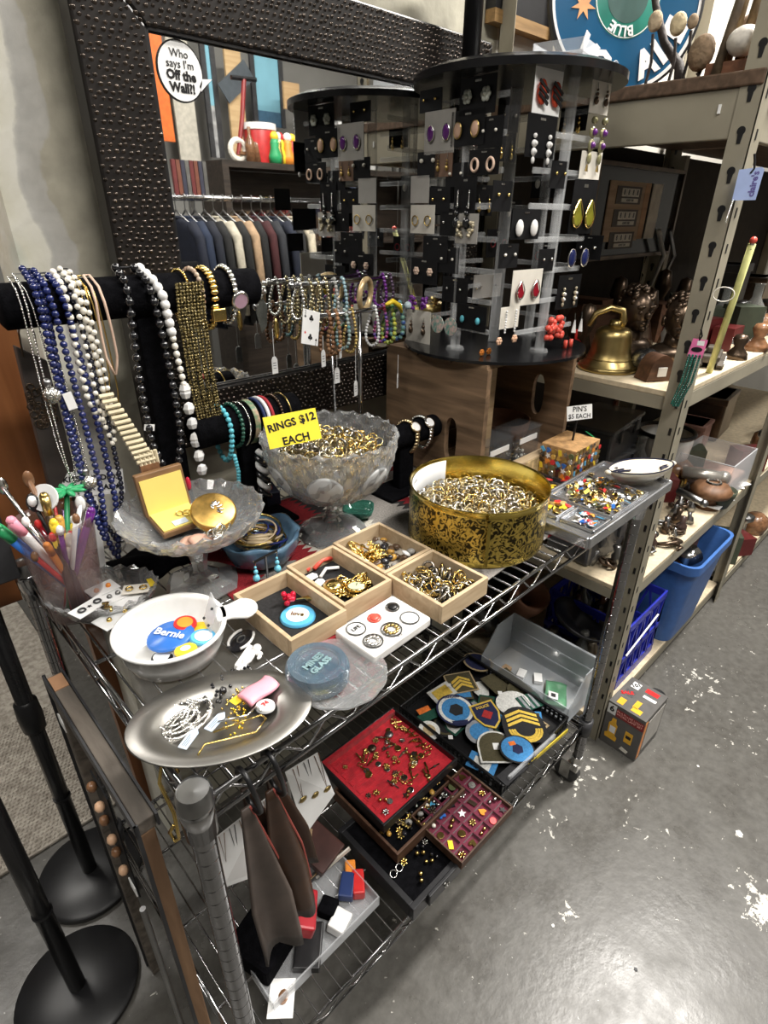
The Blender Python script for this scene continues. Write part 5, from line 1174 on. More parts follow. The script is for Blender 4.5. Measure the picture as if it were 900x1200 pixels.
for k, (u, v, l, y) in enumerate(((322, 428, .055, .93), (379, 420, .03, .88), (399, 410, .03, .885), (395, 440, .04, .91), (417, 455, .08, .89), (466, 446, .045, .89))):
    t = thing('string_tag', ('white string tag below the silver leaf pendant', 'white string tag under the brown beads', 'white string tag under the teal chips', 'white string tag dangling left of the chrome post', 'long white string tag by the chrome post foot', 'white string tag hanging before the crate')[k], 'tag', aty(u, v, y), (0, 0, .3 * (k % 3)))
    MB().prism([(-.0065, -.016), (.0065, -.016), (.0065, .010), (.003, .016), (-.003, .016), (-.0065, .010)], -.0006, .0006, RX90).build('card', WHITE, t)
    MB().tube([(0, 0, .012), (.001, 0, .012 + l)], .0006, 4).build('string', WHITE, t)
    for j in range(3): MB().bb(-.004, .003, -.001, -.0007, .004 - j * .005, .005 - j * .005).build('ink_line', DARK, t)
o = MB().bb(-.008, .008, -.0006, .0006, -.005, .005).build('price_sticker', WHITE, None, aty(175, 501, BY - .04), (0, .25, 0)); tag(o, 'small white price sticker on the mirror frame edge', 'tag')
o = MB().bb(-.006, .006, -.0006, .0006, -.012, .012).build('price_sticker', WHITE, None, aty(82, 470, .85), (0, -.15, 0)); tag(o, 'white price tag among the silver chains at the left', 'tag')
# ================================================================== lower shelf of the cart
LZ = LS + .0055
def rpx(z, *ps):
    q = [at(u, v, z) for u, v in ps]
    return ((q[0].x + q[1].x) / 2, (q[2].x + q[3].x) / 2, (q[1].y + q[2].y) / 2, (q[0].y + q[3].y) / 2)
def open_box(name, label, cat, r, z0, z1, m_out, m_in, th=.005, floor_z=.004, nm='wall'):
    x0, x1, y0, y1 = r; t = thing(name, label, cat, ((x0 + x1) / 2, (y0 + y1) / 2, z0)); w, d, h = (x1 - x0) / 2, (y1 - y0) / 2, z1 - z0
    for a in ((-w, w, -d, -d + th), (-w, w, d - th, d), (-w, -w + th, -d + th, d - th), (w - th, w, -d + th, d - th)): MB().bb(*a, 0, h).build(nm, m_out, t, bev=.001)
    MB().bb(-w + th, w - th, -d + th, d - th, 0, floor_z).build('lining', m_in, t)
    return t
# black drawer box (bottom of the pile), brown wooden box on it, red velvet tray on top, burgundy tray in front
KB = mat('black_lacquer', (.014, .014, .016), .35, 0, .2)
bk = rpx(.295, (392, 962), (478, 1066), (542, 1012), (462, 928)); bk = (bk[0], bk[1] + .03, bk[2], bk[3])
bkt = open_box('black_jewel_box', 'open black lacquered box at the shelf front holding pearl earrings', 'box', bk, LZ, .295, KB, VELVET, .012, .03)
MB().bb(-.05, .05, -.0085, 0, .012, .046).build('front_panel', KB, bkt, (0, -(bk[3] - bk[2]) / 2, 0), bev=.002)
MB().torus((0, -(bk[3] - bk[2]) / 2 - .011, .03), .006, .0014, RX90, 12, 5).build('ring_pull', SILVER, bkt)
scatter('earring_pair', 'pearl or gold earring lying in the open black box', 'earring', 'earrings in the black box', STUDP + HOOP + BROOCH[:2], rect_pts(bk[0] + .022, bk[1] - .02, bk[2] + .03, bk[2] + .14, 24, LZ + .033, .004), True, (.9, 1.2))
WBX = wood('walnut', (.045, .020, .010), (.12, .06, .035), 6)
br_ = rpx(.328, (384, 930), (474, 1005), (545, 915), (445, 850)); br_ = (br_[0] + .004, br_[1], br_[2] - .0, br_[3] - .03)
open_box('walnut_box', 'open brown wooden box under the red velvet tray', 'box', br_, .2965, .328, WBX, VELVET, .006, .012)
scatter('earring_pair', 'pale bead or gold earring in the brown wooden box', 'earring', 'earrings in the brown box', STUDP + BROOCH + PEB, rect_pts(br_[0] + .015, br_[1] - .02, br_[2] + .012, br_[2] + .07, 34, .310, .006), True)
RV = mat('red_velvet', (.55, .014, .028), .8, 0, .2, 60, .3, 300, sheen=.3)
rd = rpx(.356, (378, 890), (446, 972), (534, 890), (462, 826))
rdt = open_box('velvet_tray', 'black tray lined in bright red velvet covered with pins', 'tray', rd, .3295, .356, KB, RV, .005, .010)
w_, d_ = (rd[1] - rd[0]) / 2, (rd[3] - rd[2]) / 2
MB().bb(-w_ + .005, w_ - .005, d_ - .014, d_ - .005, .010, .026).build('velvet_edge', RV, rdt); MB().bb(-w_ + .005, -w_ + .013, -d_ + .005, d_ - .014, .010, .026).build('velvet_edge', RV, rdt)
for k in range(7): MB().bb(-w_ + .02, w_ - .04, -d_ + .018 + k * .026, -d_ + .034 + k * .026, .010, .0135).build('ring_roll', RV, rdt, bev=.003)
PN2 = BARP + BROOCH + [PINS[5], PINS[6], PINS[9], PINS[10], STUDP[0], STUDP[4], HOOP[0]]
scatter('lapel_pin', 'gold or silver pin stuck in the red velvet tray', 'pin', 'pins in the red velvet tray', PN2, [(rd[0] + .03 + rnd(0, w_ * 2 - .075), rd[2] + .02 + rnd(0, d_ * 2 - .06), .3295 + .0145 + rnd(0, .002)) for _ in range(62)], True, (.8, 1.1), .2)
scatter('lapel_pin', 'gold pin in the row along the right edge of the red velvet tray', 'pin', 'pins along the red tray edge', [BARP[0], BARP[2], BROOCH[0], STUDP[0]], [(rd[1] - .026 + rnd(-.008, .008), rd[2] + .07 + k * .0075, .3295 + .0145) for k in range(18)], True, (.7, .9), .3)
for k, (u, v) in enumerate(((456, 862), (436, 878))):
    t = thing('hat_pin', ('round grey hat pin lying furthest back in the red tray', 'round dark hat pin nearest the red tray middle')[k], 'pin', at(u, v, .346), .4)
    MB().sph((0, 0, .004), (.011, .011, .005), 12, 6).build('head', (STEEL, BRONZE)[k], t, smooth=True); MB().cyl((-.01, 0, .004), (-.05, -.004, .003), .0007, n=5).build('needle', SILVER, t)
BUR = mat('burgundy_velvet', (.12, .008, .028), .8, 0, .2, 60, .2, 300, sheen=.3)
bu = rpx(.320, (486, 966), (546, 1010), (598, 946), (536, 890))
but = open_box('burgundy_tray', 'small burgundy velvet tray divided into squares with pins', 'tray', bu, .2965, .320, WBX, BUR, .004, .012)
w_, d_ = (bu[1] - bu[0]) / 2, (bu[3] - bu[2]) / 2
for k in range(1, 5): MB().bb(-w_ + .005, w_ - .005, -d_ + k * d_ * 2 / 5 - .002, -d_ + k * d_ * 2 / 5 + .002, .012, .020).build('divider', BUR, but); MB().bb(-w_ + k * w_ * 2 / 5 - .002, -w_ + k * w_ * 2 / 5 + .002, -d_ + .005, d_ - .005, .012, .0195).build('divider', BUR, but)
cells = [(i, j) for i in range(5) for j in range(5)]
for n_, (i, j) in enumerate(cells):
    me = (BROOCH + PINS + STUDP)[(n_ * 7) % (len(BROOCH) + len(PINS) + len(STUDP))]
    o = put('lapel_pin', me, None, (bu[0] + (i + .5) * w_ * 2 / 5, bu[2] + (j + .5) * d_ * 2 / 5, .2965 + .0135), (rnd(-.2, .2), rnd(-.2, .2), rnd(0, 6)), rnd(1.0, 1.25)); tag(o, 'jewelled pin in a square of the burgundy tray', 'pin', 'pins in the burgundy tray')
# black basket of patches
bs_ = rpx(.294, (470, 828), (590, 922), (668, 838), (545, 765))
x0, x1, y0, y1 = bs_; bas = thing('black_basket', 'black slotted plastic basket heaped with embroidered patches', 'basket', ((x0 + x1) / 2, (y0 + y1) / 2, LZ)); w_, d_, h_ = (x1 - x0) / 2, (y1 - y0) / 2, .294 - LZ
MB().bb(-w_ + .004, w_ - .004, -d_ + .004, d_ - .004, 0, .004).build('floor', BLACK, bas)
for a in ((-w_, w_, -d_, -d_ + .007), (-w_, w_, d_ - .007, d_), (-w_, -w_ + .007, -d_ + .007, d_ - .007), (w_ - .007, w_, -d_ + .007, d_ - .007)): MB().bb(*a, h_ - .008, h_).build('rim', BLACK, bas, bev=.002); MB().bb(*a, 0, .008).build('skirt', BLACK, bas)
slat = MB().bb(-.0035, .0035, -.0015, .0015, .008, h_ - .008).mesh('slat', BLACK)
n = int(w_ * 2 / .0135)
for k in range(n + 1):
    for s_ in (-1, 1): put('slat', slat, bas, (-w_ + .004 + k * (w_ * 2 - .008) / n, s_ * (d_ - .003), 0))
n = int(d_ * 2 / .0135)
for k in range(1, n):
    for s_ in (-1, 1): put('slat', slat, bas, (s_ * (w_ - .003), -d_ + k * d_ * 2 / n, 0), (0, 0, PI / 2))
for s_ in (-1, 1): MB().bb(-w_ + .004, w_ - .004, s_ * (d_ - .003) - .0016, s_ * (d_ - .003) + .0016, .020, .024).build('mid_band', BLACK, bas); MB().bb(s_ * (w_ - .003) - .0016, s_ * (w_ - .003) + .0016, -d_ + .004, d_ - .004, .020, .024).build('mid_band', BLACK, bas)
FAB = dict(rough=.9, var=.15, scale=300, bump=.5, bscale=900)
def fab(n, c): return mat('thread_' + n, c, **FAB)
OLV, NVY, GRN, WHT, YLW, BLK_, LBL, REDT, TAN, GRY = fab('olive', (.07, .06, .03)), fab('navy', (.015, .02, .07)), fab('green', (.01, .07, .045)), fab('white', (.66, .66, .63)), fab('yellow', (.72, .50, .08)), fab('black', (.016, .016, .018)), fab('sky', (.05, .22, .48)), fab('red', (.42, .03, .03)), fab('tan', (.42, .32, .18)), fab('grey', (.28, .29, .31))
def circ(r, n=24, sx=1): return [(r * sx * math.cos(2 * PI * k / n), r * math.sin(2 * PI * k / n)) for k in range(n)]
def shield(r): return [(-r * .8, r), (r * .8, r), (r * .85, 0), (r * .55, -r * .7), (0, -r * 1.1), (-r * .55, -r * .7), (-r * .85, 0)]
def rectp(w, h): return [(-w / 2, -h / 2), (w / 2, -h / 2), (w / 2, h / 2), (-w / 2, h / 2)]
def domep(r): return [(-r, -r * .9), (r, -r * .9)] + [(r * math.cos(math.radians(a)), r * math.sin(math.radians(a)) + r * .1) for a in range(0, 181, 15)]
def scp(p, k): return [(x * k, y * k) for x, y in p]
PT = .0016
def patch(label, u, v, z, poly, m1, m2, rot, tilt=(0, 0), k2=.82, extra=None, txt=None, tm=None, ts=.012, ty=0):
    t = thing('embroidered_patch', label, 'patch', at(u, v, z), (tilt[0], tilt[1], rot))
    t.scale = (1.45, 1.45, 1)
    MB().prism(poly, 0, PT).build('border', m1, t)
    if m2: MB().prism(scp(poly, k2), PT, PT + .0006).build('field', m2, t)
    if extra: extra(t)
    if txt: text(txt, ts, tm, t, (0, ty, PT + .001), (0, 0, 0), ext=.0002, bold=.0003)
    return t
def chevrons(m, n, w, h0, step, rocker=0):
    def f(t):
        for k in range(n): 
            y = h0 - k * step
            MB().prism([(-w, y - .012), (0, y), (w, y - .012), (w, y - .018), (0, y - .006), (-w, y - .018)], PT + .0006, PT + .0014).build('chevron', m, t)
        for k in range(rocker): MB().tube([(w * math.cos(a), -.012 - k * .006 - .012 * math.sin(a), PT + .001) for a in [j * PI / 8 for j in range(9)]], .0017, 5).build('rocker', m, t)
    return f
def blob(m, pts):
    def f(t): MB().prism(pts, PT + .0006, PT + .0014).build('emblem', m, t)
    return f
pz0 = .268
# bottom filling of cloth patches
fillm = [OLV, NVY, WHT, GRN, WHT, GRY, TAN, BLK_, LBL, OLV]
for k in range(30):
    x, y = rnd(x0 + .05, x1 - .05), rnd(y0 + .05, y1 - .05); po = RND.choice([circ(.032), shield(.03), rectp(.06, .045), domep(.03)])
    t = thing('embroidered_patch', 'dull patch half buried under the others in the black basket', 'patch', (x, y, LZ + .006 + .0006 * k), (rnd(-.12, .12), rnd(-.12, .12), rnd(0, 6)), 'buried patches in the basket')
    MB().prism(po, 0, PT).build('border', RND.choice(fillm), t); MB().prism(scp(po, .8), PT, PT + .0006).build('field', RND.choice(fillm), t)
R0 = -.78   # turned so its top faces up the picture
WAVE = [(-.012, -.004), (-.006, .008), (.004, .010), (.012, .002), (.008, -.010), (-.004, -.012)]
patch('tan chevron patch with a red square at the basket back', 540, 800, pz0 + .012, rectp(.06, .05), TAN, OLV, R0 + .3, (.1, .05), .9, chevrons(YLW, 3, .02, .016, .009))
patch('dark round patch with gold rim at the basket far corner', 560, 776, pz0 + .01, circ(.032), TAN, NVY, R0, (-.1, .1), .86)
patch('plain olive drab cloth patch behind the shield patch', 590, 800, pz0 + .008, rectp(.075, .06), OLV, None, R0 + .6, (.05, .1))
patch('olive round patch at the basket right wall', 610, 812, pz0 + .010, circ(.028), OLV, fab('dark_olive', (.05, .045, .02)), R0, (.1, .15))
patch('white and gold ribbon patch at the basket left', 518, 812, pz0 + .016, rectp(.05, .035), WHT, YLW, R0 + .6, (.05, -.1), .7)
patch('small orange square tag patch at the basket left corner', 497, 833, pz0 + .012, rectp(.026, .016), fab('orange', (.75, .18, .03)), None, R0 + .5)
patch('round blue dog-head patch with pale ring in the basket', 534, 832, pz0 + .026, circ(.037, 30), NVY, WHT, R0 + .2, (.05, .06), .9, lambda t: (MB().prism(circ(.027), PT + .0006, PT + .0012).build('ring_field', LBL, t), MB().prism(scp(WAVE, 1.25), PT + .0012, PT + .002).build('emblem', BLK_, t), MB().prism(rectp(.03, .008), PT + .0012, PT + .002).build('name_strip', NVY, t, (0, -.03, 0))), 'RANGERS', NVY, .0075, .0305)
patch('shield patch with gold border and dark centre in the basket', 571, 838, pz0 + .027, shield(.030), YLW, NVY, R0 + .35, (.03, -.05), .86, blob(REDT, [(-.012, 0), (0, .012), (.012, 0), (0, -.012)]), 'POLICE', YLW, .008, .019)
patch('white semicircular patch behind the gold stripes', 601, 824, pz0 + .022, circ(.028, 24, 1.2), WHT, None, R0 + .2, (.1, 0))
patch('dark green patch with grey stripes at the basket right', 622, 822, pz0 + .020, rectp(.05, .035), GRN, None, R0 + .5, (.1, .1), .8, lambda t: [MB().bb(-.02 + k * .012, -.014 + k * .012, -.016, .016, PT, PT + .0008).build('stripe', GRY, t) for k in range(3)])
patch('big black patch with gold sergeant stripes in the basket', 614, 851, pz0 + .030, domep(.040), BLK_, None, R0 + .1, (.05, .05), .9, lambda t: (chevrons(YLW, 3, .03, .036, .010)(t), [MB().tube([(.030 * (1 - k * .16) * math.cos(a) , -.008 - .022 * (1 - k * .16) * math.sin(a) * 1.2, PT + .001) for a in [j * PI / 10 for j in range(11)]], .0022, 5).build('rocker', YLW, t) for k in range(3)]))
patch('olive dome patch with white sticker at the basket front', 582, 877, pz0 + .024, domep(.034), WHT, OLV, R0 + .05, (0, .05), .9, lambda t: MB().bb(-.006, .006, -.004, .010, PT + .0006, PT + .0012).build('price_sticker', WHITE, t))
patch('blue oval bird patch at the basket front corner', 606, 878, pz0 + .034, circ(.029, 28, 1.1), BLK_, LBL, R0 + .3, (.04, .08), .9, lambda t: (MB().prism(scp(WAVE, .9), PT + .0006, PT + .0013).build('emblem', NVY, t), MB().bb(-.010, .002, .008, .016, PT + .0006, PT + .0014).build('emblem', fab('orange', (.75, .18, .03)), t)))
patch('grey round patch beside the shield patch', 562, 858, pz0 + .018, circ(.026), GRY, LBL, R0, (.1, 0), .7)
patch('pale patch with tan crest near the red tray', 503, 856, pz0 + .016, circ(.020), WHT, TAN, R0, (.1, .1), .6)
patch('dark green rectangular tab patch at the basket left', 505, 838, pz0 + .018, rectp(.05, .02), GRN, None, R0 + .55)
patch('blue and white striped patch low at the basket front', 565, 895, pz0 + .014, rectp(.05, .03), LBL, WHT, R0 - .5, (.2, 0), .6)
patch('black leather tab sticking up at the basket front corner', 600, 905, pz0 + .024, rectp(.06, .022), BLK_, None, R0 + .75, (.1, .1))
for k, (u, v) in enumerate(((526, 803), (586, 812), (528, 864))):
    o = MB().bb(-.006, .006, -.006, .006, 0, .001).build('price_sticker', WHITE, None, at(u, v, pz0 + .034 - .006 * k), (0, 0, R0)); tag(o, ('white square price sticker on the tan chevron patch', 'white square price sticker on the olive patch', 'white square price sticker left of the dog-head patch')[k], 'sticker')
# clear stacking bin
bn = rpx(.39, (558, 752), (662, 832), (694, 772), (604, 716)); x0, x1, y0, y1 = bn; x0 = max(x0, bs_[1] + .004); x1 = min(x1, 1.30)
bnt = thing('stacking_bin', 'clear plastic stacking bin at the right end of the lower shelf', 'bin', ((x0 + x1) / 2, (y0 + y1) / 2, LZ)); w_, d_, h_ = (x1 - x0) / 2, (y1 - y0) / 2, .39 - LZ
MB().bb(-w_, w_, -d_, d_, 0, .003).build('floor', FROST, bnt)
MB().bb(w_ - .003, w_, -d_, d_, .003, h_).build('back_wall', FROST, bnt)
MB().bb(-w_, -w_ + .003, -d_, d_, .003, h_ * .42).build('front_lip', FROST, bnt)
sidep = [(-w_, .003), (w_, .003), (w_, h_), (-w_ * .1, h_), (-w_ * .75, h_ * .55), (-w_, h_ * .42)]
for s_ in (-1, 1): MB().prism(sidep, -.0015, .0015, frame_rot((1, 0, 0), (0, 0, 1))).build('side_wall', FROST, bnt, (0, s_ * (d_ - .0015), 0))
MB().bb(w_ - .001, w_ + .006, -d_, d_, h_ - .008, h_).build('rim', FROST, bnt, bev=.002)
for k in range(2): MB().bb(w_ - .006, w_ - .003, -d_ + .004, d_ - .004, .04 + k * .045, .044 + k * .045).build('rib', FROST, bnt)
gp = thing('green_packet', 'small green plastic packet with a white label in the clear bin', 'packet', ((x0 + x1) / 2 - .01, y0 + .075, LZ + .004), (.1, .05, .5))
MB().sheet(lambda u, v: (-.05 + u * .1, -.03 + v * .06, .008 + .006 * math.sin(u * 7) * math.sin(v * 5)), 12, 8, .006).build('bag', mat('green_bag', (.12, .30, .17), .3), gp, smooth=True)
MB().bb(-.035, -.007, -.005, .022, .018, .0195).build('label', WHITE, gp); MB().bb(-.028, -.014, .002, .015, .0195, .020).build('print', DARK, gp)
for k in range(3):
    o = MB().bb(-.018, .018, -.012, .012, 0, .012).build('small_carton', mat('kraft', (.42, .28, .16), .7) if k == 0 else WHITE, None, ((x0 + x1) / 2 - .03 + .02 * k, y1 - .06 - k * .045, LZ + .0035), (0, 0, .3 * k), bev=.001); tag(o, ('small brown carton at the back of the clear bin', 'flat white packet in the clear bin middle', 'white packet beside the green one in the clear bin')[k], 'carton')
ys = MB().bar(at(608, 906, LZ + .004), at(665, 856, LZ + .004), .003, .012).build('yellow_tape', mat('yellow_plastic', (.75, .58, .05), .4), None); tag(ys, 'yellow plastic strip along the front of the lower shelf', 'strip')
o = MB().bar(at(596, 912, .300), at(650, 862, .300), .006, .012).build('clear_ruler', CLEARP, None); tag(o, 'clear ruler lying on the basket front rim', 'ruler')
# shallow acrylic tray of odds and ends, nearest the front left
al = rpx(.285, (310, 1120), (338, 1196), (438, 1038), (398, 985)); al = (.20, .455, .468, .615)
alt_ = open_box('acrylic_tray', 'long clear acrylic tray of odds and ends at the lower left', 'tray', al, LZ, .285, CLEARP, CLEARP, .003, .003)
az = LZ + .004
def slab(label, u, v, z, d, rot, m, name, cat, tilt=(0, 0)):
    o = MB().box((0, 0, d[2] / 2), d).build(name, m, None, at(u, v, z), (tilt[0], tilt[1], rot), bev=min(d) * .15); tag(o, label, cat); return o
slab('orange and cream tube in the acrylic tray', 411, 1028, az, (.05, .022, .022), .9, ORANGE, 'tube_box', 'box')
slab('navy packet with a white stripe in the acrylic tray', 407, 1042, az + .005, (.05, .03, .02), .7, mat('navy_pack', (.02, .04, .14), .4), 'packet', 'packet')
slab('red toy block in the acrylic tray', 420, 1040, az, (.05, .025, .025), .9, RED, 'toy_block', 'toy')
slab('white crumpled packet in the acrylic tray', 397, 1085, az, (.045, .035, .02), .4, WHITE, 'packet', 'packet', (.1, .2))
slab('black pouch in the acrylic tray middle', 385, 1068, az, (.035, .035, .024), .5, VELVET, 'pouch', 'pouch')
slab('white card printed with a brown floral cup', 330, 1170, az, (.06, .045, .002), .85, WHITE, 'printed_card', 'card', (.05, .05))
o = MB().sph((0, 0, 0), (.012, .009, .0015), 10, 4).build('cup_print', BROWNB, None, at(332, 1168, az + .004), (0, 0, .8)); tag(o, 'brown painted flower on the white card', 'ornament')
slab('black leather wallet in the acrylic tray', 362, 1112, az, (.08, .05, .018), .8, BLACK, 'wallet', 'wallet')
slab('red and gold boxed necklace in clear packaging', 352, 1075, .33, (.075, .05, .03), .85, mat('red_pack', (.40, .02, .03), .3, coat=.6), 'gift_box', 'box', (.3, .1))
slab('brown leather coin purse behind the acrylic tray', 372, 995, .30, (.075, .085, .02), .2, mat('oxblood', (.055, .02, .016), .4, 0, .2), 'coin_purse', 'purse', (.25, 0))
for k in range(4):
    o = MB().bar(at(352 + 6 * k, 1040 - 4 * k, .275), at(398 + 4 * k, 1000 - 2 * k, .285 + .004 * k), .004, .010).build('wooden_ruler', (STEEL, mat('ruler_wood', (.35, .24, .13), .5), BLACK, CREAMC)[k], None); tag(o, ('steel', 'wooden', 'black', 'cream')[k] + ' flat stick lying beside the leather coin purse', 'ruler')
slab('brown folded paper bag leaning under the hanging cards', 345, 990, .42, (.09, .06, .008), .8, mat('kraft_bag', (.30, .21, .12), .8), 'paper_bag', 'bag', (.5, .2))
slab('folded black cloth on the left of the lower shelf', 310, 1110, LZ, (.10, .10, .05), .3, VELVET, 'black_cloth', 'cloth')
# white necklace cards hanging under the top shelf
def hcard(label, pts, y, n, gold):
    q = [aty(u, v, y + dy) for (u, v), dy in zip(pts, (0, 0, -.04, -.04))]; t = thing('necklace_card', label, 'necklace card', q[0])
    vs = [p - q[0] for p in q]; th = Vector((0, .0008, 0))
    MB()._add([v - th for v in vs] + [v + th for v in vs], [(0, 1, 2, 3), (7, 6, 5, 4), (0, 4, 5, 1), (1, 5, 6, 2), (2, 6, 7, 3), (3, 7, 4, 0)]).build('card', WHITE, t)
    for k in range(n):
        a = (k + .6) / n; p0_ = vs[0].lerp(vs[1], a) + Vector((0, -.003, 0)); p1_ = (vs[3].lerp(vs[2], a)); p1_ = p0_.lerp(p1_, .5 + .12 * (k % 3)) + Vector((0, -.003, 0))
        MB().tube([p0_, p1_, p0_ + Vector((.01, 0, 0))], .0008, 4).build('cord', BLACK if k % 2 else BROWNB, t)
        if gold: MB().sph(p1_, (.009, .003, .007), 6, 5).build('pendant', BRASS, t, smooth=True)
    return t
hcard('white card with black cords and brass pendants under the top shelf', ((334, 905), (372, 882), (392, 930), (358, 978)), .60, 3, True)
hcard('white card with brown cords hanging behind the near post', ((248, 985), (318, 930), (345, 1010), (262, 1040)), .62, 6, False)
hcard('white card with dark cords behind the leather straps', ((300, 945), (338, 915), (352, 985), (322, 1030)), .64, 4, False)
# S hooks and hanging leather
LEA = [mat('grey_brown_leather', (.085, .065, .055), .5, 0, .2, 20), mat('dark_leather', (.045, .022, .012), .45, 0, .25, 20)]
for k, (u, v) in enumerate(((292, 945), (320, 918))):
    p = aty(u, v, RY0); r = .014
    x = p.x; z = TT
    hk = thing('s_hook', ('black S hook nearest the chrome corner post', 'black S hook second from the chrome corner post')[k], 'hook', (x, RY0 - .004, z))
    pts = [(0, r * .9 * math.cos(a) + .0, r * .9 * math.sin(a) + .0) for a in [math.radians(d) for d in range(-40, 181, 20)]]
    pts = [(-.003, r * math.cos(a), r * math.sin(a) - .006) for a in [math.radians(d) for d in range(-50, 181, 21)]] + [(.004, -r * .8, -.035), (.010, -r * .3, -.065)] + [(.010, -r * .3 + .017 - .017 * math.cos(a), -.065 - .017 * math.sin(a)) for a in [math.radians(d) for d in range(20, 200, 30)]]
    MB().tube(pts, .0032, 8).build('wire', BLACK, hk, smooth=True)
    lt = thing('leather_strap', ('grey brown leather piece hanging from the nearest S hook', 'dark brown leather piece with red edges on the second S hook')[k], 'leather', (x, RY0 + .012, z - .075))
    H_, W_ = (.34, .30)[k], (.055, .05)[k]
    MB().sheet(lambda a, b: ((-.4 + .9 * a) * W_ * (.25 + .9 * min(1, b * 1.6)) + .02 * b, .012 * math.sin(a * 5 + k) * b, -H_ * b - (.04 * abs(a - .5) if b > .95 else 0)), 10, 16, .004).build('flap', LEA[k], lt, smooth=True)
    MB().sheet(lambda a, b: ((-.2 + .8 * a) * W_ * (.25 + .9 * min(1, b * 1.6)) + .03 * b + .012, .025 + .01 * math.sin(a * 4) * b, -H_ * .85 * b), 10, 14, .004).build('flap', LEA[1], lt, smooth=True)
    MB().tube([(W_ * (.1 + .38 * min(1, b * 1.6)) + .03 * b, -.002 + .01 * b, -H_ * .85 * b) for b in [j / 10 for j in range(11)]], .0016, 5).build('edge_piping', mat('red_piping', (.45, .10, .08), .6), lt)

# ================================================================== left side of the cart
gh = thing('gold_hook', 'gold wire hook hanging at the corner of the cart', 'hook', (RX0 - .002, .475, TT))
MB().tube([(.01, .0, -.012), (.008, .004, .004), (-.004, .006, .006), (-.012, .0, -.01), (-.010, -.018, -.045), (-.012, -.022, -.085), (-.014, -.012, -.10), (-.016, -.004, -.09), (-.012, -.014, -.07)], .0022, 8).build('wire', GOLD, gh, smooth=True)
BDM = wood('weathered_board', (.07, .06, .05), (.20, .17, .14), 6, (8, 1, 8), .8, .5)
bd = thing('leaning_frame', 'weathered wooden frame with metal edging standing at the cart left end', 'frame', (.098, .66, 0))
MB().bb(-.011, .011, -.16, .17, .84, .862).build('top_rail', BDM, bd, bev=.002)
MB().bb(-.011, .008, -.16, -.135, .0, .84).build('near_leg', wood('raw_plank', (.16, .09, .05), (.30, .18, .10), 6, (8, 8, 1), .8, .5), bd, bev=.002)
MB().bb(-.011, .008, .145, .17, .0, .84).build('far_leg', BDM, bd, bev=.002)
for xx in (-.0135, .0125): MB().bb(xx - .0015, xx + .0015, -.165, .175, .845, .866).build('metal_edging', DARK, bd)
for yy in (-.1635, .1735): MB().bb(-.015, -.010, yy - .0015, yy + .0015, 0, .866).build('metal_edging', DARK, bd)
MB().bb(-.010, .010, .13, .165, .862, .8635).build('bare_end', mat('bare_wood', (.40, .22, .12), .7), bd)
MB().cyl((-.03, -.15, .0), (-.03, -.15, .70), .004, n=8).build('steel_rod', STEEL, bd)
nc = thing('necklace_card', 'black card with a peach and black bead necklace on the leaning frame', 'necklace card', aty(118, 930, .60) if False else (.080, .615, .80))
MB().bb(-.001, .001, -.03, .03, -.19, .03).build('card', BLKC, nc)
for k in range(6): MB().sph((-.007, .012 - .006 * (k % 2) - k * .004, .02 - k * .031), (.007, .008, .008), 8, 6).build('peach_bead' if k % 2 else 'dark_bead', mat('peach_bead', (.72, .45, .28), .35) if k % 2 else BROWNB, nc, smooth=True)
MB().bb(-.004, -.002, -.03, -.008, -.185, -.165).build('price_sticker', WHITE, nc)
o = MB().prism([(-.014, -.006), (.014, -.006), (.014, .012), (0, .022), (-.014, .012)], -.0006, .0006, frame_rot((0, -1, 0), (0, 0, 1))).build('string_tag', WHITE, None, (.080, .765, .82)); tag(o, 'white paper tag hanging on the side of the leaning frame', 'tag')
# posts with round bases
for k, (x, y, lb) in enumerate(((-.04, .892, 'black crowd-barrier post nearest the camera, round base'), (.070, 1.128, 'black crowd-barrier post further back behind the leaning frame'))):
    t = thing('barrier_post', lb, 'barrier post', (x, y, 0))
    MB().lathe([(0, 0), (.118, 0), (.121, .004), (.121, .014), (.114, .020), (.03, .024), (0, .024)], 48).build('base', BLACK, t, auto=40)
    MB().cyl((0, 0, .02), (0, 0, .92), .0165, n=20).build('pole', mat('black_gloss_pole', (.012, .012, .013), .22), t, smooth=True)
    MB().lathe([(.0165, .30), (.0185, .30), (.0185, .305), (.0165, .305)], 20).build('joint_ring', BLACK, t)
    if k: MB().lathe([(.0165, .52), (.022, .525), (.024, .56), (.022, .60), (.0165, .605)], 20).build('belt_clip', BLACK, t, smooth=True)
    MB().lathe([(.0165, .90), (.028, .905), (.028, .98), (.02, .99), (0, .99)], 24).build('belt_head', BLACK, t, auto=40)
# rug
RUG = mat('looped_rug', (.27, .24, .20), .95, 0, .3, 60, 1.0, 120, col2=(.46, .42, .36))
o = MB().bb(-1.2, .26, 1.275, 3.2, 0.0005, .010).build('loop_rug', RUG, None, bev=.003); tag(o, 'beige looped rug on the floor at the left', 'rug')
lp = MB()
for i in range(52):
    for j in range(44):
        x, y = -.36 + i * .0118 + (j % 2) * .006, 1.285 + j * .0118
        if x < .255: lp.sph((x, y, .010), (.0056, .0042, .003), 5, 3, Matrix.Rotation(.4, 3, 'Z'))
lo_ = lp.build('pile_loops', RUG, o, smooth=True); lo_['kind'] = 'stuff'
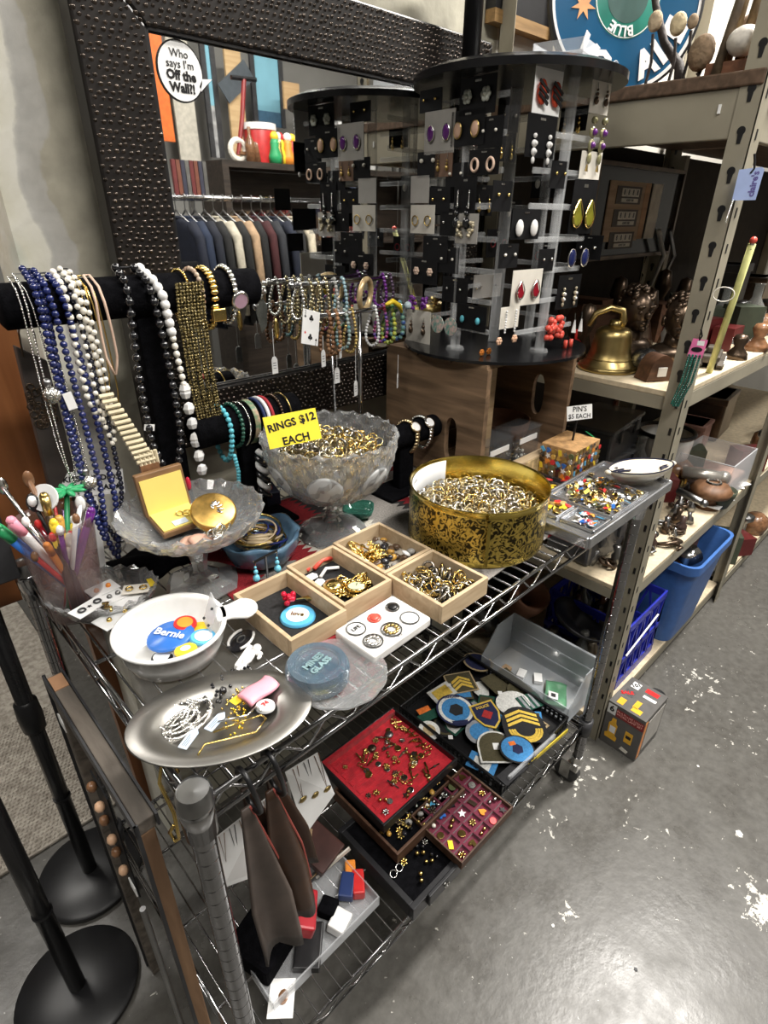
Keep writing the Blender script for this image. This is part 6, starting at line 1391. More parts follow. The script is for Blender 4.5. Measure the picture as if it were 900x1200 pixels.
# brown wooden cabinet edge, dark panel at the far left
e0, e1 = aty(20, 385, 1.12), aty(104, 648, 1.12)
t = thing('wooden_cabinet', 'orange-brown wooden cabinet side behind the necklaces at the left edge', 'cabinet', (0, 1.12, 0))
OW = wood('orange_wood', (.14, .045, .012), (.26, .10, .035), 3, (8, 8, .8), .4, .1)
MB()._add([(-.25, 0, e1.z - .05), (e1.x + .004, 0, e1.z - .05), (e0.x, 0, e0.z), (e0.x - .06, 0, e0.z + .06), (-.25, 0, e0.z + .06), (-.25, .16, e1.z - .05), (e1.x + .004, .16, e1.z - .05), (e0.x, .16, e0.z), (e0.x - .06, .16, e0.z + .06), (-.25, .16, e0.z + .06)],
    [(0, 1, 2, 3, 4), (9, 8, 7, 6, 5), (0, 5, 6, 1), (1, 6, 7, 2), (2, 7, 8, 3), (3, 8, 9, 4), (4, 9, 5, 0)]).build('side_panel', OW, t, bev=.004)
[MB().bar((xx, .08, e1.z - .04), (xx + .02, .08, 0), .03, .03).build('leg', OW, t) for xx in (-.2, e1.x - .02)]
f0 = aty(0, 505, .99); f1 = aty(12, 640, .99)
o = MB().bb(-.2, f1.x, .985, .997, f1.z - .06, f0.z + .02).build('grey_easel', DARK, None, bev=.003); tag(o, 'dark grey easel edge at the far left of the picture', 'easel')
# pale poster in the distance
o = MB().bb(-.1, 1.0, 2.9, 2.92, .9, 2.2).build('pale_poster', mat('poster_print', (.55, .56, .54), .6, 0, .3, 4, col2=(.75, .74, .70)), None); tag(o, 'pale poster on stand in the room beyond the partition', 'poster')

# ================================================================== on the floor
PRB = mat('carton_grey', (.10, .095, .09), .45, 0, .1)
fb = thing('product_carton', 'dark grey retail carton with orange pictures standing on the floor', 'carton', (1.478, .372, 0), -.03)
fw, fd, fh = .15, .118, .172
MB().bb(-fw / 2, fw / 2, -fd / 2, fd / 2, 0, fh).build('carton', PRB, fb, bev=.0015)
YO = mat('tool_yellow', (.78, .42, .03), .4)
# left face (x = -fw/2) carries a heading band, the figure 6 and a yellow lamp
FX = -fw / 2 - .0004; FR = frame_rot((0, -1, 0), (0, 0, 1))
def fpr(name, poly, m, parent=fb, d=.0006): return MB().prism(poly, 0, d, FR).build(name, m, parent, (FX, 0, 0))
fpr('heading_band', [(-.028, .128), (.059, .128), (.059, .158), (-.028, .158)], mat('dark_red_print', (.22, .02, .02), .45))
fpr('number_panel', [(-.056, .128), (-.030, .128), (-.030, .165), (-.056, .165)], WHITE)
text('6', .030, BLACK, fb, (FX - .0008, .043, .148), FR, bold=.001, ext=.0002)
text('MULTI-USE LIGHT\nWORK LAMP SET', .0105, mat('salmon_print', (.80, .40, .35), .5), fb, (FX - .0008, -.014, .144), FR, ext=.0002)
fpr('lamp_picture', [(-.046, .030), (-.010, .030), (-.008, .045), (-.016, .052), (-.014, .092), (-.02, .1), (-.022, .116), (-.034, .116), (-.036, .1), (-.042, .092), (-.04, .052), (-.048, .045)], YO)
fpr('lamp_glass', [(-.036, .058), (-.018, .058), (-.018, .084), (-.036, .084)], WHITE, fb, .001)
fpr('lamp_picture', [(.012, .052), (.036, .052), (.036, .096), (.012, .096)], YO); fpr('lamp_dark', [(.016, .07), (.032, .07), (.032, .082), (.016, .082)], BLACK, fb, .001)
fpr('tool_picture', [(.006, .014), (.03, .010), (.034, .022), (.012, .028)], CREAMC)
# front face stripe, top print
MB().bb(-fw / 2 + .004, -fw / 2 + .02, -fd / 2 - .0006, -fd / 2, .01, .16).build('edge_print', ORANGE, fb); MB().bb(-fw / 2 + .03, fw / 2 - .01, -fd / 2 - .0006, -fd / 2, .03, .15).build('side_print', GREYC, fb)
for x_, y_, a_, b_, m_ in ((-.05, .03, .03, .02, YO), (-.03, -.01, .035, .016, YO), (-.055, -.02, .02, .03, YO), (.0, .03, .03, .03, STEEL), (.045, .03, .03, .025, WHITE), (.05, -.02, .02, .04, RED), (.02, -.025, .012, .04, WHITE)): MB().bb(x_ - a_ / 2, x_ + a_ / 2, y_ - b_ / 2, y_ + b_ / 2, fh, fh + .0006).build('top_print', m_, fb)
text('101', .02, BLACK, fb, (.045, .03, fh + .001), (0, 0, -.7), bold=.0008, ext=.0002); text('SALE', .018, RED, fb, (-.005, .035, fh + .001), (0, 0, -.9), bold=.0008, ext=.0002)
cn = thing('black_canister', 'small black canister standing behind the carton', 'canister', at(768, 818, .10) * 1.0)
cn.location.z = 0
MB().lathe([(0, 0), (.024, 0), (.024, .10), (.028, .104), (.028, .118), (.024, .121), (0, .119)], 28).build('body', BLACK, cn, auto=40)
o = MB().lathe([(0, 0), (.019, 0), (.02, .004), (0, .006)], 16).build('bottle_lid', BLACK, None, at(757, 872, 0) + Vector((.06, .03, 0)), smooth=True); tag(o, 'flat black lid on the floor beside the carton', 'lid')
for k, (u, v, s) in enumerate(((866, 977, .010), (745, 1136, .004), (678, 892, .006), (648, 1085, .004), (818, 898, .004))):
    o = MB().prism([(-1.0 * s, -.6 * s), (.4 * s, -.9 * s), (1.1 * s, .2 * s), (.2 * s, .9 * s), (-.8 * s, .5 * s)], 0, .0015).build('litter_scrap', WHITE if k != 1 else DARK, None, at(u, v, .0005), (0, 0, k)); tag(o, ('white paper scrap alone on the right of the floor', 'dark speck of grit on the bright patch of floor', 'white crumb in front of the cart caster', 'tiny white crumb in the middle of the floor', 'tiny white crumb right of the carton')[k], 'litter')
# ================================================================== things on the beige shelving
B1, B2, B3 = (z + .001 for z in BZS)
bl = thing('brass_bell', 'large brass bell with loop handle on the middle shelf', 'bell', (1.50, .682, B3), -.77)
MB().lathe([(.075, 0), (.078, .004), (.072, .012), (.058, .028), (.051, .05), (.047, .085), (.044, .098), (.034, .106), (.02, .110), (0, .111)], 40).build('body', BRASS, bl, smooth=True)
MB().torus((0, 0, .03), .0575, .0022, n=40, k=5).torus((0, 0, .012), .0725, .002, n=40, k=5).build('rim_bead', BRASS, bl)
MB().tube([(.016, 0, .11), (.020, 0, .122), (.012, 0, .148), (-.02, 0, .155), (-.055, 0, .140), (-.070, 0, .110)], [.010, .011, .010, .009, .008, .006], 8).build('handle', BRASS, bl, smooth=True)
MB().cyl((.0, 0, .106), (.0, 0, .125), .018, .014, n=14).build('crown', BRASS, bl, smooth=True)
def bust(label, loc, s, rz):
    t = thing('bronze_bust', label, 'bust', loc, rz)
    q = MB().sph((0, 0, .135), (.040, .048, .055), 16, 12).sph((0, -.020, .108), (.028, .026, .026), 12, 8).sph((0, -.048, .128), (.008, .012, .012), 8, 6).sph((0, -.043, .108), (.012, .006, .004), 8, 5).sph((0, -.04, .093), (.012, .010, .009), 8, 5)
    for sx in (-1, 1): q.sph((sx * .04, .004, .125), (.006, .012, .016), 8, 6).sph((sx * .017, -.040, .150), (.014, .008, .005), 8, 5).sph((sx * .016, -.040, .136), (.007, .006, .005), 8, 5)
    q.cyl((0, .005, .04), (0, .0, .10), .032, .026, 14).sph((0, .005, .035), (.07, .045, .035), 16, 8).cyl((0, .0, 0), (0, 0, .02), .045, .04, 16)
    q.build('head', BRONZE, t, smooth=True)
    h = MB()
    for k in range(46):
        a, b = rnd(0, 2 * PI), rnd(.25, 1.35); p = Vector((.041 * math.cos(a) * math.cos(b), .01 + .048 * math.sin(a) * math.cos(b), .142 + .055 * math.sin(b)))
        if p.y > -.03 or p.z > .18: h.sph(p, rnd(.007, .011), 6, 4)
    h.build('hair', BRONZE, t, smooth=True)['kind'] = 'stuff'; t.scale = (s, s, s)
bust('bronze bust nearest the brass bell on the shelf', (1.63, .69, B3), 1.0, -.5); bust('dark bronze bust with curls left of the shelf upright', (1.64, .575, B3), .95, -1.0)
o = MB().sph((0, 0, .03), (.035, .04, .032), 12, 8).build('silver_helmet', mat('dark_silver', (.18, .18, .18), .25, .9, .3), None, (1.535, .60, B3), smooth=True); tag(o, 'dark silver helmet-shaped piece in front of the busts', 'ornament')
ck = thing('mantel_clock', 'small round-topped brown wooden mantel clock with white sticker', 'clock', (1.485, .55, B3), -.55)
WBR_ = wood('clock_wood', (.05, .022, .012), (.13, .06, .03), 6)
MB().prism([(-.04, 0), (.04, 0)] + [(.034 * math.cos(math.radians(a)), .018 + .045 * math.sin(math.radians(a))) for a in range(0, 181, 15)], -.025, .025, frame_rot((1, 0, 0), (0, 0, 1))).build('case', WBR_, ck, auto=40)
MB().bb(-.012, .012, -.0275, -.025, .012, .034).build('price_sticker', WHITE, ck)
tk = thing('toy_tank', 'grey metal toy tank on the shelf right of the upright', 'toy', (1.76, .51, B3), .25)
TG = mat('tank_grey', (.10, .085, .07), .45, .4, .3)
MB().bb(-.06, .06, -.022, .022, .014, .034).build('hull', TG, tk, bev=.004); MB().bb(-.03, .015, -.016, .016, .034, .052).build('turret', TG, tk, bev=.004); MB().cyl((.015, 0, .045), (.07, 0, .048), .0035, n=8).build('gun', TG, tk)
for s_ in (-.026, .026):
    MB().prism([(-.066, .012), (-.055, 0), (.055, 0), (.066, .012), (.055, .024), (-.055, .024)], -.007, .007, frame_rot((1, 0, 0), (0, 0, 1))).build('track', TG, tk, (0, s_, 0))
    for k in range(5): MB().cyl((-.044 + k * .022, s_ - .009, .010), (-.044 + k * .022, s_ + .009, .010), .009, n=10).build('wheel', STEEL, tk)
o = MB().bb(-.022, .022, -.018, .018, 0, .06).build('metal_block', mat('old_pewter', (.12, .11, .10), .4, .7), None, (1.86, .585, B3), (0, 0, .3), bev=.004); tag(o, 'small pewter box standing behind the toy tank', 'box')
yt = thing('yellow_tube', 'pale yellow plastic tube with red bead top leaning beside the upright', 'tube', (1.66, .478, B3))
MB().cyl((0, 0, .002), (-.10, -.045, .31), .008, n=12).build('tube', mat('pale_yellow', (.62, .62, .25), .35), yt, smooth=True); MB().sph((-.102, -.046, .318), .008, 8, 6).build('tip', CORAL, yt, smooth=True); MB().cyl((-.1, -.045, .30), (-.102, -.046, .315), .005, n=8).build('neck', SILVER, yt)
cs_ = thing('silver_candlestick', 'silver candlestick lying on the shelf at the right edge', 'candlestick', (2.10, .53, B3 + .024), (0, 0, -.1))
MB().cyl((-.12, 0, 0), (.14, 0, 0), .010, n=14).cyl((-.12, 0, 0), (-.09, 0, 0), .022, .012, 16).cyl((.10, 0, 0), (.14, 0, 0), .012, .024, 16).build('stem', SILVER, cs_, smooth=True)
for k, (u, v, s) in enumerate(((862, 395, .03), (885, 385, .035), (895, 370, .03), (875, 375, .028))):
    p = at(u, v + 25, B3); o = MB().lathe([(0, 0), (s, 0), (s * .9, s * .5), (s * .4, s * 1.1), (s * .7, s * 1.8), (s * .5, s * 2.2), (0, s * 2.3)], 16).build('metal_vase', (BRONZE, BROWNB, STEEL, SILVER)[k], None, p, smooth=True); tag(o, ('bronze', 'brown', 'grey steel', 'silver')[k] + ' vase among the things right of the yellow tube', 'vase')
o = MB().lathe([(0, 0), (.024, 0), (.02, .02), (.014, .05), (.018, .07), (.012, .09), (.015, .10), (0, .115)], 16).build('cream_figurine', CREAMC, None, (1.73, .63, B3), smooth=True); tag(o, 'cream carved figurine behind the dark bust', 'figurine')
o = MB().lathe([(0, 0), (.03, 0), (.02, .03), (.01, .08), (.02, .1), (0, .12)], 14).build('brown_figurine', BROWNB, None, (1.80, .66, B3), smooth=True); tag(o, 'brown carved figurine behind the cream one', 'figurine')
for k in range(16):
    o = put('dark_curio', [BROOCH and MB().lathe([(0, 0), (.04, 0), (.03, .03), (.012, .09), (.03, .13), (.02, .18), (0, .19)], 12).mesh('dark_curio', BRONZE, True), MB().bb(-.05, .05, -.03, .03, 0, .12).mesh('dark_curio', WBR_), MB().sph((0, 0, .05), (.05, .04, .05), 10, 7).mesh('dark_curio', mat('dark_silver', (.18, .18, .18)), True)][k % 3], None, (1.54 + (k % 8) * .115, .78 + .13 * (k // 8) + rnd(-.02, .02), B3), (0, 0, rnd(0, 3)), rnd(.8, 1.15)); tag(o, 'dim carved or metal curio at the back of the middle shelf', 'curio', 'curios at the back of the bell shelf')
# red toy bicycle behind the crate
rb = thing('red_wire_toy', 'red wire toy partly hidden left of the brass bell', 'toy', (1.455, .78, B3))
for s_ in (-.03, .04): MB().torus((s_, 0, .032), .028, .004, RX90, 20, 6).build('wheel', RED, rb)
MB().tube([(-.03, 0, .032), (0, 0, .07), (.04, 0, .032), (.03, 0, .09)], .004, 6).build('frame', RED, rb)
# framed panel with number plates
FY = 1.0
f0, f1, f2, f3 = aty(702, 178, FY), aty(800, 207, FY), aty(776, 303, FY), aty(690, 300, FY)
fx0, fx1, fz0, fz1 = f0.x, f1.x, (f2.z + f3.z) / 2 - .0, (f0.z + f1.z) / 2
fm = thing('framed_picture', 'dark framed wooden panel with three number plates inside the shelving', 'picture', (fx0, FY, fz0))
W_, H_ = fx1 - fx0, fz1 - fz0
MB().bb(0, W_, 0, .01, 0, H_).build('backing', mat('black_glass', (.015, .014, .013), .12), fm)
for a in ((0, W_, -.012, .0, 0, .012), (0, W_, -.012, 0, H_ - .012, H_), (0, .012, -.012, 0, .012, H_ - .012), (W_ - .012, W_, -.012, 0, .012, H_ - .012)): MB().bb(*a).build('frame_rail', BRONZE, fm)
MB().bb(.1, .36, -.004, -.001, .055, H_ - .05).build('tan_panel', wood('tan_panel', (.34, .22, .13), (.50, .35, .22), 4), fm); MB().bb(.36, .40, -.0045, -.001, .06, H_ - .05).build('orange_strip', wood('orange_strip', (.36, .19, .08), (.52, .29, .13), 4), fm); MB().bb(.42, .50, -.004, -.001, .06, H_ - .05).build('pale_strip', mat('pale_strip', (.62, .58, .50), .6), fm)
for k in range(3):
    z = H_ - .09 - k * .068; pl_ = MB().bb(.15, .33, -.006, -.004, z - .026, z + .026).build('number_plate', mat('plate_frame', (.07, .05, .035), .5), fm)
    for j in range(4): MB().bb(.183 + j * .032, .213 + j * .032, -.008, -.006, z - .004, z + .020).build('digit_tile', CREAMC, pl_); text('8', .022, BLACK, pl_, (.198 + j * .032, -.0085, z + .008), RX90, ext=.0002, bold=.0006)
    MB().bb(.185, .307, -.008, -.006, z - .021, z - .009).build('caption', CREAMC, pl_); text('ADMIT ONE', .010, BLACK, pl_, (.246, -.0085, z - .015), RX90, ext=.0002)
for k, (pp_, m_) in enumerate(((((772, 270), (778, 300), (762, 335)), mat('white_tube', (.5, .5, .48), .4)), (((785, 270), (790, 300), (775, 330)), STEEL))):
    o = MB().tube([aty(u, v, .97) for u, v in pp_], .008, 8).build('bent_tube', m_, None, smooth=True); tag(o, ('white', 'grey')[k] + ' bent tube hanging below the framed panel', 'tube')
# tags on the near upright
CT = thing('jewellery_card', 'pale blue store card with violet lettering clipped on the upright', 'card', atx(876, 216, 1.381), (0, 0, 0))
LBC = mat('periwinkle_card', (.36, .45, .72), .5, 0, .04)
FR2 = frame_rot((.28, -.96, .02), (.05, .0, 1))
MB().prism([(-.020, -.027), (.020, -.027), (.022, .024), (.017, .028), (-.020, .025)], 0, .001, FR2).build('card', LBC, CT)
nrm = FR2 @ Vector((0, 0, 1))
sgn = 1 if nrm.dot(Vector(CAM) - CT.location) > 0 else -1
FRt = FR2 if sgn > 0 else frame_rot(FR2 @ Vector((-1, 0, 0)), (0, 0, 1))
text("claire's", .0155, mat('violet_ink', (.12, .10, .30), .5), CT, nrm * (.0014 if sgn > 0 else -.0006) + FR2 @ Vector((.010, 0, 0)), FRt @ Matrix.Rotation(PI / 2, 3, 'Z'), ext=.0002, bold=.0005)
MB().tube([(0, 0, .018), (.002, -.004, .026), (.002, -.002, .036), (.0, .002, .05)], .002, 6).build('clip', BLACK, CT)
strand([FR2 @ Vector((-.018, -.027, 0)), FR2 @ Vector((-.021, -.05, 0)), FR2 @ Vector((-.022, -.065, 0))], .0015, SILVER, 6, 4).build('bead_chain', SILVER, CT)['kind'] = 'stuff'
o = MB().torus((0, 0, 0), .014, .0011, Euler((0, PI / 2, 0)).to_matrix(), 24, 5, 1.4).build('white_chain', PEARL, None, atx(848, 345, 1.381), smooth=True); o.rotation_euler = (0, 0, .2); tag(o, 'thin pale chain looped on the upright', 'chain')
PT_ = thing('necklace_card', 'pink card with black oval holding green bead strands on the upright', 'necklace card', atx(817, 408, 1.380))
MB().prism([(-.016, -.018), (.014, -.020), (.017, .018), (-.012, .020)], 0, .001, FR2).build('card', mat('hot_pink', (.72, .16, .36), .5), PT_)
MB().prism([(.011 * math.cos(a * PI / 8), -.003 + .0055 * math.sin(a * PI / 8)) for a in range(16)], -.0008, .0018, FR2).build('oval_print', BLACK, PT_); MB().prism([(-.002, .006), (.012, .006), (.012, .016), (-.002, .016)], -.0006, .0016, FR2).build('label', WHITE, PT_)
for k in range(4):
    a = FR2 @ Vector((-.012 + k * .007, -.016, .001)); b = FR2 @ Vector((-.016 + k * .007, -.075, .003)); c = FR2 @ Vector((-.026 + k * .005, -.13, .003))
    strand([a, b, c], .0030, GREEN, 6, 4, .0048).build('bead_strand', mat('emerald_bead', (.01, .10, .075), .12, 0, .4, 60, coat=.6), PT_, smooth=True)['kind'] = 'stuff'
MB().tube([(0, 0, .016), (.002, -.003, .026), (0, .002, .04)], .0018, 6).build('clip', BLACK, PT_)

# ---------- second shelf (z = .626)
DGP = mat('grey_clear_box', (.07, .072, .078), .25, 0, .2, coat=.3); LIDP = thin_clear('smoky_lid', (.30, .31, .33), .35, .2)
for k, (x, y, z, w, d, h, rz) in enumerate(((1.64, .86, B2, .30, .20, .12, .1), (1.98, .88, B2, .34, .20, .14, -.05), (1.64, .86, B2 + .137, .26, .18, .10, .25), (1.97, .87, B2 + .157, .30, .18, .11, .1), (1.53, .66, B2, .20, .15, .10, -.1))):
    t = thing('storage_box', ('smoky plastic storage box low behind the pin block', 'larger smoky storage box further along the shelf', 'upper smoky storage box stacked behind the pin block', 'upper smoky storage box stacked further along the shelf', 'smoky plastic box beside the cream boat dish')[k], 'box', (x, y, z), rz)
    MB().bb(-w / 2, w / 2, -d / 2, d / 2, 0, h).build('tub', DGP, t, bev=.01); MB().bb(-w / 2 - .006, w / 2 + .006, -d / 2 - .006, d / 2 + .006, h, h + .016).build('lid', LIDP, t, bev=.005)
    for s_ in (-.25, .25): MB().bb(s_ * w - .01, s_ * w + .01, -d / 2 - .009, -d / 2 - .002, h * .6, h).build('latch', DGP, t)
o = MB().bb(-.02, .02, -.006, .006, 0, .11).build('red_brown_tag', mat('rust_cloth', (.17, .05, .025), .8), None, aty(716, 500, .95), (0, 0, .2)); tag(o, 'rust-brown cloth tag hanging under the middle shelf', 'cloth')
wb = thing('white_bucket', 'round white bucket with a black rim behind the upright', 'bucket', (2.22, .73, B2))
MB().lathe([(0, 0), (.085, 0), (.10, .17), (.10, .20), (.096, .20), (.08, .01)], 28).build('body', mat('white_enamel', (.62, .62, .60), .3), wb, smooth=True); MB().torus((0, 0, .2), .1, .008, n=32, k=6).build('rim', BLACK, wb)
cb = thing('clear_tub', 'big clear plastic tub with pink contents at the right', 'tub', (2.30, .56, B2), .0)
for a in ((-.13, .13, -.1, -.096), (-.13, .13, .096, .1), (-.13, -.126, -.096, .096), (.126, .13, -.096, .096)): MB().bb(*a, 0, .15).build('wall', CLEARP, cb)
MB().bb(-.12, .12, -.09, .09, .002, .06).build('pink_paper', mat('pink_paper', (.45, .28, .22), .7), cb, bev=.01)
wd = thing('wooden_reel', 'brown turned wooden reel with a metal disc on the second shelf', 'reel', (2.12, .50, B2))
MB().lathe([(0, 0), (.045, 0), (.03, .02), (.03, .035), (.065, .05), (.07, .065), (.055, .085), (0, .09)], 24).build('body', wood('turned_wood', (.09, .04, .015), (.2, .10, .05), 5), wd, smooth=True); MB().torus((.01, 0, .092), .022, .004, n=20, k=5).build('metal_disc', SILVER, wd)
o = MB().bb(-.09, .09, -.06, .06, 0, .012).build('paper_stack', WHITE, None, (2.30, .47, B2), (0, 0, .2)) if False else None
def tube_on(label, u0, v0, u1, v1, z, r, m):
    a, b = at(u0, v0, z), at(u1, v1, z); o = MB().cyl(a, b, r, n=12).sph(b, r * 1.15, 10, 6).build('metal_cylinder', m, None, smooth=True); tag(o, label, 'cylinder')
tube_on('pale metal cylinder lying behind the jar', 800, 553, 848, 560, .665, .022, mat('pale_metal', (.42, .40, .36), .35, .6)); tube_on('long steel rod with a white knob on the shelf', 795, 575, 825, 590, .655, .012, STEEL)
jt = thing('rusty_tin', 'shallow round rusty tin on a green base near the shelf edge', 'tin', at(840, 592, B2 + .0))
MB().lathe([(0, 0), (.035, 0), (.05, .05), (.052, .065), (.048, .066), (.045, .05), (0, .05)], 24).build('body', mat('green_tin', (.05, .06, .04), .5, .3, .3), jt, smooth=True); MB().lathe([(0, .051), (.045, .051), (0, .054)], 24).build('rust', mat('rust', (.30, .19, .11), .8, 0, .4, 40), jt)
tl_ = thing('tool_caddy', 'metal caddy of small bottles on the second shelf', 'caddy', at(785, 578, B2)); MB().bb(-.03, .03, -.05, .05, 0, .05).build('box', STEEL, tl_)
for k in range(6): MB().cyl((-.012 + .024 * (k % 2), -.035 + .033 * (k // 2), .05), (-.012 + .024 * (k % 2), -.035 + .033 * (k // 2), .07), .008, n=8).build('bottle', AMBER if k % 2 else BRASS, tl_)
HW = [MB().lathe([(0, 0), (.014, 0), (.012, .02), (.006, .026), (.008, .04), (0, .042)], 10).mesh('socket', m_, True) for m_ in (STEEL, SILVER, BRONZE, mat('bakelite', (.05, .03, .025), .3))]
HW += [MB().torus((0, 0, .012), .014, .005, None, 12, 6).mesh('cast_ring', BRONZE, True), MB().tube([(0, 0, .006), (.02, 0, .006), (.03, .012, .006), (.018, .028, .006), (0, .03, .006)], .005, 6).mesh('hook', STEEL, True)]
pts = [at(rnd(770, 860), rnd(592, 650), B2 + .001) for _ in range(60)]
pts = [p for p in pts if UX + .05 < p.x < UX2 - .06 and UY + .03 < p.y < UYB - .05][:22]
scatter('hardware_piece', 'loose metal fitting near the front edge of the second shelf', 'hardware', 'fittings on the second shelf', HW, [tuple(p) for p in pts], True, (.8, 1.4), .15)
pts = [(rnd(UX + .06, UX + .4), rnd(UY + .06, UY + .36), B2 + .001) for _ in range(60)]
scatter('hardware_piece', 'loose metal fitting on the shelf behind the cart far post', 'hardware', 'fittings behind the cart post', HW, pts, True, (.9, 1.8), .4)
hk_ = thing('cast_hook', 'brown cast metal double hook at the front of the second shelf', 'hook', at(790, 640, B2 + .004), .3)
MB().tube([(-.02, .05, .004), (-.015, .02, .01), (.0, .0, .012), (.02, -.015, .01), (.035, 0, .008), (.03, .015, .008)], [.006, .008, .009, .008, .007, .005], 8).tube([(0, 0, .012), (-.02, -.02, .01), (-.035, -.01, .008)], .006, 8).build('casting', BRONZE, hk_, smooth=True)
# ---------- bottom shelf: milk crate, tote
MBL = mat('cobalt_plastic', (.02, .03, .36), .35, 0, .1)
kx0, kx1, ky0, ky1, kh = 1.56, 1.85, .472, .765, .27
kc = thing('milk_crate', 'cobalt blue plastic milk crate on the bottom shelf', 'crate', ((kx0 + kx1) / 2, (ky0 + ky1) / 2, B1)); w_, d_ = (kx1 - kx0) / 2, (ky1 - ky0) / 2
MB().bb(-w_ + .004, w_ - .004, -d_ + .004, d_ - .004, 0, .006).build('floor', MBL, kc)
for a, ax in (((-w_, w_, -d_, -d_ + .008), 0), ((-w_, w_, d_ - .008, d_), 0), ((-w_, -w_ + .008, -d_ + .008, d_ - .008), 1), ((w_ - .008, w_, -d_ + .008, d_ - .008), 1)):
    MB().bb(*a, kh - .03, kh).build('rim', MBL, kc, bev=.003); MB().bb(*a, 0, .04).build('skirt', MBL, kc); MB().bb(*a, .115, .135).build('mid_band', MBL, kc)
    for k in range(6):
        c = -w_ + .006 + k * (w_ * 2 - .012) / 5
        if ax == 0: MB().bar((c, (a[2] + a[3]) / 2, .03), (min(c + .05, w_ - .006), (a[2] + a[3]) / 2, kh - .02), .008, .006).bar((c, (a[2] + a[3]) / 2, kh - .02), (min(c + .05, w_ - .006), (a[2] + a[3]) / 2, .03), .008, .006).build('lattice', MBL, kc)
        else: MB().bar(((a[0] + a[1]) / 2, c, .03), ((a[0] + a[1]) / 2, min(c + .05, d_ - .006), kh - .02), .006, .008).bar(((a[0] + a[1]) / 2, c, kh - .02), ((a[0] + a[1]) / 2, min(c + .05, d_ - .006), .03), .006, .008).build('lattice', MBL, kc)
JUNK = [MB().lathe([(0, 0), (.03, 0), (.034, .05), (.012, .075), (.012, .095), (0, .095)], 14).mesh('bottle', m_, True) for m_ in (mat('brown_glass', (.06, .025, .012), .08, 0, .2, coat=.6), mat('smoke_glass', (.06, .06, .055), .08, coat=.6), mat('dull_metal', (.20, .17, .13), .35, .8))] + [MB().sph((0, 0, .03), (.045, .04, .03), 12, 8).mesh('lamp_part', m_, True) for m_ in (STEEL, BRONZE)]
for k in range(18):
    o = put('glass_jar', JUNK[k % 5], None, (rnd(kx0 + .05, kx1 - .05), rnd(ky0 + .05, ky1 - .05), B1 + .02 + .05 * (k // 6)), (rnd(-.6, .6), rnd(-.6, .6), rnd(0, 6)), rnd(.9, 1.2)); tag(o, 'dark jar or lamp part jumbled in the blue milk crate', 'jar', 'jars in the milk crate')
o = put('black_bowl', MB().lathe([(0, 0), (.05, .005), (.09, .03), (.10, .045), (.095, .047), (.08, .032), (0, .01)], 28).mesh('black_bowl', BLACK, True), None, (1.44, .60, .50), (.3, .2, 0)); tag(o, 'black shallow bowl on the pile behind the cart', 'bowl'); o.location = (1.49, .62, B1 + .22)
for k in range(16):
    o = put('glass_jar', JUNK[(k * 3) % 5], None, (rnd(1.45, 1.51), rnd(.53, 1.0), B1 + .03 + .055 * (k // 6)), (rnd(-.5, .5), rnd(-.5, .5), rnd(0, 6)), rnd(1.0, 1.4)); tag(o, 'dusty jar or metal part piled on the bottom shelf left of the crate', 'jar', 'jars left of the milk crate')
o = MB().lathe([(0, 0), (.05, 0), (.06, .06), (.062, .11), (.05, .11), (0, .02)], 24).build('terracotta_pot', mat('terracotta', (.20, .09, .05), .7), None, at(628, 722, .36), (.5, -.3, 0), smooth=True); tag(o, 'brown clay pot behind the clear stacking bin', 'pot'); o.location = (1.48, .82, .28)
TB = mat('tote_blue', (.05, .14, .40), .4, 0, .08)
tb = thing('storage_tote', 'big light blue plastic tote with a brown box inside', 'tote', (2.07, .575, B1)); tb.scale = (.97, .95, .95); 
def rr(w, d, r, n=5):
    out = []
    for cx_, cy_, a0 in ((w - r, d - r, 0), (-w + r, d - r, 90), (-w + r, -d + r, 180), (w - r, -d + r, 270)):
        for k in range(n + 1): a = math.radians(a0 + 90 * k / n); out.append((cx_ + r * math.cos(a), cy_ + r * math.sin(a)))
    return out
levels = [(.15, .135, 0), (.185, .165, .345), (.20, .178, .35), (.20, .178, .385), (.190, .168, .385), (.182, .160, .345), (.145, .13, .01)]
vs = []; 
for w2, d2, z in levels: vs += [(x, y, z) for x, y in rr(w2, d2, .045)]
N_ = 24; fs = [(j * N_ + i, j * N_ + (i + 1) % N_, (j + 1) * N_ + (i + 1) % N_, (j + 1) * N_ + i) for j in range(len(levels) - 1) for i in range(N_)] + [tuple(range(N_))[::-1], tuple(range((len(levels) - 1) * N_, len(levels) * N_))]
MB()._add(vs, fs).build('tub', TB, tb, auto=40)
bbx = thing('brown_carton', 'brown wooden carton standing inside the blue tote', 'carton', (2.085, .585, B1 + .012), .12); bbx.scale = (.9, .9, .97)
for a in ((-.11, .11, -.10, -.092), (-.11, .11, .092, .10), (-.11, -.102, -.092, .092), (.102, .11, -.092, .092)): MB().bb(*a, 0, .345).build('side', wood('carton_brown', (.07, .03, .015), (.14, .065, .03), 4), bbx)
MB().bb(-.1, .1, -.09, .09, .001, .2).build('contents', BRONZE, bbx)
o = MB().cyl((0, 0, 0), (.06, -.03, .02), .035, n=16).build('steel_can', SILVER, None, (1.985, .50, B1 + .32), smooth=True); tag(o, 'grey metal can tucked at the left of the blue tote', 'can')
sc2 = thing('striped_curtain_rod', 'white thin rod across the milk crate front', 'rod', (1.55, .462, .27)); MB().cyl((0, 0, -.03), (.22, .0, .02), .003, n=8).build('rod', WHITE, sc2)
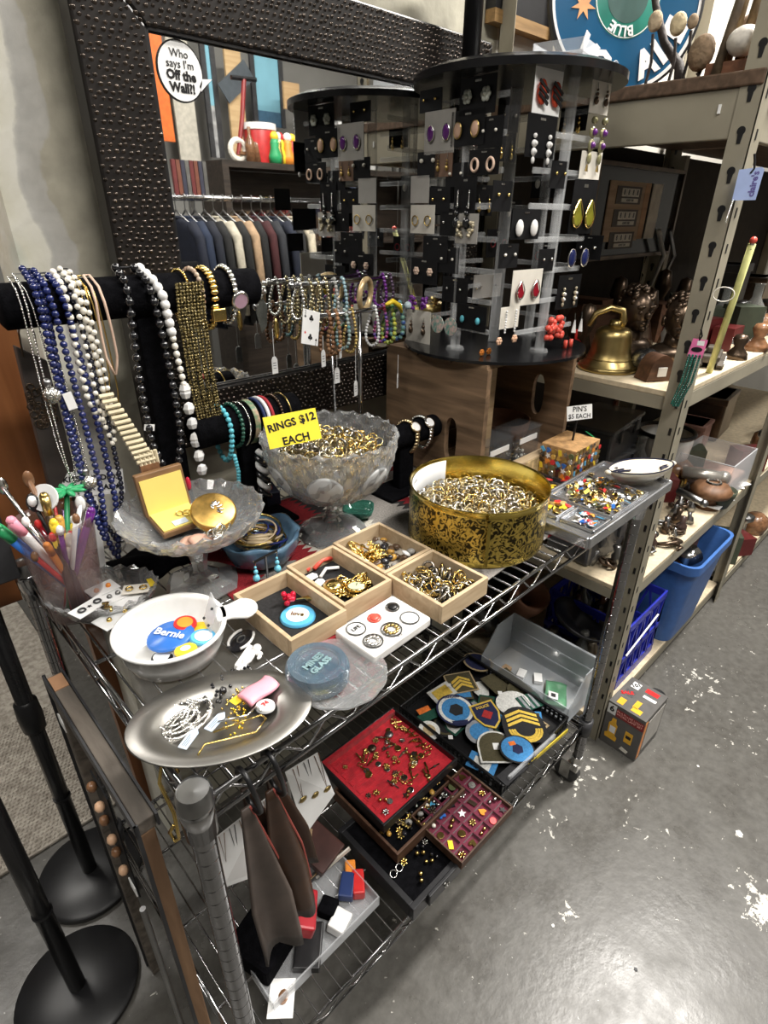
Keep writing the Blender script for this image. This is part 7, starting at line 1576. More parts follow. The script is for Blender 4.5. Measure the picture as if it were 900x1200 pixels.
# second unit things
for k, (x, y, z, d, m_) in enumerate(((2.72, .80, B1, (.2, .2, .3), mat('pink_cloth', (.28, .12, .12), .8)), (2.95, .82, B2, (.25, .2, .2), BRONZE), (2.70, .80, B2, (.16, .16, .12), mat('salmon', (.35, .20, .17), .7)), (3.05, .82, B1, (.25, .25, .25), CHIP), (2.70, .82, B3, (.16, .16, .2), DARK), (2.98, .82, B3, (.2, .2, .14), BRONZE))):
    t = thing('storage_carton', ('dull pink carton low on the second shelving unit', 'bronze coloured case on the second unit', 'salmon box on the second unit middle shelf', 'plain board carton low on the second unit', 'dark box high on the second unit', 'bronze box high at the right edge')[k], 'carton', (x, y, z), .1)
    MB().bb(-d[0] / 2, d[0] / 2, -d[1] / 2, d[1] / 2, 0, d[2]).build('body', m_, t, bev=.012); MB().bb(-d[0] / 2 - .004, d[0] / 2 + .004, -d[1] / 2 - .004, d[1] / 2 + .004, d[2] * .85, d[2]).build('lid', m_, t, bev=.004)

DACR = thin_clear('drawer_acrylic', (.16, .165, .17), .10, .1, .2)
# ================================================================== inside the crate
for k in range(2):
    x = (1.02, 1.135)[k]
    t = thing('acrylic_drawer_box', ('left', 'right')[k] + ' clear acrylic box of trinkets in the crate mouth', 'box', (x, .705, CZ0 + .0095))
    for a in ((-.05, .05, -.03, -.0275), (-.05, .05, .0275, .03), (-.05, -.0475, -.0275, .0275), (.0475, .05, -.0275, .0275)): MB().bb(*a, 0, .085).build('wall', DACR, t)
    MB().bb(-.035, .035, -.032, -.030, .058, .071).build('paper_label', WHITE, t); MB().bb(-.052, .052, -.032, .032, .085, .089).build('lid', DACR, t)
    scatter('trinket', ('silver trinket inside the left acrylic box in the crate', 'silver trinket inside the right acrylic box in the crate')[k], 'trinket', ('trinkets in the left acrylic box', 'trinkets in the right acrylic box')[k], CHAIN + STUDP[:3] + HOOP, rect_pts(x - .04, x + .04, .682, .726, 14, CZ0 + .014, .03), False)
wbowl = thing('wooden_bowl', 'brown wooden bowl on the acrylic boxes inside the crate', 'bowl', (1.20, .80, CZ0 + .13)); wbowl.location = (1.19, .80, CZ0 + .0095)
MB().lathe([(0, 0), (.04, 0), (.075, .04), (.08, .075), (.076, .075), (.07, .045), (0, .012)], 28).build('bowl', wood('bowl_wood', (.10, .04, .02), (.20, .09, .045), 4), wbowl, smooth=True)
pb = thing('pine_box', 'pale pine box with a floral label in front of the crate', 'box', (1.085, .655, SURF - .003), .0)
MB().bb(-.13, .12, -.012, .012, 0, .045).build('front', PALE, pb, bev=.002); MB().bb(.0, .08, -.014, -.012, .004, .041).build('floral_label', mat('floral_label', (.55, .42, .22), .6, 0, .4, 60), pb)
# ================================================================== earrings on the tower
def lad(u, v, k, off=.011):
    """point of the photograph on ladder k's plane"""
    c, n, t = LAD[k]; r = _ray(u, v); o = Vector(CAM); c0 = Vector((c.x, c.y, 1.5)) + n * off
    s = (c0 - o).dot(n) / r.dot(n); return o + r * s
OVALP = [(math.cos(a * PI / 8), math.sin(a * PI / 8)) for a in range(16)]
def ear(kind, t, x, z, m, m2, s=1.0):
    y = -.004
    if kind == 'oval':
        e = MB().sph((x, y, z), (.0075 * s, .004, .0105 * s), 12, 7).build('earring', m, t, smooth=True)
        if m is STRIPE: [MB().box((x, y - .0036, z + q), (.017 * s, .002, .0028 * s), Matrix.Rotation(.5, 3, 'Y')).build('stripe', BLACK, e) for q in (-.009, -.001, .008)]
        elif m2: MB().torus((x, y, z), .0078 * s, .0014, RX90, 16, 5, 1.35).build('setting', m2, e)
    elif kind == 'tear':
        e = MB().prism([(0, .014 * s), (.004 * s, .004 * s), (.0075 * s, -.004 * s), (.005 * s, -.010 * s), (0, -.012 * s), (-.005 * s, -.010 * s), (-.0075 * s, -.004 * s), (-.004 * s, .004 * s)], -.003, .003, RX90).build('earring', m, t, (x, y, z), bev=.002)
        if m2: MB().tube([(.0085 * s * q[0] * (1 if q[1] < 0 else 1 - q[1] * .6), 0, .013 * s * q[1]) for q in OVALP], .0013, 5, True).build('setting', m2, e, (0, -.002, 0))
    elif kind == 'ring': e = MB().torus((x, y, z), .0085 * s, .0026 * s, RX90, 18, 6, 1.25).build('earring', m, t, smooth=True)
    elif kind == 'flower':
        q = MB(); [q.sph((x + .006 * s * math.cos(a), y, z + .006 * s * math.sin(a)), (.0045 * s, .003, .0045 * s), 7, 5) for a in [j * PI / 3 for j in range(6)]]; q.sph((x, y - .002, z), .0035 * s, 7, 5); e = q.build('earring', m, t, smooth=True)
    elif kind == 'drop':
        e = MB().sph((x, y, z - .020 * s), (.006 * s, .006 * s, .0085 * s), 8, 6).sph((x, y, z - .007 * s), .0042 * s, 8, 5).sph((x, y, z + .001), .0028 * s, 7, 5).build('earring', m, t, smooth=True)
        MB().tube([(x, y, z + .002), (x, y + .002, z + .012)], .0007, 4).build('ear_wire', SILVER, e)
    elif kind == 'cluster':
        q = MB(); [q.sph((x + rnd(-.007, .007) * s, y + rnd(-.004, .002), z - rnd(0, .026) * s), .0042 * s, 6, 5) for _ in range(14)]; e = q.build('earring', m, t, smooth=True)
    elif kind == 'line':
        q = MB(); [q.sph((x, y, z - .004 * j * s), .002 * s, 6, 4) for j in range(9)]; e = q.build('earring', m, t, smooth=True)
    elif kind == 'tri': e = MB().prism([(0, .012 * s), (.007 * s, -.014 * s), (-.006 * s, -.012 * s)], -.0015, .0015, RX90).build('earring', m, t, (x, y, z)); MB().tube([(0, 0, .012 * s), (0, .002, .024 * s)], .0007, 4).build('ear_wire', SILVER, e)
    elif kind == 'bar': e = MB().cyl((x, y, z + .008), (x, y, z - .010), .0045, n=8).build('earring', m, t, smooth=True)
    elif kind == 'disc': e = MB().lathe([(0, 0), (.0165 * s, 0), (.0165 * s, .002), (0, .003)], 24).build('earring', m, t, (x, y, z), (PI / 2, 0, 0))
    elif kind == 'stud': e = MB().sph((x, y, z), .0042 * s, 9, 6).build('earring', m, t, smooth=True)
    elif kind == 'hoop': e = MB().torus((x, y, z), .009 * s, .0014 * s, RX90, 18, 5).build('earring', m, t, smooth=True)
    elif kind == 'long':
        e = MB().sph((x, y, z), .004 * s, 7, 5).sph((x, y, z - .012 * s), (.0075 * s, .004, .006 * s), 8, 6).sph((x, y, z - .025 * s), (.006 * s, .004, .007 * s), 8, 6).sph((x, y, z - .038 * s), (.004 * s, .003, .006 * s), 8, 6).build('earring', m, t, smooth=True)
        if m2: MB().sph((x, y - .003, z - .012 * s), .004 * s, 7, 5).sph((x, y - .003, z - .025 * s), .0038 * s, 7, 5).build('stone', m2, e, smooth=True)
STRIPE = mat('red_black_stripe', (.45, .05, .02), .25, 0, .1); GREYS = STEEL
def eset(label, u, v, wpx, hpx, k, cm, kind, m, m2=None, dz=0, s=1.0, gap=.26, dark=None, name='earring_card', cat='earring card', off=.012):
    p = lad(u, v, k, off); c, n, t_ = LAD[k]; mp = mpp(p); yaw = math.atan2(t_.y, t_.x) + (PI if t_.dot(CR.col[0]) < 0 else 0)
    fore = abs(t_.dot(CR.col[0])); w, h = wpx * mp / max(.55, fore), hpx * mp * .93
    fr_ = n  # outward
    t = thing(name, label, cat, p, yaw if n.dot(Vector((math.sin(yaw), -math.cos(yaw), 0))) > 0 else yaw)
    if cm:
        MB().bb(-w / 2, w / 2, -.0006, .0006, -h / 2, h / 2).build('card', cm, t)
        if cm is BLKC and hpx > 26: MB().bb(-w * .09, w * .09, -.0012, -.0007, h * .36, h * .42).build('hang_slot', SILVER, t)
    if kind: [ear(kind, t, sx * w * gap, dz * h, m, m2, s) for sx in (-1, 1)]
    return t
E0 = 0; E1 = 1
eset('white card with big red and black striped oval earrings at the tower top', 642, 107, 40, 50, 0, WHITE, 'oval', STRIPE, BLACK, -.05, 1.75)
eset('black card with white bead dangle earrings below the striped ones', 634, 160, 42, 46, 0, BLKC, 'long', WBEAD, WBEAD, .0, .95)
eset('cream card with dark dangle studs at the tower top right', 704, 110, 30, 42, 0, CREAMC, 'drop', BRONZE, None, .05, .75)
eset('purple pearl and green stacked drop earrings at the tower right', 700, 148, 34, 14, 0, None, 'long', mat('olive_pearl', (.35, .33, .18), .2, .4, coat=.5), PURPLE, .4, 1.6, .24)
eset('beige card with tiny gold wire earrings below the purple drops', 692, 194, 32, 30, 0, CREAMC, 'tri', DGOLD, None, -.1, .45)
eset('black card with green teardrop earrings in gold frames', 683, 243, 36, 60, 0, BLKC, 'tear', OLIVE, GOLD, -.12, 1.9)
eset('navy blue oval earrings with silver lines', 676, 302, 38, 20, 0, None, 'oval', NAVY, SILVER, 0, 1.6)
eset('black card with large white oval studs at the tower middle', 616, 263, 40, 34, 0, BLKC, 'oval', WBEAD, None, -.12, 1.35)
eset('white card with red teardrop earrings low on the tower', 617, 337, 42, 42, 0, CREAMC, 'tear', DRED, SILVER, -.05, 1.3)
eset('black card with gold and crystal drop earrings low on the tower', 666, 342, 34, 40, 0, BLKC, 'long', mat('champagne_crystal', (.62, .55, .40), .15, .5), CRY, .1, .8)
eset('bright red coral cluster earrings near the tower base', 650, 372, 26, 10, 0, None, 'cluster', CORAL, None, 0, 1.6, .24)
eset('white sail-shaped drop earrings near the tower base', 675, 381, 20, 10, 0, None, 'tri', WBEAD, None, 0, 1.1)
eset('coral red bar earrings lowest at the right of the tower', 664, 402, 16, 10, 0, None, 'bar', CORAL)
eset('long rhinestone line earrings near the tower base', 597, 372, 26, 26, 0, CREAMC, 'line', CRY, None, .3, 1.2)
eset('peach shell earrings resting by the tower base', 592, 398, 28, 10, 0, None, 'flower', mat('peach_shell', (.72, .45, .30), .35), None, 0, .8, .38)
eset('grey card with silver studs at the lower middle of the tower', 571, 335, 38, 28, 2, GREYC, 'stud', SILVER, None, 0, .7)
_o = eset('orange and red flower brooch on the tower base', 567, 408, 18, 6, 0, None, 'flower', ORANGE, None, 0, .7, .3, off=.05); _o.location = at(567, 412, TZ0 + .013)
# left ladder
eset('white card with purple oval stones on the tower left', 515, 155, 32, 46, 1, GREYC, 'oval', PURPLE, SILVER, -.02, 1.25)
eset('black card with peach oval earrings and a silver hoop', 548, 150, 34, 38, 1, BLKC, 'oval', mat('peach_cab', (.70, .45, .32), .3), DGOLD, -.05, 1.2)
eset('white flower-shaped earrings on a black card at the top left of the tower', 560, 112, 36, 40, 1, BLKC, 'flower', mat('ivory_flower', (.62, .65, .58), .35), None, .0, 1.15)
eset('black card with peach ring earrings on the tower left', 567, 190, 30, 28, 1, BLKC, 'ring', mat('peach_ring', (.80, .58, .45), .3), None, -.1, .95)
eset('black card with two white pearls at the tower left edge', 502, 193, 24, 28, 1, BLKC, 'stud', PEARL, None, .15, 1.0)
eset('brown card with copper dangles beside the pearl card', 520, 192, 18, 28, 1, mat('brown_card', (.20, .12, .08), .6), 'drop', DGOLD, None, .1, .6)
eset('white card with gold hoops at the tower left edge', 495, 257, 26, 32, 1, CREAMC, 'hoop', DGOLD, None, -.05, 1.0)
eset('black card with peach flower studs low on the tower left', 497, 318, 28, 30, 1, BLKC, 'flower', mat('peach_flower', (.78, .58, .46), .35), None, 0, .85)
eset('glossy black ball drop earrings at the tower left middle', 543, 244, 20, 14, 1, None, 'drop', BLKBEAD, None, 0, 1.3)
eset('champagne dangles below the black ball drops', 547, 268, 22, 34, 1, GREYC, 'cluster', MATS['champagne_crystal'], None, .2, .9)
eset('round mosaic disc earrings at the foot of the tower left ladder', 522, 381, 26, 10, 1, None, 'disc', mat('mosaic', (.10, .35, .30), .2, 0, .3, 160, col2=(.75, .55, .5), coat=.5), None, 0, 1.1)
eset('white card with black and gold drops near the chrome stand', 490, 384, 26, 42, 1, CREAMC, 'drop', BRONZE, None, .15, .9)
eset('teal stone studs on a black card near the tower base', 552, 372, 30, 30, 1, BLKC, 'oval', TURQ, None, -.1, .7)
eset('black card with a paper flag sticker on the tower left', 510, 292, 26, 30, 1, BLKC, 'stud', SILVER, None, .2, .4)
eset('purple and black glass cluster on the lower left ladder', 492, 348, 24, 10, 1, None, 'cluster', PURPLE, None, 0, 1.0)
eset('black card of silver line drops on the left ladder middle', 545, 228, 22, 40, 1, BLKC, 'line', SILVER, None, .1, .9)
eset('clear card leaning at the left ladder level with the hoops', 492, 222, 20, 30, 1, GREYC, None, None)
# far ladders: backs of black cards seen through the tower, each with its price sticker
N_ = 0
for (u, v, k, wp, hp) in ((596, 135, 2, 30, 34), (592, 172, 2, 28, 32), (600, 250, 2, 24, 30), (583, 285, 2, 30, 32), (552, 338, 2, 22, 30), (566, 235, 2, 26, 34), (640, 215, 3, 26, 32), (640, 300, 3, 24, 30), (690, 290, 3, 22, 28), (672, 140, 3, 24, 26)):
    t = eset('black earring card on a far ladder of the tower with a white price sticker', u, v, wp, hp, k, BLKC, ('stud', 'drop', 'oval', 'hoop')[N_ % 4], (SILVER, GOLD, PEARL, DRED)[N_ % 4], None, 0, .9, off=.014); t['group'] = 'earring cards on the far ladders'
    MB().bb(-.006, .006, .0007, .0013, -.010, -.002).build('price_sticker', WHITE, t); N_ += 1
# extra dark cards on the near ladders where the photograph shows rows of them
for (u, v, k, wp, hp) in ((588, 230, 0, 26, 34), (596, 300, 0, 26, 28), (640, 305, 0, 22, 26), (655, 205, 0, 24, 30), (535, 205, 1, 22, 26), (528, 262, 1, 22, 28), (515, 235, 1, 22, 30), (525, 305, 1, 22, 30), (533, 340, 1, 26, 30), (505, 118, 1, 24, 24), (575, 155, 1, 24, 34)):
    t = eset('black earring card with small studs on a near ladder of the tower', u, v, wp, hp, k, BLKC, 'stud', (SILVER, GOLD, PEARL)[N_ % 3], None, .05, .7, off=.010); t['group'] = 'small black earring cards on the near ladders'; N_ += 1

# ================================================================== on top of the tower and the high shelf
cbx = thing('clear_plastic_box', 'clear plastic box standing on the tower top', 'box', (1.235, .765, TZ1 + .0205), .2)
for a in ((-.045, .045, -.05, -.048), (-.045, .045, .048, .05), (-.045, -.043, -.048, .048), (.043, .045, -.048, .048)): MB().bb(*a, 0, .058).build('wall', CLEARP, cbx)
MB().bb(-.045, .045, -.05, .05, 0, .003).build('floor', CLEARP, cbx); MB().bb(-.046, .046, -.051, .051, .036, .039).build('inner_ledge', CLEARP, cbx)
o = MB().sheet(lambda u, v: (-.03 + u * .06, -.025 + v * .05, .012 * math.sin(u * 5) * math.cos(v * 6) + .014), 12, 10, .002).build('plastic_bag', CLEARP, None, (1.285, .70, TZ1 + .022), smooth=True); tag(o, 'crumpled clear plastic bag beside the plastic box', 'bag')
pol = thing('black_pole', 'black pole rising from the earring tower top', 'pole', (aty(552, 62, .935).x, .935, 1.26)); MB().cyl((0, 0, 0), (0, 0, 1.4), .019, n=16).build('tube', BLACK, pol, smooth=True); MB().lathe([(0, -.01), (.05, -.01), (.05, 0), (0, 0)], 20).build('flange', BLACK, pol); pol.location.z = TZ1 + .0305
spk = aty(532, 2, 1.0); t = thing('wall_speaker', 'black rounded device mounted high on the pole', 'speaker', spk + Vector((0, 0, .02))); MB().sph((0, 0, .02), (.055, .04, .035), 16, 10).build('body', BLACK, t, smooth=True); MB().cyl((.03, 0, .02), (pol.location.x - spk.x, -.02, .02), .012, n=8).build('arm', BLACK, t)
p_ = aty(606, 22, 1.06); t = thing('framed_picture', 'black picture with a wooden lower frame high on the wall', 'picture', p_ + Vector((0, 0, 0)))
MB().bb(-.10, .15, -.01, .01, .0, .30).build('panel', BLACK, t); MB().bb(-.11, .16, -.016, .012, -.025, .0).build('frame_rail', wood('picture_frame', (.16, .09, .03), (.30, .18, .07), 5), t); MB().bb(-.11, -.09, -.016, .012, 0, .3).build('frame_rail', BLACK, t); MB().bb(.15, .17, -.016, .012, -.025, .3).build('frame_rail', BLACK, t)
# round ale sign
SGC = at(748, 104, TBZ); sn = Vector((-.62, -.785, 0)); SD = Vector((1.455, .74, TBZ))
mpp_ = mpp(SD + Vector((0, 0, .1))); SRAD = 97 * mpp_
sgn_ = thing('round_ale_sign', 'round blue metal ale sign with white rim leaning on the high shelf', 'sign', SD + Vector((.02, .03, 0)), 0)
xa = Vector((.80, -.60, 0)); RS = frame_rot(xa, (0.06, .10, 1)); cen = RS @ Vector((0, SRAD, 0))
def sg_p(name, mb, m, z=0, par=None): o = mb.build(name, m, par or sgn_, cen, RS.to_euler(), auto=40); return o
SB = mat('sign_blue', (.005, .075, .17), .25, 0, .06, 6); SGN = mat('sign_green', (.02, .20, .15), .3)
sg_p('rim', MB().lathe([(SRAD, -.008), (SRAD, .006), (SRAD * .97, .008), (SRAD * .97, -.008)], 72), BLACK); sg_p('white_band', MB().lathe([(SRAD * .97, .005), (SRAD * .93, .0055), (SRAD * .93, 0), (SRAD * .97, 0)], 72), WHITE); sg_p('face', MB().lathe([(0, .004), (SRAD * .93, .004), (SRAD * .93, -.004), (0, -.004)], 72), SB)
sg_p('green_disc', MB().lathe([(0, .0048), (SRAD * .40, .0048), (SRAD * .42, .004)], 48).xf(None), SGN); sg_p('ring_line', MB().lathe([(SRAD * .40, .0052), (SRAD * .41, .0052), (SRAD * .41, .004)], 48), WHITE); sg_p('inner_blue', MB().lathe([(0, .0054), (SRAD * .26, .0054), (SRAD * .26, .0045)], 40), mat('sign_teal', (.05, .10, .09), .3))
def arc(txt, rad, size, a0, step, m, inward, bold):
    for k, ch in enumerate(txt):
        if ch == ' ': continue
        a = math.radians(a0 + k * step); rp = Vector((rad * math.cos(a), rad * math.sin(a), .0062)); up = Vector((-math.cos(a), -math.sin(a), 0)) * (1 if inward else -1)
        M = RS @ frame_rot(Vector((up.y, -up.x, 0)), up); text(ch, size, m, sgn_, cen + RS @ rp, M, bold=bold, ext=.0006)
arc('BLUE', SRAD * .335, SRAD * .15, 282, -14, WHITE, False, .0006); arc('ALE', SRAD * .74, SRAD * .38, 297, 19, WHITE, True, .0035); arc('VO', SRAD * .74, SRAD * .36, 228, 20, WHITE, True, .003)
st_ = MB().prism(star(SRAD * .16, 7, .4), 0, .0008); o = st_.build('orange_burst', mat('burst_orange', (.62, .30, .12), .4), sgn_, cen + RS @ Vector((-SRAD * .56, -SRAD * .10, .0048)), RS.to_euler())
# driftwood, dried pods and sticks
DW = mat('dark_branch', (.03, .022, .018), .7, 0, .3, 30, .5, 90)
o = MB().tube([(1.45, .62, TBZ), (1.468, .636, 1.775), (1.457, .673, 1.818), (1.447, .70, 1.88), (1.463, .742, 1.977)], [.012, .010, .008, .007, .006], 8).build('dark_branch', DW, None, smooth=True); tag(o, 'curved dark branch standing in front of the ale sign', 'branch')
for k, (u, v, r, m_) in enumerate(((768, 25, .02, (.42, .33, .22)), (795, 28, .022, (.55, .45, .28)), (822, 62, .034, (.22, .15, .09)), (812, 25, .014, (.30, .22, .14)))):
    p = atx(u, v, 1.43); t = thing('dried_pod', ('pale brown dried pod left of the dark branch', 'pale straw-coloured dried pod in front of the sign', 'large brown shelf fungus beside the branch', 'small brown dried pod right of the straw one')[k], 'dried plant', p)
    MB().sph((0, 0, 0), (r * .5, r * .75, r * .9), 12, 8).build('pod', mat('pod_%d' % k, m_, .8, 0, .25, 60, .6, 120), t, smooth=True); MB().tube([(0, 0, -r), (.006, -.004, -(p.z - TBZ) * .6), (.004, 0, -(p.z - TBZ))], .003, 6).build('stem', DW, t)
for k, (u, m_) in enumerate(((848, (.28, .19, .09)), (862, (.20, .13, .06)), (874, (.16, .11, .06)), (840, (.10, .07, .04)))):
    p = at(u - 2, 92 - k, TBZ); o = MB().cyl((0, 0, 0), (.03 + .01 * k, -.005, .22), .009, .008, 10).build('bamboo_stick', mat('stick_%d' % k, m_, .6, 0, .35, 40, .4, 80), None, p, smooth=True); tag(o, ('honey', 'brown', 'dark brown', 'blackish')[k] + ' bamboo stick standing on the high shelf', 'stick')
for k, (u, v, z, r, m_) in enumerate(((884, 35, 1.82, .035, (.55, .38, .26)), (872, 48, 1.79, .03, (.60, .56, .50)), (890, 68, 1.775, .03, (.42, .33, .24)), (895, 20, 1.85, .03, (.25, .16, .1)))):
    o = MB().sph((0, 0, 0), (r, r, r * .8), 12, 8).build('seashell', mat('shell_%d' % k, m_, .5, 0, .3, 40, .4, 60), None, at(u, v, z), smooth=True); tag(o, ('peach', 'white', 'tan', 'brown')[k] + ' shell in the heap at the top right corner', 'shell')
o = MB().bb(-.06, .12, -.05, .06, 0, .022).build('wooden_slab', wood('rust_slab', (.10, .035, .015), (.18, .075, .035), 5), None, (1.47, .50, TBZ), bev=.003); tag(o, 'reddish wooden slab under the shells on the high shelf', 'board')
# ================================================================== what the mirror shows: the aisle behind the camera
MG = MY + .006
def refl(u, v, yy): p = aty(u, v, 2 * MG - yy); return Vector((p.x, yy, p.z))
CRY_ = -1.45
r0, r1 = refl(196, 229, CRY_), refl(352, 237, CRY_)
RZ = (r0.z + r1.z) / 2
rk = thing('clothes_rack', 'chrome rolling clothes rail reflected in the mirror', 'clothes rack', (0, CRY_, 0))
MB().cyl((r0.x - .2, 0, RZ), (r1.x + .2, 0, RZ), .015, n=14).build('rail', CHROME, rk, smooth=True)
for x in (r0.x - .18, r1.x + .18):
    MB().cyl((x, 0, .08), (x, 0, RZ), .014, n=12).build('upright', CHROME, rk, smooth=True); MB().cyl((x, -.25, .08), (x, .25, .08), .014, n=12).build('foot', CHROME, rk, smooth=True)
    for s_ in (-.24, .24): MB().sph((x, s_, .035), (.012, .035, .035), 10, 6).build('caster', BLACK, rk, smooth=True)
def jacket(label, x, m, m2, ln=.62, rz=0):
    t = thing('jacket', label, 'garment', (x, CRY_, RZ), rz, 'garments on the clothes rail')
    secs = [(-.095, .020, .035), (-.10, .05, .05), (-.125, .15, .055), (-.17, .20, .055), (-.30, .205, .06), (-.5, .20, .058), (-ln, .215, .06)]
    vs = []; n = 16
    for z, w, th in secs:
        for k in range(n): a = 2 * PI * k / n; vs.append((th * .5 * math.cos(a), w * math.sin(a), z))
    fs = [(j * n + i, j * n + (i + 1) % n, (j + 1) * n + (i + 1) % n, (j + 1) * n + i) for j in range(len(secs) - 1) for i in range(n)] + [tuple(range((len(secs) - 1) * n, len(secs) * n))[::-1], tuple(range(n))]
    MB()._add(vs, fs).build('body', m, t, smooth=True)
    for s_ in (-1, 1): MB().tube([(0, s_ * .15, -.135), (0, s_ * .215, -.2), (.004, s_ * .23, -.4), (.006, s_ * .22, -ln + .02)], [.03, .03, .028, .026], 10).build('sleeve', m2 or m, t, smooth=True)
    MB().torus((0, 0, -.10), .024, .010, None, 14, 6, 2.2).build('collar', m2 or m, t, smooth=True)
    hg = MB().tube([(0, -.17, -.145), (0, -.02, -.075), (0, 0, -.06), (0, .02, -.075), (0, .17, -.145)], .005, 6).tube([(0, 0, -.062), (0, 0, -.02), (0, .018, .0), (0, .012, .02), (0, -.006, .019)], .0025, 6).build('hanger', STEEL, t, smooth=True)
    return t
JC = [('navy', (.010, .018, .055)), ('denim blue', (.02, .045, .12)), ('deep navy', (.008, .014, .04)), ('black', (.008, .008, .009)), ('cream', (.55, .50, .40)), ('black', (.01, .01, .01)), ('tan', (.45, .30, .18)), ('black', (.009, .009, .01)), ('maroon', (.12, .01, .015)), ('slate', (.04, .045, .06)), ('navy', (.012, .022, .06)), ('black', (.01, .01, .012)), ('ivory lace', (.62, .55, .42))]
for k, (nm, c) in enumerate(JC):
    u = 204 + k * 11.2; x = refl(u, 232, CRY_).x
    jacket(nm + ' garment on the rail reflected in the mirror, ' + ('first', 'second', 'third', 'fourth', 'fifth', 'sixth', 'seventh', 'eighth', 'ninth', 'tenth', 'eleventh', 'twelfth', 'last')[k] + ' from the mirror frame', x, mat('cloth_%d' % k, tuple(q * (.25 if sum(c) < .5 else .6) for q in c), .85, 0, .2, 30, .3, 200), None, .60 + .05 * (k % 3), rnd(-.05, .05))
# shelf case behind the rail
DKW = wood('dark_shelf_wood', (.018, .013, .010), (.05, .036, .027), 4)
SY = -2.35
q0 = refl(240, 190, SY); q1 = refl(352, 185, SY)
bc_ = thing('bookcase', 'dark wooden shelf case reflected behind the clothes rail', 'bookcase', (0, SY, 0))
SHZ = q0.z
MB().bb(q0.x - .05, q1.x + 1.2, -.02, .32, SHZ - .04, SHZ).build('shelf_board', DKW, bc_); MB().bb(q0.x - .05, q0.x, -.02, .32, 0, SHZ - .04).build('side_panel', DKW, bc_); MB().bb(q1.x + 1.15, q1.x + 1.2, -.02, .32, 0, SHZ - .04).build('side_panel', DKW, bc_); MB().bb(q0.x, q1.x + 1.15, -.05, -.03, 0, SHZ - .04).build('back_panel', DKW, bc_); MB().bb(q0.x, q1.x + 1.15, -.02, .32, SHZ - .55, SHZ - .52).build('shelf_board', DKW, bc_)
BKM = [mat('book_%d' % k, c, .6) for k, c in enumerate(((.12, .02, .02), (.05, .03, .02), (.10, .06, .03), (.03, .03, .05), (.15, .05, .03)))]
for k in range(26):
    h = rnd(.16, .24); o = MB().bb(-.016, .016, 0, .16, 0, h).build('book', BKM[k % 5], None, (q0.x + .12 + k * .045, SY + .02, SHZ - .5195)); tag(o, 'old book on the dark shelf reflected in the mirror', 'book', 'books on the reflected shelf')
# red drum cup, toys, bottles and a scooter on the shelf top
sy = SY + .14
def onshelf(u): return refl(u, 188, sy)
p = onshelf(306); t = thing('red_cooler', 'red and white cooler jug reflected on the shelf top', 'jug', (p.x, sy, SHZ)); MB().lathe([(0, 0), (.10, 0), (.12, .20), (.115, .21), (0, .21)], 24).build('body', mat('cooler_red', (.45, .02, .02), .4), t, auto=40); MB().lathe([(0, .21), (.125, .21), (.125, .25), (0, .26)], 24).build('lid', WHITE, t, auto=40)
for k, (u, m_) in enumerate(((312, GREEN), (320, YELLOW), (327, ORANGE), (334, RED), (340, LBLUE), (318, GOLD))):
    p = onshelf(u); t = thing('toy_figure', ('green', 'yellow', 'orange', 'red', 'light blue', 'gold')[k] + ' toy figure on the shelf top reflected in the mirror', 'toy', (p.x, sy + .12 - .02 * (k % 2), SHZ)); MB().lathe([(0, 0), (.045, 0), (.05, .05), (.03, .10), (.035, .13), (.02, .17), (0, .18)], 12).build('body', m_, t, smooth=True); MB().sph((0, 0, .18 - .01), .032, 10, 7).build('head', (YELLOW, RED, WHITE)[k % 3], t, smooth=True)
p = onshelf(280); t = thing('kick_scooter', 'small red scooter with a white wheel reflected on the shelf', 'scooter', (p.x, sy, SHZ)); MB().tube([(0, 0, .05), (.06, 0, .28), (.10, 0, .50)], .016, 8).build('steer_tube', mat('scooter_red', (.25, .02, .02), .4), t); MB().cyl((.0, 0, .50), (.2, 0, .51), .014, n=8).build('handlebar', BLACK, t); MB().torus((0, 0, .08), .06, .02, RX90, 20, 8).build('wheel', CREAMC, t); MB().bb(0, .3, -.03, .03, .05, .07).build('deck', BROWNB, t)
for k, u in enumerate((290, 297)):
    p = onshelf(u); o = MB().lathe([(0, 0), (.035, 0), (.035, .12), (.012, .17), (.012, .22), (0, .22)], 14).build('brown_bottle', BROWNB, None, (p.x, sy + .05, SHZ), smooth=True); tag(o, ('left', 'right')[k] + ' of two brown bottles on the reflected shelf', 'bottle')
# panels and prints on the wall beyond
PY_ = -2.75
def panel(label, u0, u1, v0, v1, m, name='wall_panel', cat='panel', yy=PY_, th=.02):
    a, b = refl(u0, v0, yy), refl(u1, v1, yy); o = MB().bb(min(a.x, b.x), max(a.x, b.x), yy - th, yy, min(a.z, b.z), max(a.z, b.z)).build(name, m, None); tag(o, label, cat); return o
SKYB = mat('print_sky', (.22, .48, .60), .5, 0, .12, 3); ROCK = mat('print_rock', (.16, .16, .17), .6, 0, .8, 14, col2=(.5, .5, .5)); PLY = wood('plywood', (.50, .33, .16), (.66, .47, .26), 3)
panel('cream wall panel with faint marks reflected in the mirror', 190, 236, 20, 190, mat('cream_panel', (.52, .49, .42), .7), yy=-2.80)
panel('orange and white striped surfboard edge reflected at the left', 185, 190, 15, 165, mat('surf_orange', (.72, .16, .03), .4), 'surfboard', 'surfboard', yy=-2.72)
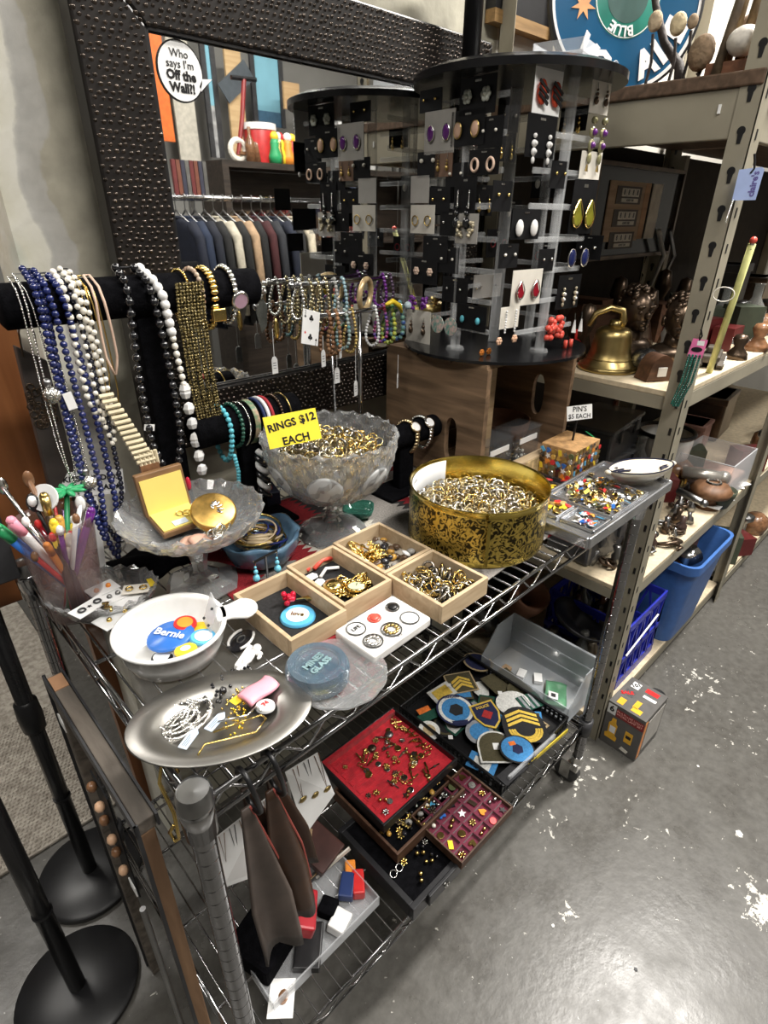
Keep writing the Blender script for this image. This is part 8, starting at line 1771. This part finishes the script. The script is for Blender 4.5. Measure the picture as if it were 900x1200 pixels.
for k, (u0, u1, v0, v1, vm, lb) in enumerate(((174, 184, 60, 185, 115, 'narrow landscape print at the mirror left edge'), (236, 258, 30, 185, 122, 'tall landscape print with sky and rocks reflected in the mirror'), (296, 330, 60, 150, 128, 'window print with blue panes reflected behind the cooler'))):
    yy = -2.76; a, b = refl(u0, v0, yy), refl(u1, v1, yy); t = thing('landscape_print', lb, 'poster', (0, yy, 0)); m_ = refl(u0, vm, yy).z
    MB().bb(a.x, b.x, -.01, 0, m_, a.z).build('sky_area', SKYB, t); MB().bb(a.x, b.x, -.01, .001, b.z, m_).build('rock_area', ROCK if k < 2 else mat('print_dark', (.05, .12, .2), .5), t)
    MB().bb(a.x - .04, a.x, -.01, .012, b.z, a.z).build('frame_rail', DARK, t); MB().bb(b.x, b.x + .04, -.01, .012, b.z, a.z).build('frame_rail', DARK, t)
panel('plywood sheet with a dark diagonal band reflected in the mirror', 262, 292, 55, 185, PLY, yy=-2.70)
a, b = refl(262, 110, -2.69), refl(292, 85, -2.69); o = MB().bar((a.x, -2.69, a.z), (b.x, -2.69, b.z + .02), .008, .14).build('dark_band', mat('slate_band', (.07, .085, .10), .5), None); tag(o, 'dark slate band across the plywood sheet in the mirror', 'board')
panel('pale wooden lampshade-coloured board reflected near the tower', 332, 352, 95, 130, wood('lamp_wood', (.42, .26, .12), (.58, .40, .22), 3), yy=-2.5)
panel('grey concrete wall section reflected at the top of the mirror', 255, 480, -40, 60, mat('concrete_panel', (.42, .40, .36), .8, 0, .12, 3), yy=-2.9)
panel('bright white cabinet reflected behind the earring tower', 380, 420, 120, 150, WHITE, 'white_cabinet', 'cabinet', -2.5, .3)
panel('second bright white panel reflected lower behind the tower', 415, 440, 170, 235, WHITE, 'white_cabinet', 'cabinet', -2.5, .3)
for k in range(6):
    a = Vector((refl(400, 150, -2.6).x + .34 * k, 0, 0)); t = thing('display_rack', ('first', 'second', 'third', 'fourth', 'fifth', 'sixth')[k] + ' grey display rack counted along the aisle in the mirror', 'rack', (a.x + .2, -2.6, 0), 0)
    for s_ in (-.12, .12): MB().bar((s_, 0, 0), (s_, 0, 1.9), .03, .03).build('upright', STEEL, t)
    for z in (.4, .9, 1.4, 1.85): MB().bb(-.14, .14, -.15, .15, z - .02, z).build('shelf_board', (BEIGE, DKW)[k % 2], t)
# brown leather goods hanging at the left of the rail, bright trinket box
p = refl(225, 222, -1.9); t = thing('tie_rack', 'bunch of red patterned ties reflected above the clothes rail', 'ties', (p.x, -1.9, p.z - .02))
for k in range(8): MB().bb(-.12 + k * .03, -.095 + k * .03, -.01 - .004 * (k % 2), .01, -.02, .18).build('tie', (BKM[0], BKM[4], BKM[3], STEEL)[k % 4], t)
MB().bb(-.16, .14, -.03, .03, -.04, -.02).build('bar', STEEL, t); MB().bar((0, -.03, -.04), (0, -.03, -(p.z - .02)), .03, .03).build('stand', STEEL, t)
# ================================================================== more of the shelf clutter at the right
CUR = [MB().lathe([(0, 0), (.035, 0), (.04, .05), (.04, .10), (.014, .14), (.014, .18), (.018, .185), (0, .185)], 14).mesh('bottle', thin_clear('jar_glass', (.35, .36, .34), .35, .08), True), MB().bb(-.06, .06, -.04, .04, 0, .09).mesh('tin_box', mat('maroon_tin', (.10, .015, .015), .35)), MB().lathe([(0, 0), (.05, 0), (.06, .04), (.055, .08), (.03, .10), (0, .10)], 16).mesh('pot', BROWNB, True), MB().bb(-.05, .05, -.05, .05, 0, .14).mesh('tin_box', mat('dull_green_tin', (.05, .06, .04), .5)), MB().lathe([(0, 0), (.03, 0), (.015, .02), (.012, .09), (.035, .11), (.035, .13), (0, .135)], 14).mesh('candlestick', STEEL, True)]
for k in range(16):
    o = put('shelf_curio', CUR[k % 5], None, (1.95 + (k % 4) * .13, .66 + (k // 4) * .1, B2), (0, 0, k * .7), .9 + .1 * (k % 3)); tag(o, 'jar, tin or candlestick crowded at the back of the second shelf', 'curio', 'curios on the second shelf')
for k in range(14):
    o = put('shelf_curio', CUR[(k * 2 + 1) % 5], None, (2.02 + (k % 5) * .10, .56 + (k // 5) * .09, B3), (0, 0, k * .9), .75 + .1 * (k % 3)); tag(o, 'jar, tin or candlestick at the right of the middle shelf', 'curio', 'curios right of the toy tank')
for k in range(15):
    z = (B1, B2, B3)[k // 5]; o = put('shelf_curio', CUR[(k * 3 + k // 5) % 5], None, (2.60 + (k % 5) * .13, .50 + .02 * (k % 2), z), (0, 0, k * .5), 1.0); tag(o, 'jar, tin or candlestick along the front of the second shelving unit', 'curio', 'curios on the second unit')
for k in range(5):
    p = at((862, 880, 868, 890, 850)[k], (575, 562, 590, 572, 600)[k], B2)
    o = MB().bb(-.05, .05, -.035, .035, 0, .003).build('paper_sheet', WHITE, None, (min(p.x, 2.40), max(p.y, .50), B2 + .0032 * k), (0, 0, .4 * k)); tag(o, ('white paper sheet lowest of the loose pile on the second shelf', 'second white paper of the loose pile', 'third white paper of the loose pile', 'fourth white paper of the loose pile', 'white paper on top of the loose pile on the second shelf')[k], 'paper')
